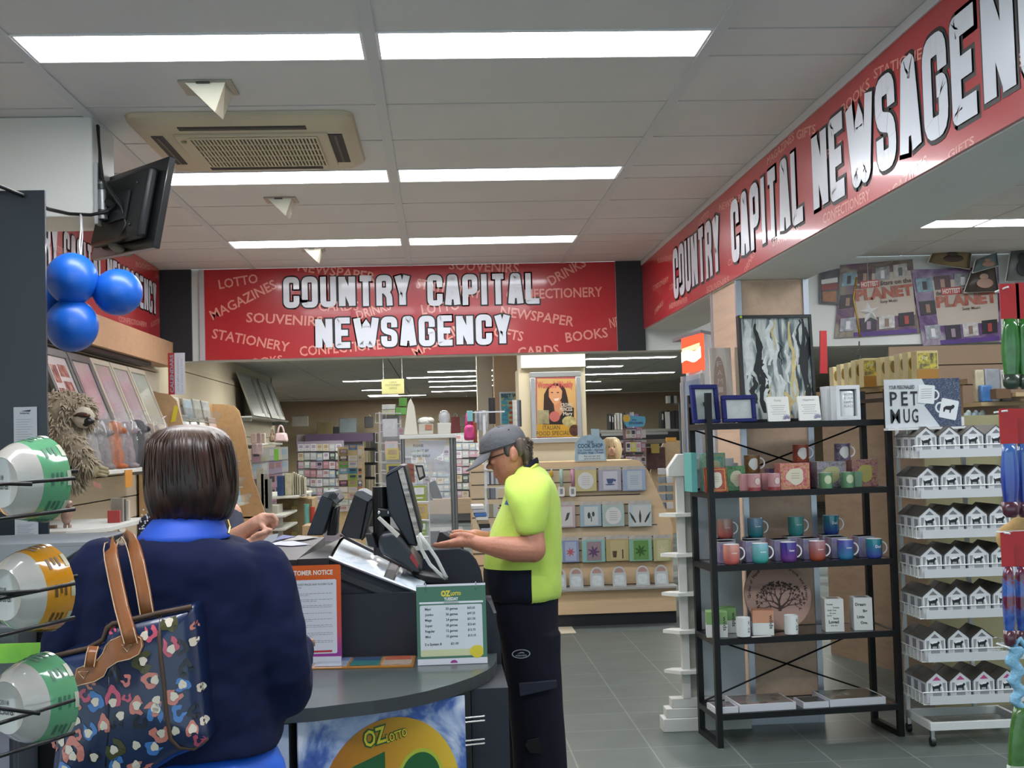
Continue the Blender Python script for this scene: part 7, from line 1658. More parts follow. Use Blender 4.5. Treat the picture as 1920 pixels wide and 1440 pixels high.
for i,(x,c) in enumerate(((482,'a9a79f'),(490,'9a9b98'),(497,'8d8f90'))):
    pxbox('leaning_frame',x,878+10*i,x+12,948+6*i,11.8,.03,mat(c,.3,.2,var=.15,vs=10),f'{["nearest","middle","farthest"][i]} pale leaning frame at the foot of the timber rack','picture frame','leaning frames at the rack foot')
pxbox('display_plinth',478,948,520,1010,11.9,.4,mat('b5b3a8',.5),'pale plinth under the leaning frames beyond the timber rack','plinth')
pxbox('display_cabinet',520,935,585,1010,13.2,.6,timber('9c8766','cab1',2),'brown cabinet below the card wall beyond the timber rack','cabinet')
for i in range(7): pxbox('yellow_card',546+(i%2)*4,925+12*i,556+(i%2)*4,936+12*i,13.1,.01,mat(['a89a5c','8f8a6a'][i%2],.5),f'{["mustard","olive"][i%2]} square card, {ORD[i]} down the brown cabinet edge','card','square cards down the brown cabinet')
for i,(x,c,w_) in enumerate(((551,'8c2630',8),(560,'6e2a2a',7),(566,'4a4038',7),(573,'b0aaa0',7),(581,'c0bab0',6))):
    a=P(x,965 if i<3 else 950,15); a.z=0; zt=P(x,915,15).z; t=thing('wrapping_roll',f'{["crimson","dark red","dark brown","stone","pale"][i]} wrapping paper roll standing before the card wall','roll',a,0,'wrapping paper rolls by the card wall'); mk('paper_roll',B().lathe([(w_*.5*15/F,0),(w_*.5*15/F,zt-a.z)],Matrix.Translation(a),14),mat(c,.45,var=.2,vs=20),t,smooth='auto')
for i,(x,c,w_,y0) in enumerate(((576,'5f9a8c',10,945),(587,'a8382e',9,950))):
    a=P(x,1004,9.0); a.z=0; zt=P(x,y0,9.0).z; t=thing('wrapping_roll',f'{["sea green","red patterned"][i]} wrapping paper roll behind the left customer display','roll',a); mk('paper_roll',B().lathe([(w_*.5*9/F,0),(w_*.5*9/F,zt-a.z)],Matrix.Translation(a),14),mat(c,.45,var=.2,vs=20),t,smooth='auto')
pxbox('roll_bin',568,985,600,1060,8.6,.3,timber('a78e6a','bin',2),'timber bin holding the two wrapping paper rolls','bin')
# ================================================================ BACK ROOM DISPLAYS
rnd=random.Random(31)
PAL=[('white','c9cacc'),('pale grey','a9abb0'),('pink','b08a9c'),('lilac','9c8fa8'),('cream','bdb8a6'),('pale blue','8fa3b5'),('charcoal','3c3c42'),('dusky rose','9c7478'),('silver','b5b8bc'),('mint','96aaa0'),('navy','2c3450'),('tan','a08c70')]
CARDB=mat('c6c7ca',.5)
def pcard(x0,y0,x1,y1,Y,k,label,cat='greeting card',name='greeting_card',group=None,inner=True,tilt=0,hx=None):
    a=P(x0,y1,Y); c=P(x1,y0,Y); fr=Fr((a.x,Y,a.z),(1,0,0)); w,h=c.x-a.x,c.z-a.z
    b=B(); fbox(b,fr,0,w,0,h,-.006,0,0)
    col=hx or PAL[k][1]; m2=PAL[(k*5+3)%12][1]
    if inner:
        fbox(b,fr,w*.16,w*.84,h*.42,h*.86,0,.0015,1)
        fbox(b,fr,w*.25,w*.75,h*.16,h*.24,0,.0015,1)
    o=mk(name,b,[mat(col,.45),mat(m2,.45,var=.3,vs=12)]); return tag(o,label,cat,group)
def grid(x0,x1,y0,y1,nx,ny,Y,where,group,gap=.1,weights=None):
    for j in range(ny):
        for i in range(nx):
            w=(x1-x0)/nx; h=(y1-y0)/ny; k=rnd.choice(weights or [0,0,1,1,2,3,4,5,6,7,8,8,9])
            xx=x0+w*i+rnd.uniform(0,.8); yy=y0+h*j+rnd.uniform(0,1.0); 
            pcard(xx+w*gap*.5,yy,xx+w*(1-gap*.5),yy+h*rnd.uniform(.78,.93),Y+rnd.uniform(-.01,.01),k,f'{PAL[k][0]} card, {ORD[j]} row, {ORD[i]} across, {where}',group=group)
# far card rack, facing
def rackbody(x0,x1,y0,y1,Y,dp,m,label,name='card_rack',tiers=0,floor=True):
    a=P(x0,y0,Y); c=P(x1,y0,Y); zb=0 if floor else P(x0,y1,Y).z; t=thing(name,label,'rack',((a.x+c.x)/2,Y+dp/2,zb)); mk('back_panel',B().box(a.x,c.x,Y,Y+dp,zb,a.z),m,t)
    for i in range(tiers):
        z=P(x0,y0+(y1-y0)*(i+1)/tiers,Y).z; mk('tier_lip',B().box(a.x,c.x,Y-.05,Y,z-.02,z+.02),mat('a8a9ac',.4),t)
    return t
rackbody(556,642,828,965,20.6,.3,mat('8d8494',.6),'wide pale greeting card rack at the far left of the back room',tiers=8)
grid(558,640,832,962,7,8,20.5,'far left card rack','cards on the far left rack')
t=rackbody(556,680,815,829,21.5,.2,mat('8f8a90',.6),'purple topped fixture above the far left card rack')
mk('purple_band',B().box(P(556,0,21.4).x,P(680,0,21.4).x,21.38,21.5,P(600,830,21.4).z,P(600,814,21.4).z),mat('5c4a66',.6),t)
# side-on cards along the left aisle (thin, seen edge on)
for j in range(6):
    for i in range(5):
        y=15.2+.68*i; z=P(540,850+22*j,19).z; k=rnd.choice([0,1,2,3,6,8,4]); fr=Fr((-2.38+.10,y,z-.1),(.55,.83,0)); b=B(); fbox(b,fr,0,.16,0,.20,-.004,0,0); fbox(b,fr,.03,.13,.09,.17,0,.0015,1)
        tag(mk('greeting_card',b,[mat(PAL[k][1],.45),mat(PAL[(k+4)%12][1],.45)]),f'{PAL[k][0]} angled card, {ORD[j]} row, {ORD[i]} deep along the left aisle wall','greeting card','angled cards along the left aisle')
# hanging bags on back slatwall
for x0,y0,x1,y1,c,l in ((595,785,624,822,'6f6444','olive gift bag hanging on the back slatwall'),(637,778,668,812,'6d7880','blue grey gift bag hanging on the back slatwall'),(625,795,637,824,'26262c','black bag hanging right of the olive gift bag'),(684,777,699,802,'2c2c32','black patterned bag at the right of the back slatwall'),(548,776,578,800,'a8a49c','clear packet hanging at the left of the back slatwall'),(846,775,862,812,'6a2426','dark red bag hanging on the back slatwall right side'),(862,778,876,800,'6b665c','khaki bag hanging on the back slatwall near the pink bag')):
    a=P(x0,y1,26.9); c_=P(x1,y0,26.9); t=thing('hanging_gift_bag',l,'bag',V(((a.x+c_.x)/2,26.9,a.z))); h=c_.z-a.z
    mk('bag_body',B().box(a.x,c_.x,26.85,26.95,a.z,a.z+h*.82),mat(c,.5,var=.15,vs=5),t,bevel=.01); mx=(a.x+c_.x)/2; w=(c_.x-a.x)*.22
    mk('bag_handle',B().tube([V((mx+w*math.cos(u),26.9,a.z+h*.8+h*.2*math.sin(u))) for u in [PI*i/8 for i in range(9)]],.01,5),mat('8d8a84',.5),t)
# dark bookcase
t=rackbody(680,706,812,925,24.0,.4,mat('1c1a19',.5),'tall black bookcase with folders behind the card spinner','bookcase')
for j in range(4):
    for i in range(5):
        c=['4a4238','6b6a4a','2c2a2a','8a8070','3a3c40'][rnd.randrange(5)]; pxbox('bookcase_folder',682+4.6*i,818+27*j,685.6+4.6*i,840+27*j,23.9,.1,mat(c,.5),f'{["left","second","middle","fourth","right"][i]} spine on the {ORD[j]} shelf of the tall black bookcase','folder','folders in the tall black bookcase',0)
# colourful card spinner with timber frame
t=rackbody(633,682,838,1000,11.4,.06,timber('c0ab84','spin',2),'pale timber framed card spinner with bright cards behind the customer displays','card_spinner')
cols=[['7a6a3c','3c6e9c','c9c4bc'],['3c3450','c4c6ca','b8b4b0'],['3ca03c','c0c2c2','c8b8a8'],['5a9cb8','2c7c9c','b8926c'],['c4c2b8','7aa03c','a8a29c'],['2c2444','8aa04c','3c4470'],['c9c6c0','b9b4a8','a84c38'],['c0b088','a8a090','9c5838'],['b9bcbc','8fa8a8','a8a49c'],['b4b4b0','a0aab0','98948c']]
cn={'7a6a3c':'bronze','3c6e9c':'blue','c9c4bc':'white','3c3450':'dark purple','3ca03c':'green','5a9cb8':'sky blue','2c7c9c':'teal','7aa03c':'lime','2c2444':'deep violet'}
for j in range(10):
    for i in range(3):
        w=[17,17,9][i]; x=636+[0,17.5,35][i]; c=cols[j][i]; y=842+11.8*j-(9 if i==1 else 0)*(j==0)
        pcard(x,y,x+w-1,y+11,11.33-.004*i,rnd.randrange(12),f'{cn.get(c,"pale printed")} card, {ORD[j]} row, {["left","middle","right"][i]} column of the timber framed spinner',group='cards on the timber framed spinner',hx=c)
# wire card column with cards
t=thing('wire_card_spinner','tall white wire spinner for cards left of the clear counter screen','card spinner',(P(725,1000,8).x,8.1,0)); WM=mat('c4c6c8',.35,.3)
for x in (712,750): p=P(x,780,8.05); mk('upright',B().tube([V((p.x,8.05,0)),V((p.x,8.05,P(x,772,8).z))],.008,6),WM,t)
for j,y in enumerate((775,812,848,888,925)):
    b=B()
    for x in (706,714): b.tube([P(x-2,y,7.9),P(x+10,y,8.0),P(x+10,y+18,8.0),P(x-2,y+18,7.9)],.003,5,closed=True)
    for yy_ in (0,20,34): b.tube([P(714,y+yy_,7.95),P(752,y+yy_,7.95)],.003,5)
    mk('wire_pocket',b,WM,t)
mk('back_sheet',B().box(P(716,800,8.1).x,P(750,800,8.1).x,8.1,8.11,.1,P(716,772,8.1).z),mat('9c9ea0',.5),t); mk('spinner_base',B().lathe([(.2,0),(.2,.03),(.02,.05)],Matrix.Translation((P(730,1000,8).x,8.2,0)),20),WM,t)
for i,(x0,y0,x1,y1,c,l) in enumerate(((718,785,745,819,'b5b6ba','grey card with dark figure, top of the wire spinner'),(722,827,746,860,'b8a8a4','pink and gold card, second on the wire spinner'),(724,840,748,862,'b5a862','yellow lettered card tucked under the pink one on the wire spinner'),(725,870,750,895,'a39a48','mustard card third on the wire spinner'),(746,802,758,817,'8d9094','small grey disc card beside the top of the wire spinner'))):
    pcard(x0,y0,x1,y1,7.93-.003*i,[1,2,4,11,8][i],l,hx=c)
for i,(x0,y0,x1,y1,c,l) in enumerate(((773,910,799,940,'8a9a48','green number card on the lower wire holder, uppermost'),(776,945,801,974,'b59c50','gold number card on the lower wire holder, middle'),(783,978,800,1004,'88a060','green card on the lower wire holder, lowest'),(764,910,773,938,'9aa5ac','pale blue card edge beside the uppermost number card'))):
    pcard(x0,y0,x1,y1,6.6,[9,4,9,5][i],l,hx=c)
t=thing('wire_card_holder','small wire holder with number cards behind the till screen','rack',(P(790,1000,6.7).x,6.7,0))
for x in (772,803): p=P(x,905,6.65); mk('upright',B().tube([V((p.x,6.65,0)),V((p.x,6.65,p.z))],.005,6),WM,t)
for y in (941,975,1006): mk('wire_rail',B().tube([P(770,y,6.58),P(804,y,6.58)],.004,6),WM,t)
# clear screen stand
YS=7.3; t=thing('clear_counter_screen','clear acrylic screen between steel posts with a white top shelf','screen',(P(800,900,YS).x,YS,0))
a=P(750,820,YS); c=P(855,820,YS); mk('top_shelf',B().box(a.x,c.x,YS-.12,YS+.14,a.z-.012,a.z+.012),mat('b5b5b2',.4),t,bevel=.003)
for x in (756,846,852): p=P(x,825,YS); mk('steel_post',B().tube([V((p.x,YS-.1 if x!=852 else YS+.1,0)),V((p.x,YS-.1 if x!=852 else YS+.1,a.z-.012))],.012,10),mat('7f8284',.25,.8),t,smooth='auto')
mk('acrylic_panel',B().box(a.x+.03,c.x-.03,YS-.1,YS-.094,.75,a.z-.02),mat('d8dee4',.02,alpha=.12,coat=1),t)
mk('lower_rail',B().box(a.x+.02,c.x-.02,YS-.1,YS-.08,.74,.75),mat('7f8284',.25,.8),t)
words(t,Fr(P(775,838,YS-.102),(1,0,0)),[('PLEASE',0,0,.014,dict(bold=.03)),('DO NOT SIT',-.01,-.03,.013,dict(bold=.03)),('GLASS SHELF',-.005,-.06,.013,dict(bold=.03))],mat('5c6064',.5),'lettering',w=.0)
za=a.z+.013
def onscreen(name,pts,dp,m,label,cat,Y=YS-.08,**k):
    return tag(mk(name,B().prism([P(x,y,Y) if y<812 else V((P(x,y,Y).x,Y,za)) for x,y in pts],V((0,dp,0))),m,bevel=.002,weld=True),label,cat)
onscreen('white_wedge_stand',[(757,815),(784,815),(776,760),(770,747),(765,755)],.12,mat('b9b5a8',.5),'tall off white wedge shaped stand on the clear screen shelf','stand')
t=onscreen('tissue_box',[(785,815),(812,815),(812,795),(785,795)],.13,mat('a8a498',.5),'white box of crumpled wrap with a red label on screen shelf','box'); 
mk('crumpled_wrap',B().ell(P(797,790,YS-.02),(.045,.04,.025)).ell(P(806,788,YS-.03),(.025,.03,.018)),mat('c9c7bf',.4,bump=1,bs=40),t,smooth=True); mk('label',B().prism([P(x,y,YS-.083) for x,y in ((797,806),(810,806),(810,796),(797,796))],V((0,.002,0))),mat('9c6a50',.5),t)
t=onscreen('clear_tub',[(821,815),(845,815),(846,793),(820,793)],.12,mat('b0ada4',.2,coat=.6),'clear plastic tub with domed bag on top of screen shelf','tub'); mk('domed_bag',B().ell(P(833,783,YS-.02),(.035,.035,.045)),mat('c9cdd2',.1,alpha=.4,coat=1),t,smooth=True)
for i,(x0,y0,x1,y1,c,l) in enumerate(((748,746,762,762,'4f8c30','bright green pack on top of the wire spinner, upper'),(742,764,762,778,'5f9a48','bright green pack on top of the wire spinner, lower'),(716,758,741,768,'b9bab4','white card box stack on the wire spinner, upper'),(716,768,741,778,'a9a88c','white card box stack on the wire spinner, lower'))):
    pxbox('card_pack',x0,y0,x1,y1,8.0,.12,mat(c,.5,var=.15,vs=20),l,'box')
# crumpled clear wrap behind screen
b=B(); rings=[]
pts=[(790,832),(805,850),(818,872),(835,880)]
tag(mk('clear_hanging_wrap',B().add([P(x,y,7.6+.1*(i%3)) for i,(x,y) in enumerate(((786,825),(836,826),(830,850),(812,860),(848,868),(845,890),(812,885),(805,905),(800,870)))],[(0,8,3,2),(0,2,1),(3,4,5,6),(8,6,3),(8,7,6)]),mat('c9ccdc',.1,alpha=.5,coat=1),solid=.003),'crumpled clear plastic sheet hanging behind the acrylic screen','plastic sheet')
# payment terminals and small signs on the second counter
t=thing('wood_front_counter','long low counter behind the till with dark top, under the acrylic screen','counter',(P(800,1000,8.8).x,8.8,0)); mk('carcass',B().box(P(782,0,8.0).x,P(842,0,8.0).x,7.85,8.2,0,1.0),mat('26282c',.5),t)
slabpx('terminal_body',[(800,908),(816,900),(830,935),(812,935)][::-1],7.9,.12,DKB,thing('payment_terminal','black payment terminal standing behind the acrylic screen','payment terminal',P(815,935,7.9)),.004)
t=bpy.data.objects['terminal_body'].parent; slabpx('terminal_cradle',[(796,915),(802,910),(812,938),(800,940)][::-1],7.88,.1,mat('5c5e62',.4),t)
t=thing('small_easel_sign','black framed small easel sign beside the brown sign','sign',P(788,900,7.0)); slabpx('frame',[(778,872),(793,872),(798,894),(786,902)][::-1],7.0,.02,DKB,t); slabpx('insert',[(782,876),(791,876),(794,892),(787,896)][::-1],6.995,.004,mat('8d8a84',.5),t,0)
t=thing('brown_counter_sign','reddish brown lettered sign behind the till screen','sign',P(768,900,6.2)); slabpx('board',[(755,868),(776,870),(778,905),(760,902)][::-1],6.2,.01,mat('8c5544',.5,var=.1,vs=12),t,0)
words(t,Fr(P(758,882,6.19),(1,-.0,0)),[('Thank You',0,0,.012,dict(width=.045,bold=.03)),('for shopping',0,-.025,.009,dict(width=.045))],mat('4a2620',.5),w=.0)
# wrap sheets seen right of the screen: card wall right
rackbody(852,906,812,935,25.0,.2,mat('8d8f92',.6),'right half of the far greeting card wall, seen beside the steel post',tiers=6)
grid(853,905,815,935,4,8,24.9,'far card wall by the steel post','cards on the far wall by the steel post')
rackbody(756,845,838,935,25.2,.2,mat('8d8f92',.6),'middle of the far greeting card wall, seen through the acrylic screen',tiers=5)
grid(770,843,842,935,6,7,25.0,'card wall behind the acrylic screen','cards seen through the acrylic screen',weights=[0,0,1,5,5,3,8,4])
tag(mk('low_cabinets',B().box(P(756,935,24.4).x,P(980,935,24.4).x,24.2,24.7,.18,P(800,936,24.4).z),timber('a08a74','lowcab',0)),'long timber base cabinets along the far card wall','cabinet')
# central display: cream pillar, best-value poster, hanging belts
ppx=lambda x,Y:P(x,800,Y).x
tag(mk('wall_pillar',B().box(ppx(929,12.6),ppx(978,12.6),12.6,12.9,0,CB-.001),mat('b89e86',.6)),kind='structure')
tag(mk('wall_pillar',B().box(ppx(897,13),ppx(925,13),13.0,13.3,0,CB-.001),mat('c6c4bc',.6)),kind='structure')
t=thing('promotion_poster','blue and yellow promotional poster in a silver frame left of the magazine poster','poster',P(955,800,12.5))
fr=Fr(P(938,800,12.5),(1,0,0)); w=P(975,800,12.5).x-fr.o.x; h=P(938,735,12.5).z-fr.o.z; b=B(); fbox(b,fr,0,w,0,h,-.02,0); mk('frame',b,ALU,t); b=B(); fbox(b,fr,.015,w-.015,.015,h-.015,0,.002); mk('sheet',b,ramp_mat('bestp',[(.38,'3c86a8'),(.5,'8aa8a0'),(.56,'b8a83c'),(.7,'a8543c')],kind='noise',nscale=9,nz=1,rough=.4,detail=2),t)
words(t,fr,[('BEST W',.02,h*.84,.035,dict(bold=.05,width=w*.8))],mat('23506e',.4),w=.004); b=B()
for i in range(5): fbox(b,fr,.02,w*.42,h*(.08+.14*i),h*(.17+.14*i),.002,.003)
mk('price_blocks',b,mat('3f9ab8',.4),t); b=B()
for i in range(5): fbox(b,fr,w*.46,w*.9,h*(.08+.14*i),h*(.15+.14*i),.002,.003)
mk('cover_blocks',b,mat('a8503a',.4,var=.5,vs=30),t)
def hangers(xs,y0,y1,Y,w,cols,lab,cat,name,group):
    for i,x in enumerate(xs):
        pxbox(name,x,y0,x+w,y1,Y+.04*i,.006,mat(cols[i%len(cols)],.35,.2,var=.2,vs=30),f'{lab}, {ORD[i]} from the left','%s'%cat,group,0)
hangers([891,895,899,903,907,911],770,806,9.2,3,['8d8e92','6f7176','a2a3a6'],'slim silver packet hanging from the prong rail','packet','hanging_packet','silver packets on the prong rail')
hangers([917,921,925],746,795,9.4,3,['1b191b','2c2426','241c1e'],'black belt hanging beside the silver packets','belt','hanging_belt','black belts on the prong rail')
hangers([962,966,970,974],750,800,9.0,3,['b4b2aa','c9c6bc','6b6d74','3c4048'],'pale lanyard hanging before the promotional poster','lanyard','hanging_lanyard','lanyards before the poster')
handbag(870,772,890,826,8.6,mat('c23c7c',.4,var=.3,vs=20),'bright pink and aqua purse hanging beside the clear tub','purse')
pxbox('aqua_pouch',876,770,886,790,8.55,.03,mat('7fc0c8',.4),'small aqua pouch above the bright pink purse','pouch')
pxbox('orange_toy',888,792,894,830,8.7,.03,mat('8c4a24',.5),'narrow orange brown toy hanging right of the pink purse','toy')
t=thing('prong_rack','white slotted rack post with silver prongs behind the man','rack',(P(900,1000,9).x,9.1,0)); mk('post',B().box(P(884,0,9.1).x,P(889,0,9.1).x,9.1,9.14,0,P(886,770,9.1).z),WM,t)
for y in (772,830,880,915): mk('prong_rail',B().box(P(866 if y==772 else 884,0,9.08).x,P(925,0,9.08).x,9.09,9.1,P(886,y,9.1).z-.01,P(886,y,9.1).z),WM,t)
for j in range(4):
    for i in range(5):
        pxbox('hanging_pen_pack',913+4.2*i,[885,915,945,820][j],916.4+4.2*i,[908,935,970,845][j],8.3,.01,mat(['9a9ca2','6b6e78','b4b6b8','4a4e5c','8a8468'][rnd.randrange(5)],.3),f'{ORD[i]} pen pack in the {["upper middle","lower middle","bottom","top"][j]} row behind the man in lime','packet','pen packs behind the man',0)
for i in range(7): pxbox('stationery_stack',884+3*i,948+7*i,908+2.2*i,955+7*i,8.0-.35*i if 0 else 7.6,.25,mat(['c4c4c4','a8acb4','3c6aa8','d0cfc8','8d7c60','1d1d22','b0b4c0'][i],.5),f'flat {["white","pale grey","blue","off white","brown","black","lilac grey"][i]} stationery stack on the low shelf behind the wallet','stationery','stationery stacks behind the man')
pxbox('low_stationery_shelf',878,1000,930,1012,7.55,.35,mat('6b6862',.5),'low dark shelf under the stationery stacks','shelf')
# ---- magazine poster pillar
PY=11.2; x0,x1=ppx(975,PY),ppx(1100,PY); ztop=P(1040,690,PY).z
tag(mk('wall_poster_pillar',B().box(x0,x1,PY,PY+.5,0,ztop),mat('cfc6ae',.6,var=.02,vs=3)),kind='structure')
t=thing('pillar_header','bright white header box at the top of the poster pillar','header box',((x0+x1)/2,PY,ztop)); mk('box',B().box(x0+.02,x1,PY-.06,PY+.5,ztop+.001,CB-.005),mat('e6e4da',.5),t,bevel=.004)
t=thing('magazine_poster','silver framed magazine cover poster of a smiling dark haired woman','poster',P(1043,832,PY-.02))
fr=Fr(P(997,832,PY-.03),(1,-.0,0)); w=P(1092,832,PY).x-fr.o.x; h=P(997,698,PY).z-fr.o.z; k=.05; b=B()
for u0,u1,v0,v1 in ((0,w,0,k),(0,w,h-k,h),(0,k,k,h-k),(w-k,w,k,h-k)): fbox(b,fr,u0,u1,v0,v1,-.025,.008)
mk('frame',b,mat('b4b6ba',.3,.7),t,bevel=.006); b=B(); fbox(b,fr,k,w-k,k,h-k,-.02,0); sh_=mk('pink_backing',b,mat('a4555a',.25,coat=.5),t)
U=lambda x,y: fr.px(x,y,.001)
def pp_(nm,pts,w1,m,par): b=B(); fpoly(b,fr,[U(*p) for p in pts],0,w1); return mk(nm,b,m,par)
cvr=pp_('cover',[(1007,812),(1086,812),(1085,710),(1007,710)],.0015,mat('c09a60',.25,coat=.5,var=.08,vs=5),sh_)
pp_('dark_jacket',[(1017,800),(1076,800),(1076,765),(1062,758),(1030,760),(1020,770)],.003,mat('1c1613',.5),cvr)
pp_('long_hair',[(1019,770),(1020,740),(1028,724),(1040,718),(1052,720),(1060,730),(1064,745),(1068,770),(1058,775),(1026,775)],.0035,mat('2c1c15',.5),cvr)
pp_('face',[(1036,755),(1029,744),(1029,730),(1036,723),(1048,724),(1054,733),(1053,746),(1048,755),(1041,760)],.005,mat('c68f68',.5),cvr)
pp_('neck',[(1040,772),(1038,757),(1052,752),(1056,772),(1049,782)],.0045,mat('b87f5c',.5),cvr)
pp_('smile',[(1038,748),(1049,746),(1046,751),(1041,752)],.0058,mat('dcc8bc',.5),cvr)
b=B(); 
for x in (1035,1046): fpoly(b,fr,[(U(x,736)[0]+.010*math.cos(a)*1.2,U(x,736)[1]+.005*math.sin(a)) for a in [2*PI*i/10 for i in range(10)]],.005,.0058)
mk('eyes',b,mat('2a1a14',.5),cvr)
pp_('pink_disc',[(1040+10*math.cos(a),781-10*math.sin(a)) for a in [2*PI*i/20 for i in range(20)]],.006,mat('b0605c',.4),cvr)
pp_('inset_photo',[(1009,795),(1030,795),(1029,769),(1008,769)],.005,mat('8a8468',.4,var=.5,vs=12),cvr)
pp_('yellow_band',[(1002,819),(1088,819),(1087,796),(1002,796)],.0065,mat('b8902a',.3,coat=.4),cvr)
pp_('food_dish',[(1067+13*math.cos(a),790-10*math.sin(a)) for a in [2*PI*i/18 for i in range(18)]],.0072,mat('a8a070',.4,var=.4,vs=30),cvr); pp_('food_dish',[(1077+10*math.cos(a),807-11*math.sin(a)) for a in [2*PI*i/18 for i in range(18)]],.0078,mat('4a2a1c',.4,var=.5,vs=30),cvr)
def upx(s,x0,y0,x1,hp,par,m,nm,w_=.008,bold=.0):
    a=U(x0,y0); c=U(x1,y0); hh=hp*PY/F; words(par,fr,[(s,a[0],a[1],hh,dict(width=c[0]-a[0],bold=bold))],m,nm,w=w_)
upx("Women's Weekly",1008,728,1074,13,cvr,mat('b84a50',.4),'masthead',.006,.02); upx('ITALIAN',1018,806,1050,8,cvr,mat('5c4a14',.4),'headline',.0075,.01); upx('FOOD SPECIAL',1006,817,1068,8,cvr,mat('5c4a14',.4),'headline',.0075,.01)
for s,x,y in (('CROWN',1052,763),('PRINCESS',1050,771),('Mary',1056,779)): upx(s,x,y,1073,7,cvr,mat('c9bfb4',.4),'cover_line',.0065,.02)
# ---- cookery gondola
GY=10.5; TG=timber('cbb08c','gond',0,.04)
t=thing('cookery_display','timber slatwall display unit with sloping end and kitchen linens','display unit',(ppx(1100,GY),GY+.3,0))
gx0=.25; top=P(1190,862,GY).z; poly=[V((gx0,GY,.32)),V((P(1262,1090,GY).x,GY,.32)),V((P(1262,1000,GY).x,GY,P(1262,985,GY).z)),V((P(1215,880,GY).x,GY,P(1215,882,GY).z)),V((P(1200,862,GY).x,GY,P(1200,864,GY).z)),V((P(1190,860,GY).x,GY,top)),V((gx0,GY,top))]
mk('slatwall_panel',B().prism(poly,V((0,.55,0))),TG,t)
inner=[P(1240,1062,GY),P(1240,1005,GY),P(1193,885,GY),P(1180,872,GY)]
mk('cream_face',B().prism([V((gx0,GY-.004,.62)),V((inner[0].x,GY-.004,.62)),V((inner[1].x,GY-.004,inner[1].z)),V((inner[2].x,GY-.004,inner[2].z)),V((inner[3].x,GY-.004,inner[3].z)),V((gx0,GY-.004,inner[3].z))],V((0,.004,0))),mat('bfae92',.6,var=.03,vs=4),t)
for y in (878,902,928,946,963,986,1008,1030,1052): 
    z=P(1150,y,GY).z; xr=P({878:1185,902:1190,928:1200,946:1208,963:1215}.get(y,1232),y,GY).x; mk('slot',B().box(gx0,xr,GY-.007,GY-.0041,z-.004,z+.004),mat('3a3228',.7),t)
zb=P(1150,1098,GY).z; mk('grey_ledge',B().box(gx0,P(1262,1095,GY).x,GY-.22,GY,zb-.01,zb+.006),mat('9a9a98',.4),t); mk('timber_base',B().box(gx0,P(1262,1140,GY).x,GY-.16,GY+.55,.10,zb-.03),TG,t); mk('base_cap',B().box(gx0,P(1262,1140,GY).x,GY-.18,GY+.55,zb-.03,zb-.012),timber('cdb894','gondcap',0,.03),t); mk('kick_board',B().box(gx0,P(1262,1140,GY).x,GY-.14,GY+.53,0,.10),mat('15171f',.5),t)
zk=zb+.006
def linen(x0,y0,x1,y1,hx,inner_hx,label,motif,hx2='7b7d84'):
    Y=GY-.05; a=P(x0,y1,Y); c=P(x1,y0,Y); fr=Fr((a.x,Y,a.z),(1,0,0)); w,h=c.x-a.x,c.z-a.z; t=thing('packed_linen',label,'packet',fr.p(w/2,0),0,'packed kitchen linens on the cookery display')
    b=B(); fbox(b,fr,0,w,0,h*.86,-.018,0); mk('linen',b,mat(hx,.4,coat=.4,var=.06,vs=8),t,bevel=.004); b=B(); fbox(b,fr,w*.01,w*.99,h*.86,h,-.004,0); mk('header_card',b,mat('a9a5a0',.5,var=.15,vs=20),t)
    b=B(); 
    if inner_hx=='o': fpoly(b,fr,circ(w*.5,h*.43,w*.36,h*.34,n=24),0,.0015); cc='c3c6c6'
    else: fbox(b,fr,w*.2,w*.84,h*.06,h*.80,0,.0015); cc=inner_hx
    q=mk('print_area',b,mat(cc,.4,coat=.4),t); b=B(); mm=mat(hx2,.5)
    if motif=='cup': fpoly(b,fr,[(w*.36,h*.42),(w*.40,h*.30),(w*.60,h*.30),(w*.66,h*.42),(w*.68,h*.50),(w*.34,h*.50)],.0015,.0022); fpoly(b,fr,circ(w*.5,h*.26,w*.22,h*.03),.0015,.002); fpoly(b,fr,circ(w*.71,h*.43,w*.06,h*.05),.0015,.002)
    if motif=='knives':
        for an,u in ((.5,.3),(0,.5),(-.5,.7)): 
            ca,sa=math.cos(PI/2+an),math.sin(PI/2+an); p=(w*u,h*.12+h*.04); L_=h*.5; nx,ny=-sa,ca; pts=[(p[0]+nx*.006,p[1]+ny*.006),(p[0]-nx*.006,p[1]-ny*.006),(p[0]+ca*L_*.5-nx*.010,p[1]+sa*L_*.5-ny*.010),(p[0]+ca*L_,p[1]+sa*L_),(p[0]+ca*L_*.5+nx*.010,p[1]+sa*L_*.5+ny*.010)]
            fpoly(b,fr,pts,.0015,.0022)
    if motif=='tools': fpoly(b,fr,circ(w*.42,h*.45,w*.07,h*.13),.0015,.0022); fpoly(b,fr,circ(w*.62,h*.5,w*.06,h*.10),.0015,.0022); fbox(b,fr,w*.50,w*.54,h*.2,h*.42,.0015,.0022)
    if motif=='grater': fpoly(b,fr,[(w*.40,h*.25),(w*.58,h*.32),(w*.70,h*.58),(w*.54,h*.56)],.0015,.0022)
    if motif in ('lines','oval','stars'):
        for i in range(5): fbox(b,fr,w*.32,w*.68,h*(.26+.08*i),h*(.28+.08*i),.0015,.002)
    if motif=='flower':
        for i in range(7): leaf(b,fr,w*.5,h*.4,w*.28,i*.9,.002)
    if motif=='jug': fpoly(b,fr,[(w*.30,h*.15),(w*.45,h*.15),(w*.48,h*.4),(w*.28,h*.4)],.0015,.0022); fbox(b,fr,w*.7,w*.76,h*.1,h*.45,.0015,.0022)
    if b.v: mk('motif',b,mm,q)
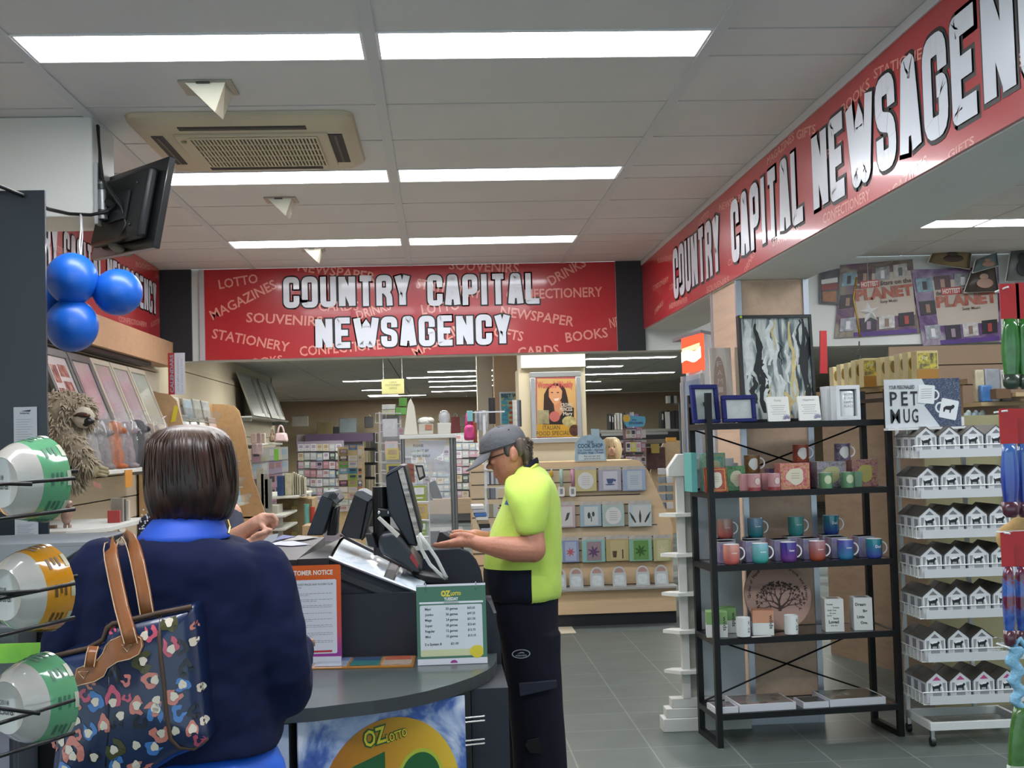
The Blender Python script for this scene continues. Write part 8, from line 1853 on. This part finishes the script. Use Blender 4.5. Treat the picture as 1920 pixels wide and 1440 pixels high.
for a in ((1078,874,1118,922,'b8ae7c','o','yellow stars tea towel pack in the top row of the cookery display','stars','9c9c90'),(1123,874,1164,921,'9c9cac','b4b6c0','grey blue tea cup towel pack in the top row of cookery display','cup','3c4c72'),(1168,873,1210,921,'8c9cb8','a8b4bc','blue damask towel pack at the right of the top row','oval','7d8a98'),
 (1046,940,1078,990,'b09ca4','bcbcba','pink grater towel pack half hidden by the man in lime','grater','3c3e44'),(1088,940,1127,988,'8fa6b4','b4bcbc','blue whisk and spoon towel pack in the middle row','tools','34363c'),(1130,939,1170,988,'9cb0ac','o','pale mint oval patterned towel pack in the middle row','oval','8a9490'),(1179,938,1221,988,'aab8bc','b9bcbc','pale towel pack with knives and fork, right of middle row','knives','2e3034'),
 (1054,1006,1085,1055,'7c8cb0','9aa6c0','lavender blue floral napkin pack in the lower row','flower','a8545c'),(1092,1005,1134,1055,'7fb0ac','8a7c80','aqua napkin pack with purple flower pots in lower row','flower','5c3c64'),(1137,1003,1178,1053,'a89a6c','b0a47c','olive oil scene napkin pack in the lower row','jug','4a3a24'),(1180,1003,1222,1053,'7fa690','5c8a48','green herb napkin pack in the lower row','flower','2f5a24'),(1226,1002,1258,1053,'a8a478','b4b48c','yellow lemon napkin pack at the right of lower row','flower','c4bc9c')): linen(*a)
for i,(x,hx,l) in enumerate(((1053,'8fb0a8','green'),(1074,'b07c9c','pink'))):
    Y=GY-.06; t=thing('rubber_spatula',f'{l} handled white spatula hanging at the left of the cookery display','spatula',P(x,930,Y)); mk('spatula_handle',B().tube([P(x-1,880,Y),P(x,912,Y)],.014,8),mat(hx,.4),t,smooth=True); b=B(); f3=Fr(P(x,931,Y),(1,0,0)); fpoly(b,f3,rrect(-.027,.027,0,.085,.015),-.012,0); mk('spatula_blade',b,mat('cfd0cc',.4),t); b=B(); fbox(b,f3,-.013,.013,.02,.065,0,.001); mk('blade_print',b,mat('7f8284',.5),t)
t=thing('yellow_whisk','small yellow gadget hanging left of the spatulas','kitchen gadget',P(1034,895,GY-.06)); mk('gadget_head',B().ell(P(1034,888,GY-.06),(.016,.012,.03)),mat('b8962c',.4),t,smooth=True); mk('gadget_handle',B().tube([P(1034,878,GY-.06),P(1034,886,GY-.06)],.006,6),mat('d0ccb8',.4),t)
for i,x in enumerate((1049,1081,1120,1162,1206,1241)):
    Y=GY-.10; fr=Fr(V((P(x,1094,Y).x,Y,zk)),(1,0,0),(0,.15,1)); w=.115; h=.165; t=thing('arched_pot_holder',f'white arched pot holder card on the ledge, {ORD[i]} from the left behind the man','pot holder',fr.o,0,'arched pot holders on the grey ledge')
    b=B(); fpoly(b,fr,[(-w/2,0),(w/2,0)]+[(u,v) for u,v in circ(0,h*.55,w/2,h*.45,n=14,a0=0,a1=PI)],-.01,0); mk('card_body',b,mat('a9b0b0',.5),t); b=B(); fpoly(b,fr,rrect(-w*.36,w*.36,h*.06,h*.56,.02),0,.0015); mk('print_panel',b,mat('bcc6c8',.5,var=.12,vs=40),t)
    b=B(); fpoly(b,fr,circ(0,h*.68,w*.34,h*.24,n=12,a0=0,a1=PI),0,.0015); mk('rainbow_arch',b,mat('9c7c74',.5),t)
t=thing('cook_shop_sign','pale blue shaped sign reading THE COOK SHOP on the display top','sign',P(1107,864,GY)); fr=Fr(V((P(1107,864,GY).x,GY-.02,P(1107,864,GY).z)),(1,0,0)); w=.27; h=(P(1107,815,GY).z-fr.o.z); b=B(); fpoly(b,fr,[(-w/2,0),(w/2,0),(w*.48,h*.35),(w*.46,h*.7),(w*.3,h*.93),(0,h),(-w*.3,h*.93),(-w*.46,h*.7),(-w*.48,h*.35)],-.012,0); mk('board',b,mat('8fa9ba',.5,var=.12,vs=25),t)
b=B(); fpoly(b,fr,[(w*.05,h),(w*.3,h*.9),(w*.3,h*1.22),(w*.04,h*1.22)],-.012,-.002); mk('rear_card',b,mat('9cb2c0',.5),t)
b=B(); fbox(b,fr,-w*.38,w*.44,.008,.055,0,.001); mk('note_panel',b,mat('b8c4c4',.5),t)
words(t,fr,[('THE',0,h*.66,.022,dict(align='c',bold=.02)),('COOK SHOP',0,h*.50,.034,dict(align='c',width=w*.78,bold=.03)),('Tea Towels - Aprons',0,h*.38,.018,dict(align='c',width=w*.8)),('Shopper Bags - Totes',0,h*.28,.018,dict(align='c',width=w*.8)),('Buy any two and',w*.05,.034,.014,dict(align='c',width=w*.5)),('save on the third',w*.05,.014,.014,dict(align='c',width=w*.5))],mat('2c4460',.5),bold=.01,w=.0015)
# ---- behind gondola right: files, purple box, spinner
YF=22.0; za=P(1150,806,YF).z; t=thing('filing_shelf','long dark metal shelf of files against the rear wall','shelf',(P(1190,806,YF).x,YF+.2,0))
mk('shelf_board',B().box(P(1100,0,YF).x,P(1290,0,YF).x,YF,YF+.45,za-.05,za),mat('8a8a86',.4,.3),t); mk('carcass',B().box(P(1100,0,YF).x,P(1290,0,YF).x,YF+.02,YF+.45,0,za-.06),mat('17181b',.5),t)
for j in range(4): mk('drawer_line',B().box(P(1102,0,YF).x,P(1225,0,YF).x,YF,YF+.02,P(1150,817+14*j,YF).z,P(1150,812+14*j,YF).z),mat('8d8e90',.4,.3),t)
def fbx(x0,y0,x1,c,l,nm='folder',cat='folder',dp=.3):
    a=P(x0,0,YF+.05);e=P(x1,0,YF+.05); zt=P(x0,y0,YF+.05).z; t=thing(nm,l,cat,((a.x+e.x)/2,YF+.2,za)); mk('spine' if nm!='storage_box' else 'box_body',B().box(a.x,e.x,YF+.05,YF+.05+dp,za,zt),mat(c,.5,var=.08,vs=6),t,bevel=.008)
    mk('spine_label',B().box(a.x+(e.x-a.x)*.25,e.x-(e.x-a.x)*.25,YF+.045,YF+.05,za+(zt-za)*.5,za+(zt-za)*.85),mat('b9bbbe' if nm!='storage_box' else '4a3c52',.5),t)
for i,(x0,x1,y0,c) in enumerate(((1117,1121,776,'1f1f22'),(1122,1126,778,'2a2a2e'),(1127,1131,779,'b4b4ae'),(1132,1137,775,'a8a8a2'),(1138,1142,776,'c4c2ba'),(1143,1147,774,'3c3a38'))): fbx(x0,y0,x1,c,f'{ORD[i]} upright magazine file left of the purple storage box')
fbx(1150,777,1172,'8c6ca4','purple storage box with dark handle hole on the rear shelf','storage_box','box')
for i in range(6): fbx(1214+5.4*i,772-i%3,1218.6+5.4*i,'1c1d22',f'black lever arch file on the rear shelf, {ORD[i]} right of the card spinner')
for i in range(3): pxbox('upper_file',1252+6*i,742,1257+6*i,756,YF,.2,mat(['c4c6c4','2a2b2e','b8bab8'][i],.5),f'{["white","black","pale grey"][i]} file in the upper right corner of the rear shelves','folder','files in the upper corner')
t=thing('rear_shelf_tower','grey metal shelf tower with files at the right of the rear wall','shelf',(P(1262,0,YF).x,YF,0))
for x in (1245,1282): mk('upright',B().box(P(x,0,YF).x,P(x+2,0,YF).x,YF-.05,YF,za-.0,P(x,766,YF).z) if 0 else B().box(P(x,0,YF).x,P(x+2,0,YF).x,YF-.08,YF-.04,0,P(x,756,YF).z),mat('7d7e80',.4,.4),t)
for y in (757,769,805): mk('tower_shelf',B().box(P(1245,0,YF).x,P(1284,0,YF).x,YF-.04,YF+.3,P(1260,y+1.5,YF).z,P(1260,y,YF).z),mat('7d7e80',.4,.4),t)
for i in range(3): pxbox('tower_file',1249+9*i,772,1256+9*i,804,YF-.02,.2,mat(['c0c2c0','1f2024','26272b'][i],.5),f'{["pale","black","second black"][i]} file standing in the grey rear shelf tower','folder','files in the grey shelf tower')
YP=12.4; cx_=P(1192,830,YP); t=thing('sticker_spinner','drum shaped card spinner topped by a blue shaped sign right of the far woman','card spinner',(cx_.x,YP+.2,0))
mk('pole',B().tube([V((cx_.x,YP+.2,0)),V((cx_.x,YP+.2,P(1192,772,YP).z))],.02,8),WM,t); r_=20*YP/F
fr=Fr(V((cx_.x,YP-.0,P(1192,800,YP).z)),(1,0,0)); b=B(); fpoly(b,fr,[(-.09,0),(.09,0),(.11,.06),(.1,.1),(-.08,.115),(-.12,.07)],-.01,0); mk('blue_topper',b,mat('4f9cc0',.4),t); b=B(); fpoly(b,fr,circ(-.085,.085,.038,n=14),0,.003); mk('yellow_badge',b,mat('c9a23c',.4),t)
words(t,fr,[('little',-.03,.06,.02,dict(bold=.02)),('STICKERS',-.06,.025,.022,dict(width=.14,bold=.04))],mat('3c3a70',.5),w=.002)
for j,(y0,y1) in enumerate(((802,823),(826,849),(853,873))):
    m=mk('drum_tier',B().lathe([(r_*.92,P(1192,y1,YP).z),(r_*.92,P(1192,y0,YP).z)],Matrix.Translation((cx_.x,YP+.2,0)),10),mat(['8c6c7c','7a5c6c','5c3c48'][j],.5,var=.3,vs=10),t)
    for i in range(4):
        pcard(1174+9.4*i,y0+3,1182.5+9.4*i,y1-2,YP+.2-r_-.004*j-.01,rnd.randrange(9),f'{["white doodle","pale doodle","pink edged","grey"][i]} sticker sheet on the {ORD[j]} tier of the drum spinner','sticker sheet','sticker_sheet','sticker sheets on the drum spinner',hx=['c4c2c0','c0b9bb','b08c98','a8a0a4'][i] if j!=1 else ['c2c2c4','c4bc4c','b9bab8','8c5a68'][i])
t=thing('rear_gondola','timber end panel of a rear aisle unit behind the sloping display','display unit',(P(1245,900,13).x,13.2,0)); mk('end_panel',B().prism([P(x,y,13) for x,y in ((1219,885),(1262,1000),(1275,1000),(1275,826),(1247,824))],V((0,.04,0))),timber('c4a886','rg',2,.04),t); mk('carcass',B().box(P(1262,0,13.05).x,P(1290,0,13.05).x,13.05,13.6,0,P(1262,900,13).z),mat('a89a84',.6),t)
pxbox('dark_gift_basket',1213,838,1247,880,12.8,.2,mat('4a2c2a',.5,var=.4,vs=14),'dark red gift basket behind the sloping end of cookery display','basket'); pxbox('gold_packet',1222,832,1236,850,12.7,.05,mat('9c8644',.3,.3),'gold foil packet above the dark gift basket','packet')
pxbox('grey_hood_board',1213,823,1249,832,12.75,.05,mat('6f675a',.5),'brown arched board over the gold foil packet','board')
for j in range(5):
    for i in range(2): pxbox('jar_row_item',1236+14*i,878+16*j,1248+14*i,890+16*j,10.9+.0*i,.08,mat(['a9aeb4','8c9aa4','c0c2c4','6f7c86'][rnd.randrange(4)],.3,coat=.4),f'{["left","right"][i]} small glass pot pack on the {ORD[j]} rail beside the white stand','pot','glass pots beside the white stand')
pxbox('yellow_tape_pack',1250,820,1268,828,10.9,.05,mat('b8862c',.4),'yellow and black tape pack above the glass pots','packet'); 
# ================================================================ FRIDGE and right side
FX=P(1300,800,8.35); t=thing('drinks_fridge','tall glass fronted drinks fridge with lit red header behind timber column','fridge',(1.78,8.3,0))
th=-.62; c0=V((1.70,8.15,0)); rv=V((math.cos(th),math.sin(th)*-1,0)); 
A1=P(1278,640,8.0); A2=P(1316,632,8.25); A3=P(1337,628,8.22)
def vq(p,q,z0,z1,name,m,par,th_=.02):
    d=(q-p); d.z=0; n_=V((-d.y,d.x,0)).normalized(); return mk(name,B().prism([V((p.x,p.y,z0)),V((q.x,q.y,z0)),V((q.x,q.y,z1)),V((p.x,p.y,z1))],n_*th_),m,par)
a=P(1279,690,8.0); c=P(1316,690,7.6); d=V((c.x+.10,7.75,0)); zt=P(1300,630,7.8).z; zm=P(1300,697,7.8).z
vq(a,c,zm,zt,'header_sign',em('m_header','ff5a3c',2.2),t); HW=bpy.data.objects['header_sign']
fr=Fr(V((a.x,a.y,zm)),(c.x-a.x,c.y-a.y,0)); wd=math.hypot(c.x-a.x,c.y-a.y); b=B(); L_=[(wd*i/12,(zt-zm)*(.30+.05*math.sin(i*.6))) for i in range(13)]; b.add([fr.p(u,v,.003) for u,v in L_]+[fr.p(u,v+.07,.003) for u,v in L_],[(i,i+1,14+i,13+i) for i in range(12)]); mk('white_wave',b,em('m_wave','fff0d8',3.0),HW)
b=B(); b.add([fr.p(.02,(zt-zm)*.55,.003),fr.p(wd-.02,(zt-zm)*.6,.003),fr.p(wd-.02,(zt-zm)*.75,.003),fr.p(.02,(zt-zm)*.7,.003)],[(0,1,2,3)]); mk('glowing_strip',b,em('m_strip','ffd28c',3.0),HW)
mk('header_cap',B().prism([V((a.x,a.y,zt+.001)),V((c.x,c.y,zt+.001)),V((d.x,d.y+.0,zt+.001)),V((d.x,8.3,zt+.001)),V((a.x,8.3,zt+.001))],V((0,0,.02))),mat('8d9096',.35,.5),t)
mk('body_side',B().prism([V((c.x+.0,c.y+.001,.05)),V((d.x,d.y,.05)),V((d.x,d.y,zt)),V((c.x,c.y+.001,zt))],V((0,.5,0))),mat('cccfd2',.4),t)
vq(a,c,.3,zm-.02,'glass_door',mat('9fb0c4',.05,alpha=.4,coat=1),t,.01)
mk('interior',B().prism([V((a.x+.03,a.y+.05,.1)),V((c.x,c.y+.05,.1)),V((c.x,8.25,.1)),V((a.x+.03,8.25,.1))][::-1],V((0,0,zm-.15))),mat('6f7f96',.4,var=.4,vs=5),t)
mk('door_frame',B().tube([V((a.x,a.y-.005,.1)),V((a.x,a.y-.005,zm-.02))],.015,6).tube([V((c.x,c.y-.005,.1)),V((c.x,c.y-.005,zm-.02))],.015,6),CHROME,t); vq(a,c,0,.3,'plinth',mat('3c3e42',.4),t)
# music posters on bulkhead
def poly_poster(corners,Y,label,dark,name='music_poster'):
    C=[P(x,y,Y) for x,y in corners]  # BL BR TR TL
    t=thing(name,label,'poster',(C[0]+C[1])/2,0,'music posters on the white bulkhead'); nrm=V((0,-1,0))
    b=B().prism(C,V((0,.004,0))); sheet=mk('sheet',b,ramp_mat(dark[0],dark[1],kind='noise',nscale=dark[2],nz=1.2,rough=.35,detail=6),t)
    L_=lambda u,v: (C[0]*(1-u)+C[1]*u)*(1-v)+(C[3]*(1-u)+C[2]*u)*v
    return t,L_,sheet
def patch(L_,u0,u1,v0,v1,m,par,nm,lift=.004,tw=0):
    b=B(); q=[L_(u0,v0),L_(u1,v0+tw),L_(u1,v1+tw),L_(u0,v1)]; b.prism([p+V((0,-lift,0)) for p in q],V((0,.002,0))); return mk(nm,b,m,par)
for n_,(cs,l) in enumerate((([(1565,634),(1724,624),(1711,486),(1576,497)],'left Hottest Stars on the Planet music poster on the white bulkhead'),([(1731,649),(1878,638),(1872,500),(1708,506)],'right Hottest Stars on the Planet music poster on the white bulkhead'))):
    Y=YB-.02-.012*n_; t,L_,s=poly_poster(cs,Y,l,('hot%d'%n_,[(.32,'2c2030'),(.44,'5c3c5c'),(.52,'6b5a50'),(.62,'8f887c'),(.75,'a06a3c')] if n_==0 else [(.32,'2a1c34'),(.44,'5a3a6c'),(.54,'7a6a84'),(.66,'a49ca0')],4))
    patch(L_,.22,.97,.25,.85,mat('b3a89c',.5,var=.06,vs=4),s,'pale_centre',.005)
    rs=random.Random(n_)
    for i,(u,v) in enumerate(((.03,.70),(.24,.72),(.48,.74),(.72,.76),(.03,.40),(.05,.08),(.30,.06),(.52,.08),(.76,.10))):
        q=patch(L_,u,u+.19,v,v+.18,mat(['6f8c98','4a3438','8f9296','a9a8a4','221c20','8c8f96','2a2430','b0aeac','1c1820'][i],.4,var=.35,vs=25),s,'cover_photo',.007,.01)
        patch(L_,u+.07,u+.12,v+.03,v+.14,mat(['2a2a30','a08070','d0d0d0','5c5c5c','8c6c5c','c9c9cc','8f7c8c','7a6458','a03c34'][i],.4),q,'figure',.0095,.0)
    patch(L_,.22,.97,.0,.06,mat('4a2f74',.4,var=.2,vs=8),s,'purple_band',.006)
    o=L_(.24,.50)+V((0,-.009,0)); e_=L_(.97,.53)+V((0,-.009,0)); fr=Fr(o,e_-o); W_=(e_-o).length
    b=B(); fbox(b,fr,W_*.09,W_*.42,.085,.145,0,.002); mk('red_flash',b,mat('a83c34',.4),t)
    words(t,fr,[('the',0,.09,.035,dict(width=W_*.08,bold=.03)),('Stars on the',W_*.44,.095,.035,dict(width=W_*.54,bold=.03)),('Sony Music',W_*.4,-.045,.022,dict(width=W_*.3,bold=.02))],mat('5c4a48',.5),'small_lettering',w=.003)
    words(t,fr,[('HOTTEST',W_*.11,.098,.036,dict(width=W_*.29,bold=.04))],mat('d8cdc8',.5),'flash_lettering',w=.004)
    words(t,fr,[('PLANET',0,-.005,.08,dict(width=W_*.98,bold=.05))],ramp_mat('planet',[(.3,'8c3a30'),(.5,'a8604c'),(.7,'7a5a54')],kind='noise',nscale=14,rough=.5),'title_lettering',w=.003)
def small_poster(cs,Y,l,hx,fig,cat='poster'):
    C=[P(x,y,Y) for x,y in cs]; t=thing('artist_photo',l,cat,(C[0]+C[1])/2); n=8; b=B(); vs=[]
    for i in range(n+1):
        u=i/n; off=V((0,-.05*math.sin(u*PI),0)); vs+=[C[0].lerp(C[1],u)+off*.6,C[3].lerp(C[2],u)+off]
    b.add(vs,[(2*i,2*i+2,2*i+3,2*i+1) for i in range(n)]); s=mk('sheet',b,mat(hx,.4,var=.35,vs=7),t,smooth=True,solid=.003)
    c=sum(C,V())/4; b=B(); w=(C[1]-C[0]).length; h=(C[3]-C[0]).length
    b.ell(c+V((-w*.02,-.055,h*.14)),(w*.13,.004,h*.14)).ell(c+V((0,-.054,-h*.15)),(w*.24,.004,h*.22)); mk('figure',b,mat(fig,.5),s,smooth=True)
    b=B().tube([C[i%4]+V((0,-.006,0)) for i in range(5)],.005,5); mk('white_edge',b,mat('b4b4ae',.5),t)
small_poster([(1739,493),(1818,505),(1822,464),(1751,466)],YB-.10,'curled photo of a person in a brimmed hat at the top of bulkhead','7c6a4c','3a2a20')
small_poster([(1806,549),(1872,546),(1866,500),(1820,510)],YB-.09,'small landscape photo print overlapping the right music poster','4c4440','a08070')
small_poster([(1822,512),(1872,498),(1868,474),(1828,488)],YB-.16,'tilted photo print above the small landscape print','5c6c70','8a6c5c')
small_poster([(1884,528),(1935,524),(1935,464),(1895,462)],YB-.14,'tall photo of a dark suited person at the right picture edge','6c7070','1c1c20')
t,L_,s=poly_poster([(1536,569),(1574,571),(1574,503),(1536,512)],YB-.03,'small dark artist poster with red band left of the music posters',('mos',[(.35,'1c2026'),(.5,'343a42'),(.65,'4a4a4c')],5)); patch(L_,.1,.9,.42,.6,mat('7c2f2c',.4),s,'red_band'); patch(L_,.15,.85,.06,.38,mat('8a5c38',.4,var=.4,vs=14),s,'photo'); q=patch(L_,.1,.9,.62,.76,mat('c4c4c0',.5),s,'title_bar',.005)
# foil star
c=P(1630,586,9.2); t=thing('foil_star','silver foil star hanging on a thread before the left music poster','decoration',c); pts=[]
for i in range(10): r=.085 if i%2==0 else .036; a=PI/2+2*PI*i/10+.15; pts.append(c+V((r*math.cos(a),0,r*math.sin(a))))
b=B(); b.add(pts+[c+V((0,-.03,0)),c+V((0,.03,0))],[(i,(i+1)%10,10) for i in range(10)]+[((i+1)%10,i,11) for i in range(10)]); mk('star_body',b,mat('d8dad8',.38,.6),t); mk('thread',B().tube([c+V((0,0,.08)),V((c.x,9.2,CEIL-.001))],.0015,4),mat('b8b8b4',.5),t)
mk('tail',B().tube([P(1606,520,9.22),P(1600,560,9.21),P(1608,600,9.2),P(1612,632,9.2)],.008,6),mat('8a6c24',.4,.3),t,smooth=True)
# hanging chain hook
tag(mk('hanging_hook',B().tube([P(1611,640,9.45),P(1611,655,9.45),P(1605,665,9.45),P(1613,668,9.45),P(1615,690,9.45)],.006,6),mat('4a4844',.5)),'grey hook hanging under the white bulkhead edge','hook')
# gold candle boxes
for i,(x0,x1,y0,y1,g) in enumerate(((1563,1575,688,712,0),(1577,1589,683,710,0),(1591,1604,680,708,0),(1605,1619,675,706,0),(1620,1652,672,740,1),(1653,1667,670,705,0),(1669,1684,668,705,0),(1688,1703,663,703,0),(1704,1720,660,703,0),(1721,1761,658,735,1))):
    Y=8.6-.16*i; a=P(x0,720,Y); c=P(x1,720,Y); zt=P(x0,y0,Y).z; z0=1.84; fr=Fr((a.x,Y,z0),(1,0,0)); w,h=c.x-a.x,zt-z0
    t=thing('gold_candle_box',f'{"large clear fronted yellow candle pack" if g else "cream candle carton"}, {ORD[i]} from left on top right shelf','candle box',fr.p(w/2,0),0,'candle boxes on the top right shelf')
    b=B(); fbox(b,fr,0,w,0,h,-.09,0); mk('carton',b,mat('c9ba80' if g else 'c8bb8c',.4,var=.1,vs=12),t,bevel=.002)
    if g:
        b=B(); fbox(b,fr,w*.06,w*.94,h*.40,h*.92,0,.003); q=mk('clear_window',b,ramp_mat('candleclear',[(.4,'5c5a48'),(.52,'a89c50'),(.62,'d8c44c')],kind='noise',nscale=30,rough=.1,coat=1),t); words(t,fr,[('Joy',w*.2,h*.72,h*.13,dict(bold=.03))],mat('d8d4a0',.4),w=.005)
        b=B(); fbox(b,fr,0,w,0,h*.38,0,.003); mk('orange_base',b,mat('a8782c',.4),t)
    else: b=B(); fpoly(b,fr,circ(w*.5,h*.62,w*.38,h*.22,n=14,),0,.0015); fpoly(b,fr,circ(w*.5,h*.62,w*.28,h*.15,n=14),.0015,.003) ; mk('gold_medallion',b,mat('7d6430',.4),t)
tR=thing('timber_gift_unit','tall timber shelving unit behind the black shelf and wire stand','shelving',(2.9,8.0,0))
xa,xb=P(1550,800,8.4).x,3.42
mk('top_board',B().prism([V((xa,8.62,1.835)),V((P(1640,0,7.9).x,7.75,1.835)),V((P(1775,0,7.0).x,6.95,1.835)),V((P(1775,0,7.0).x+.1,7.3,1.835)),V((xa+.35,8.9,1.835))],V((0,0,-.03))),timber('8f7a54','tgu',0),tR)
mk('carcass',B().prism([V((xa+.05,8.66,1.80)),V((P(1640,0,7.9).x,7.80,1.80)),V((P(1775,0,7.0).x,7.02,1.80)),V((P(1775,0,7.0).x+.1,7.28,1.80)),V((xa+.35,8.88,1.80))],V((0,0,-1.8))),timber('8a7560','tgu2',2),tR)
mk('beige_panel',B().box(2.62,3.4,6.62,6.64,.05,1.62),mat('8d8866',.6,var=.04,vs=4),tR)
mk('panel_edge',B().box(3.05,3.07,6.60,6.62,.05,1.62),mat('b8b8b4',.5),tR)
slat('wall_back',Fr((0,YB-.04,0),(1,0,0)),3.55,5.55,.3,BKZ-.02,.16,mat('8f7862',.6,var=.04,vs=3))
# goods on the far right slatwall
s1=P(1840,755,9.3); t=thing('wall_shelf','beige shelf on the far right slatwall with packets','shelf',(s1.x,9.4,s1.z)); mk('board',B().box(P(1795,0,9.2).x,P(1875,0,9.2).x,9.1,9.59,s1.z-.03,s1.z),mat('a3906c',.5),t); mk('shelf_board',B().box(P(1870,0,8.9).x,P(1960,0,8.9).x,8.9,9.58,s1.z+.03,s1.z+.06),mat('a3906c',.5),t)
def rp(x0,y0,x1,c,l,h_=None): 
    a=P(x0,0,9.2);e=P(x1,0,9.2); zt=P(x0,y0,9.2).z; return tag(mk('shelf_packet',B().box(a.x,e.x,9.2,9.26,s1.z+.001,zt),mat(c,.4,coat=.4,var=.2,vs=14),bevel=.01),l,'packet')
rp(1797,694,1814,'a39c84','beige packet at the left of the far right shelf'); rp(1798,724,1819,'3c6aa0','blue packet in front on the far right shelf').location.y-=.08; rp(1815,692,1843,'7c8088','clear packet with grey toy on the far right shelf'); rp(1844,694,1864,'9c9c98','pale card packet at the right of the far right shelf'); 
pxbox('brown_carton',1868,728,1896,748,8.95,.1,mat('5c4630',.5),'brown carton on the far right beige shelf by the packets','carton')
for i,(x,c) in enumerate(((1812,'8f9c9c'),(1826,'7c8c94'),(1838,'94a0a0'))): tag(mk('hanging_plush',B().ell(P(x,788,9.2),(.03,.03,.06)).ell(P(x+4,776,9.2),(.02,.02,.03)),mat(c,.8,bump=.5),smooth=True),f'small {["grey green","blue grey","pale grey"][i]} plush hanging in the row under the far right shelf','soft toy','hanging plush under the far right shelf')
for i,(x,c) in enumerate(((1848,'b08c84'),(1857,'3c5478'),(1866,'b89a90'),(1876,'34486c'))):
    t=thing('novelty_glove',f'{["pink","navy","salmon","dark blue"][i]} novelty glove hanging at the far right under the shelf','glove',P(x,805,9.2),0,'novelty gloves under the far right shelf'); b=B(); b.ell(P(x,788,9.2),(.018,.01,.03)); 
    for q in range(4): finger(b,[P(x-3+2*q,793,9.2),P(x-3.5+2.4*q,804,9.2)],.005,.0035)
    finger(b,[P(x+4,788,9.2),P(x+6,796,9.2)],.005,.004); mk('glove_body',b,mat(c,.6),t,smooth=True)
t=thing('red_wall_sign','tall narrow red sign edge showing right of the painting','sign',P(1548,700,8.9)); mk('panel',B().prism([P(1538,700,8.9),P(1552,700,8.9),P(1550,620,8.9),P(1538,620,8.9)],V((0,.02,0))),mat('a01c20',.5),t); mk('bracket',B().box(P(1540,0,8.9).x,P(1544,0,8.9).x,8.92,8.95,P(1540,720,8.9).z,P(1540,700,8.9).z),DKB,t)
# hanging yellow notice in back room
t=thing('hanging_notice','pale yellow rectangular notice hanging from the back room ceiling','notice',P(737,738,14)); fr=Fr(P(716,739,14),(1,0,0)); w=P(758,739,14).x-fr.o.x; h=P(716,711,14).z-fr.o.z; b=B(); fbox(b,fr,0,w,0,h,-.01,0); mk('board',b,mat('6b6940',.6),t); words(t,fr,[('CARDS',w*.5,h*.72,.02,dict(align='c')),('STATIONERY',w*.5,h*.52,.022,dict(align='c')),('OFFICE',w*.5,h*.32,.02,dict(align='c'))],mat('3c3a24',.5),w=.001,bold=.02)
mk('hanging_wire',B().tube([fr.p(.02,h,0),V((fr.p(.02,0).x,14,CB))],.003,4).tube([fr.p(w-.02,h,0),V((fr.p(w-.02,0).x,14,CB))],.003,4),CHROME,t)
# mid-left gondolas of cards behind customer displays
# ================================================================ LIGHT
w=bpy.data.worlds.new('world'); bpy.context.scene.world=w; w.use_nodes=True
bg_=w.node_tree.nodes['Background']; bg_.inputs['Color'].default_value=srgb('cfe4ec'); bg_.inputs['Strength'].default_value=2.0
sc=bpy.context.scene; sc.view_settings.view_transform='Standard'; sc.view_settings.look='None'; sc.view_settings.exposure=-.35; sc.view_settings.gamma=1
sc.view_settings.use_curve_mapping=False
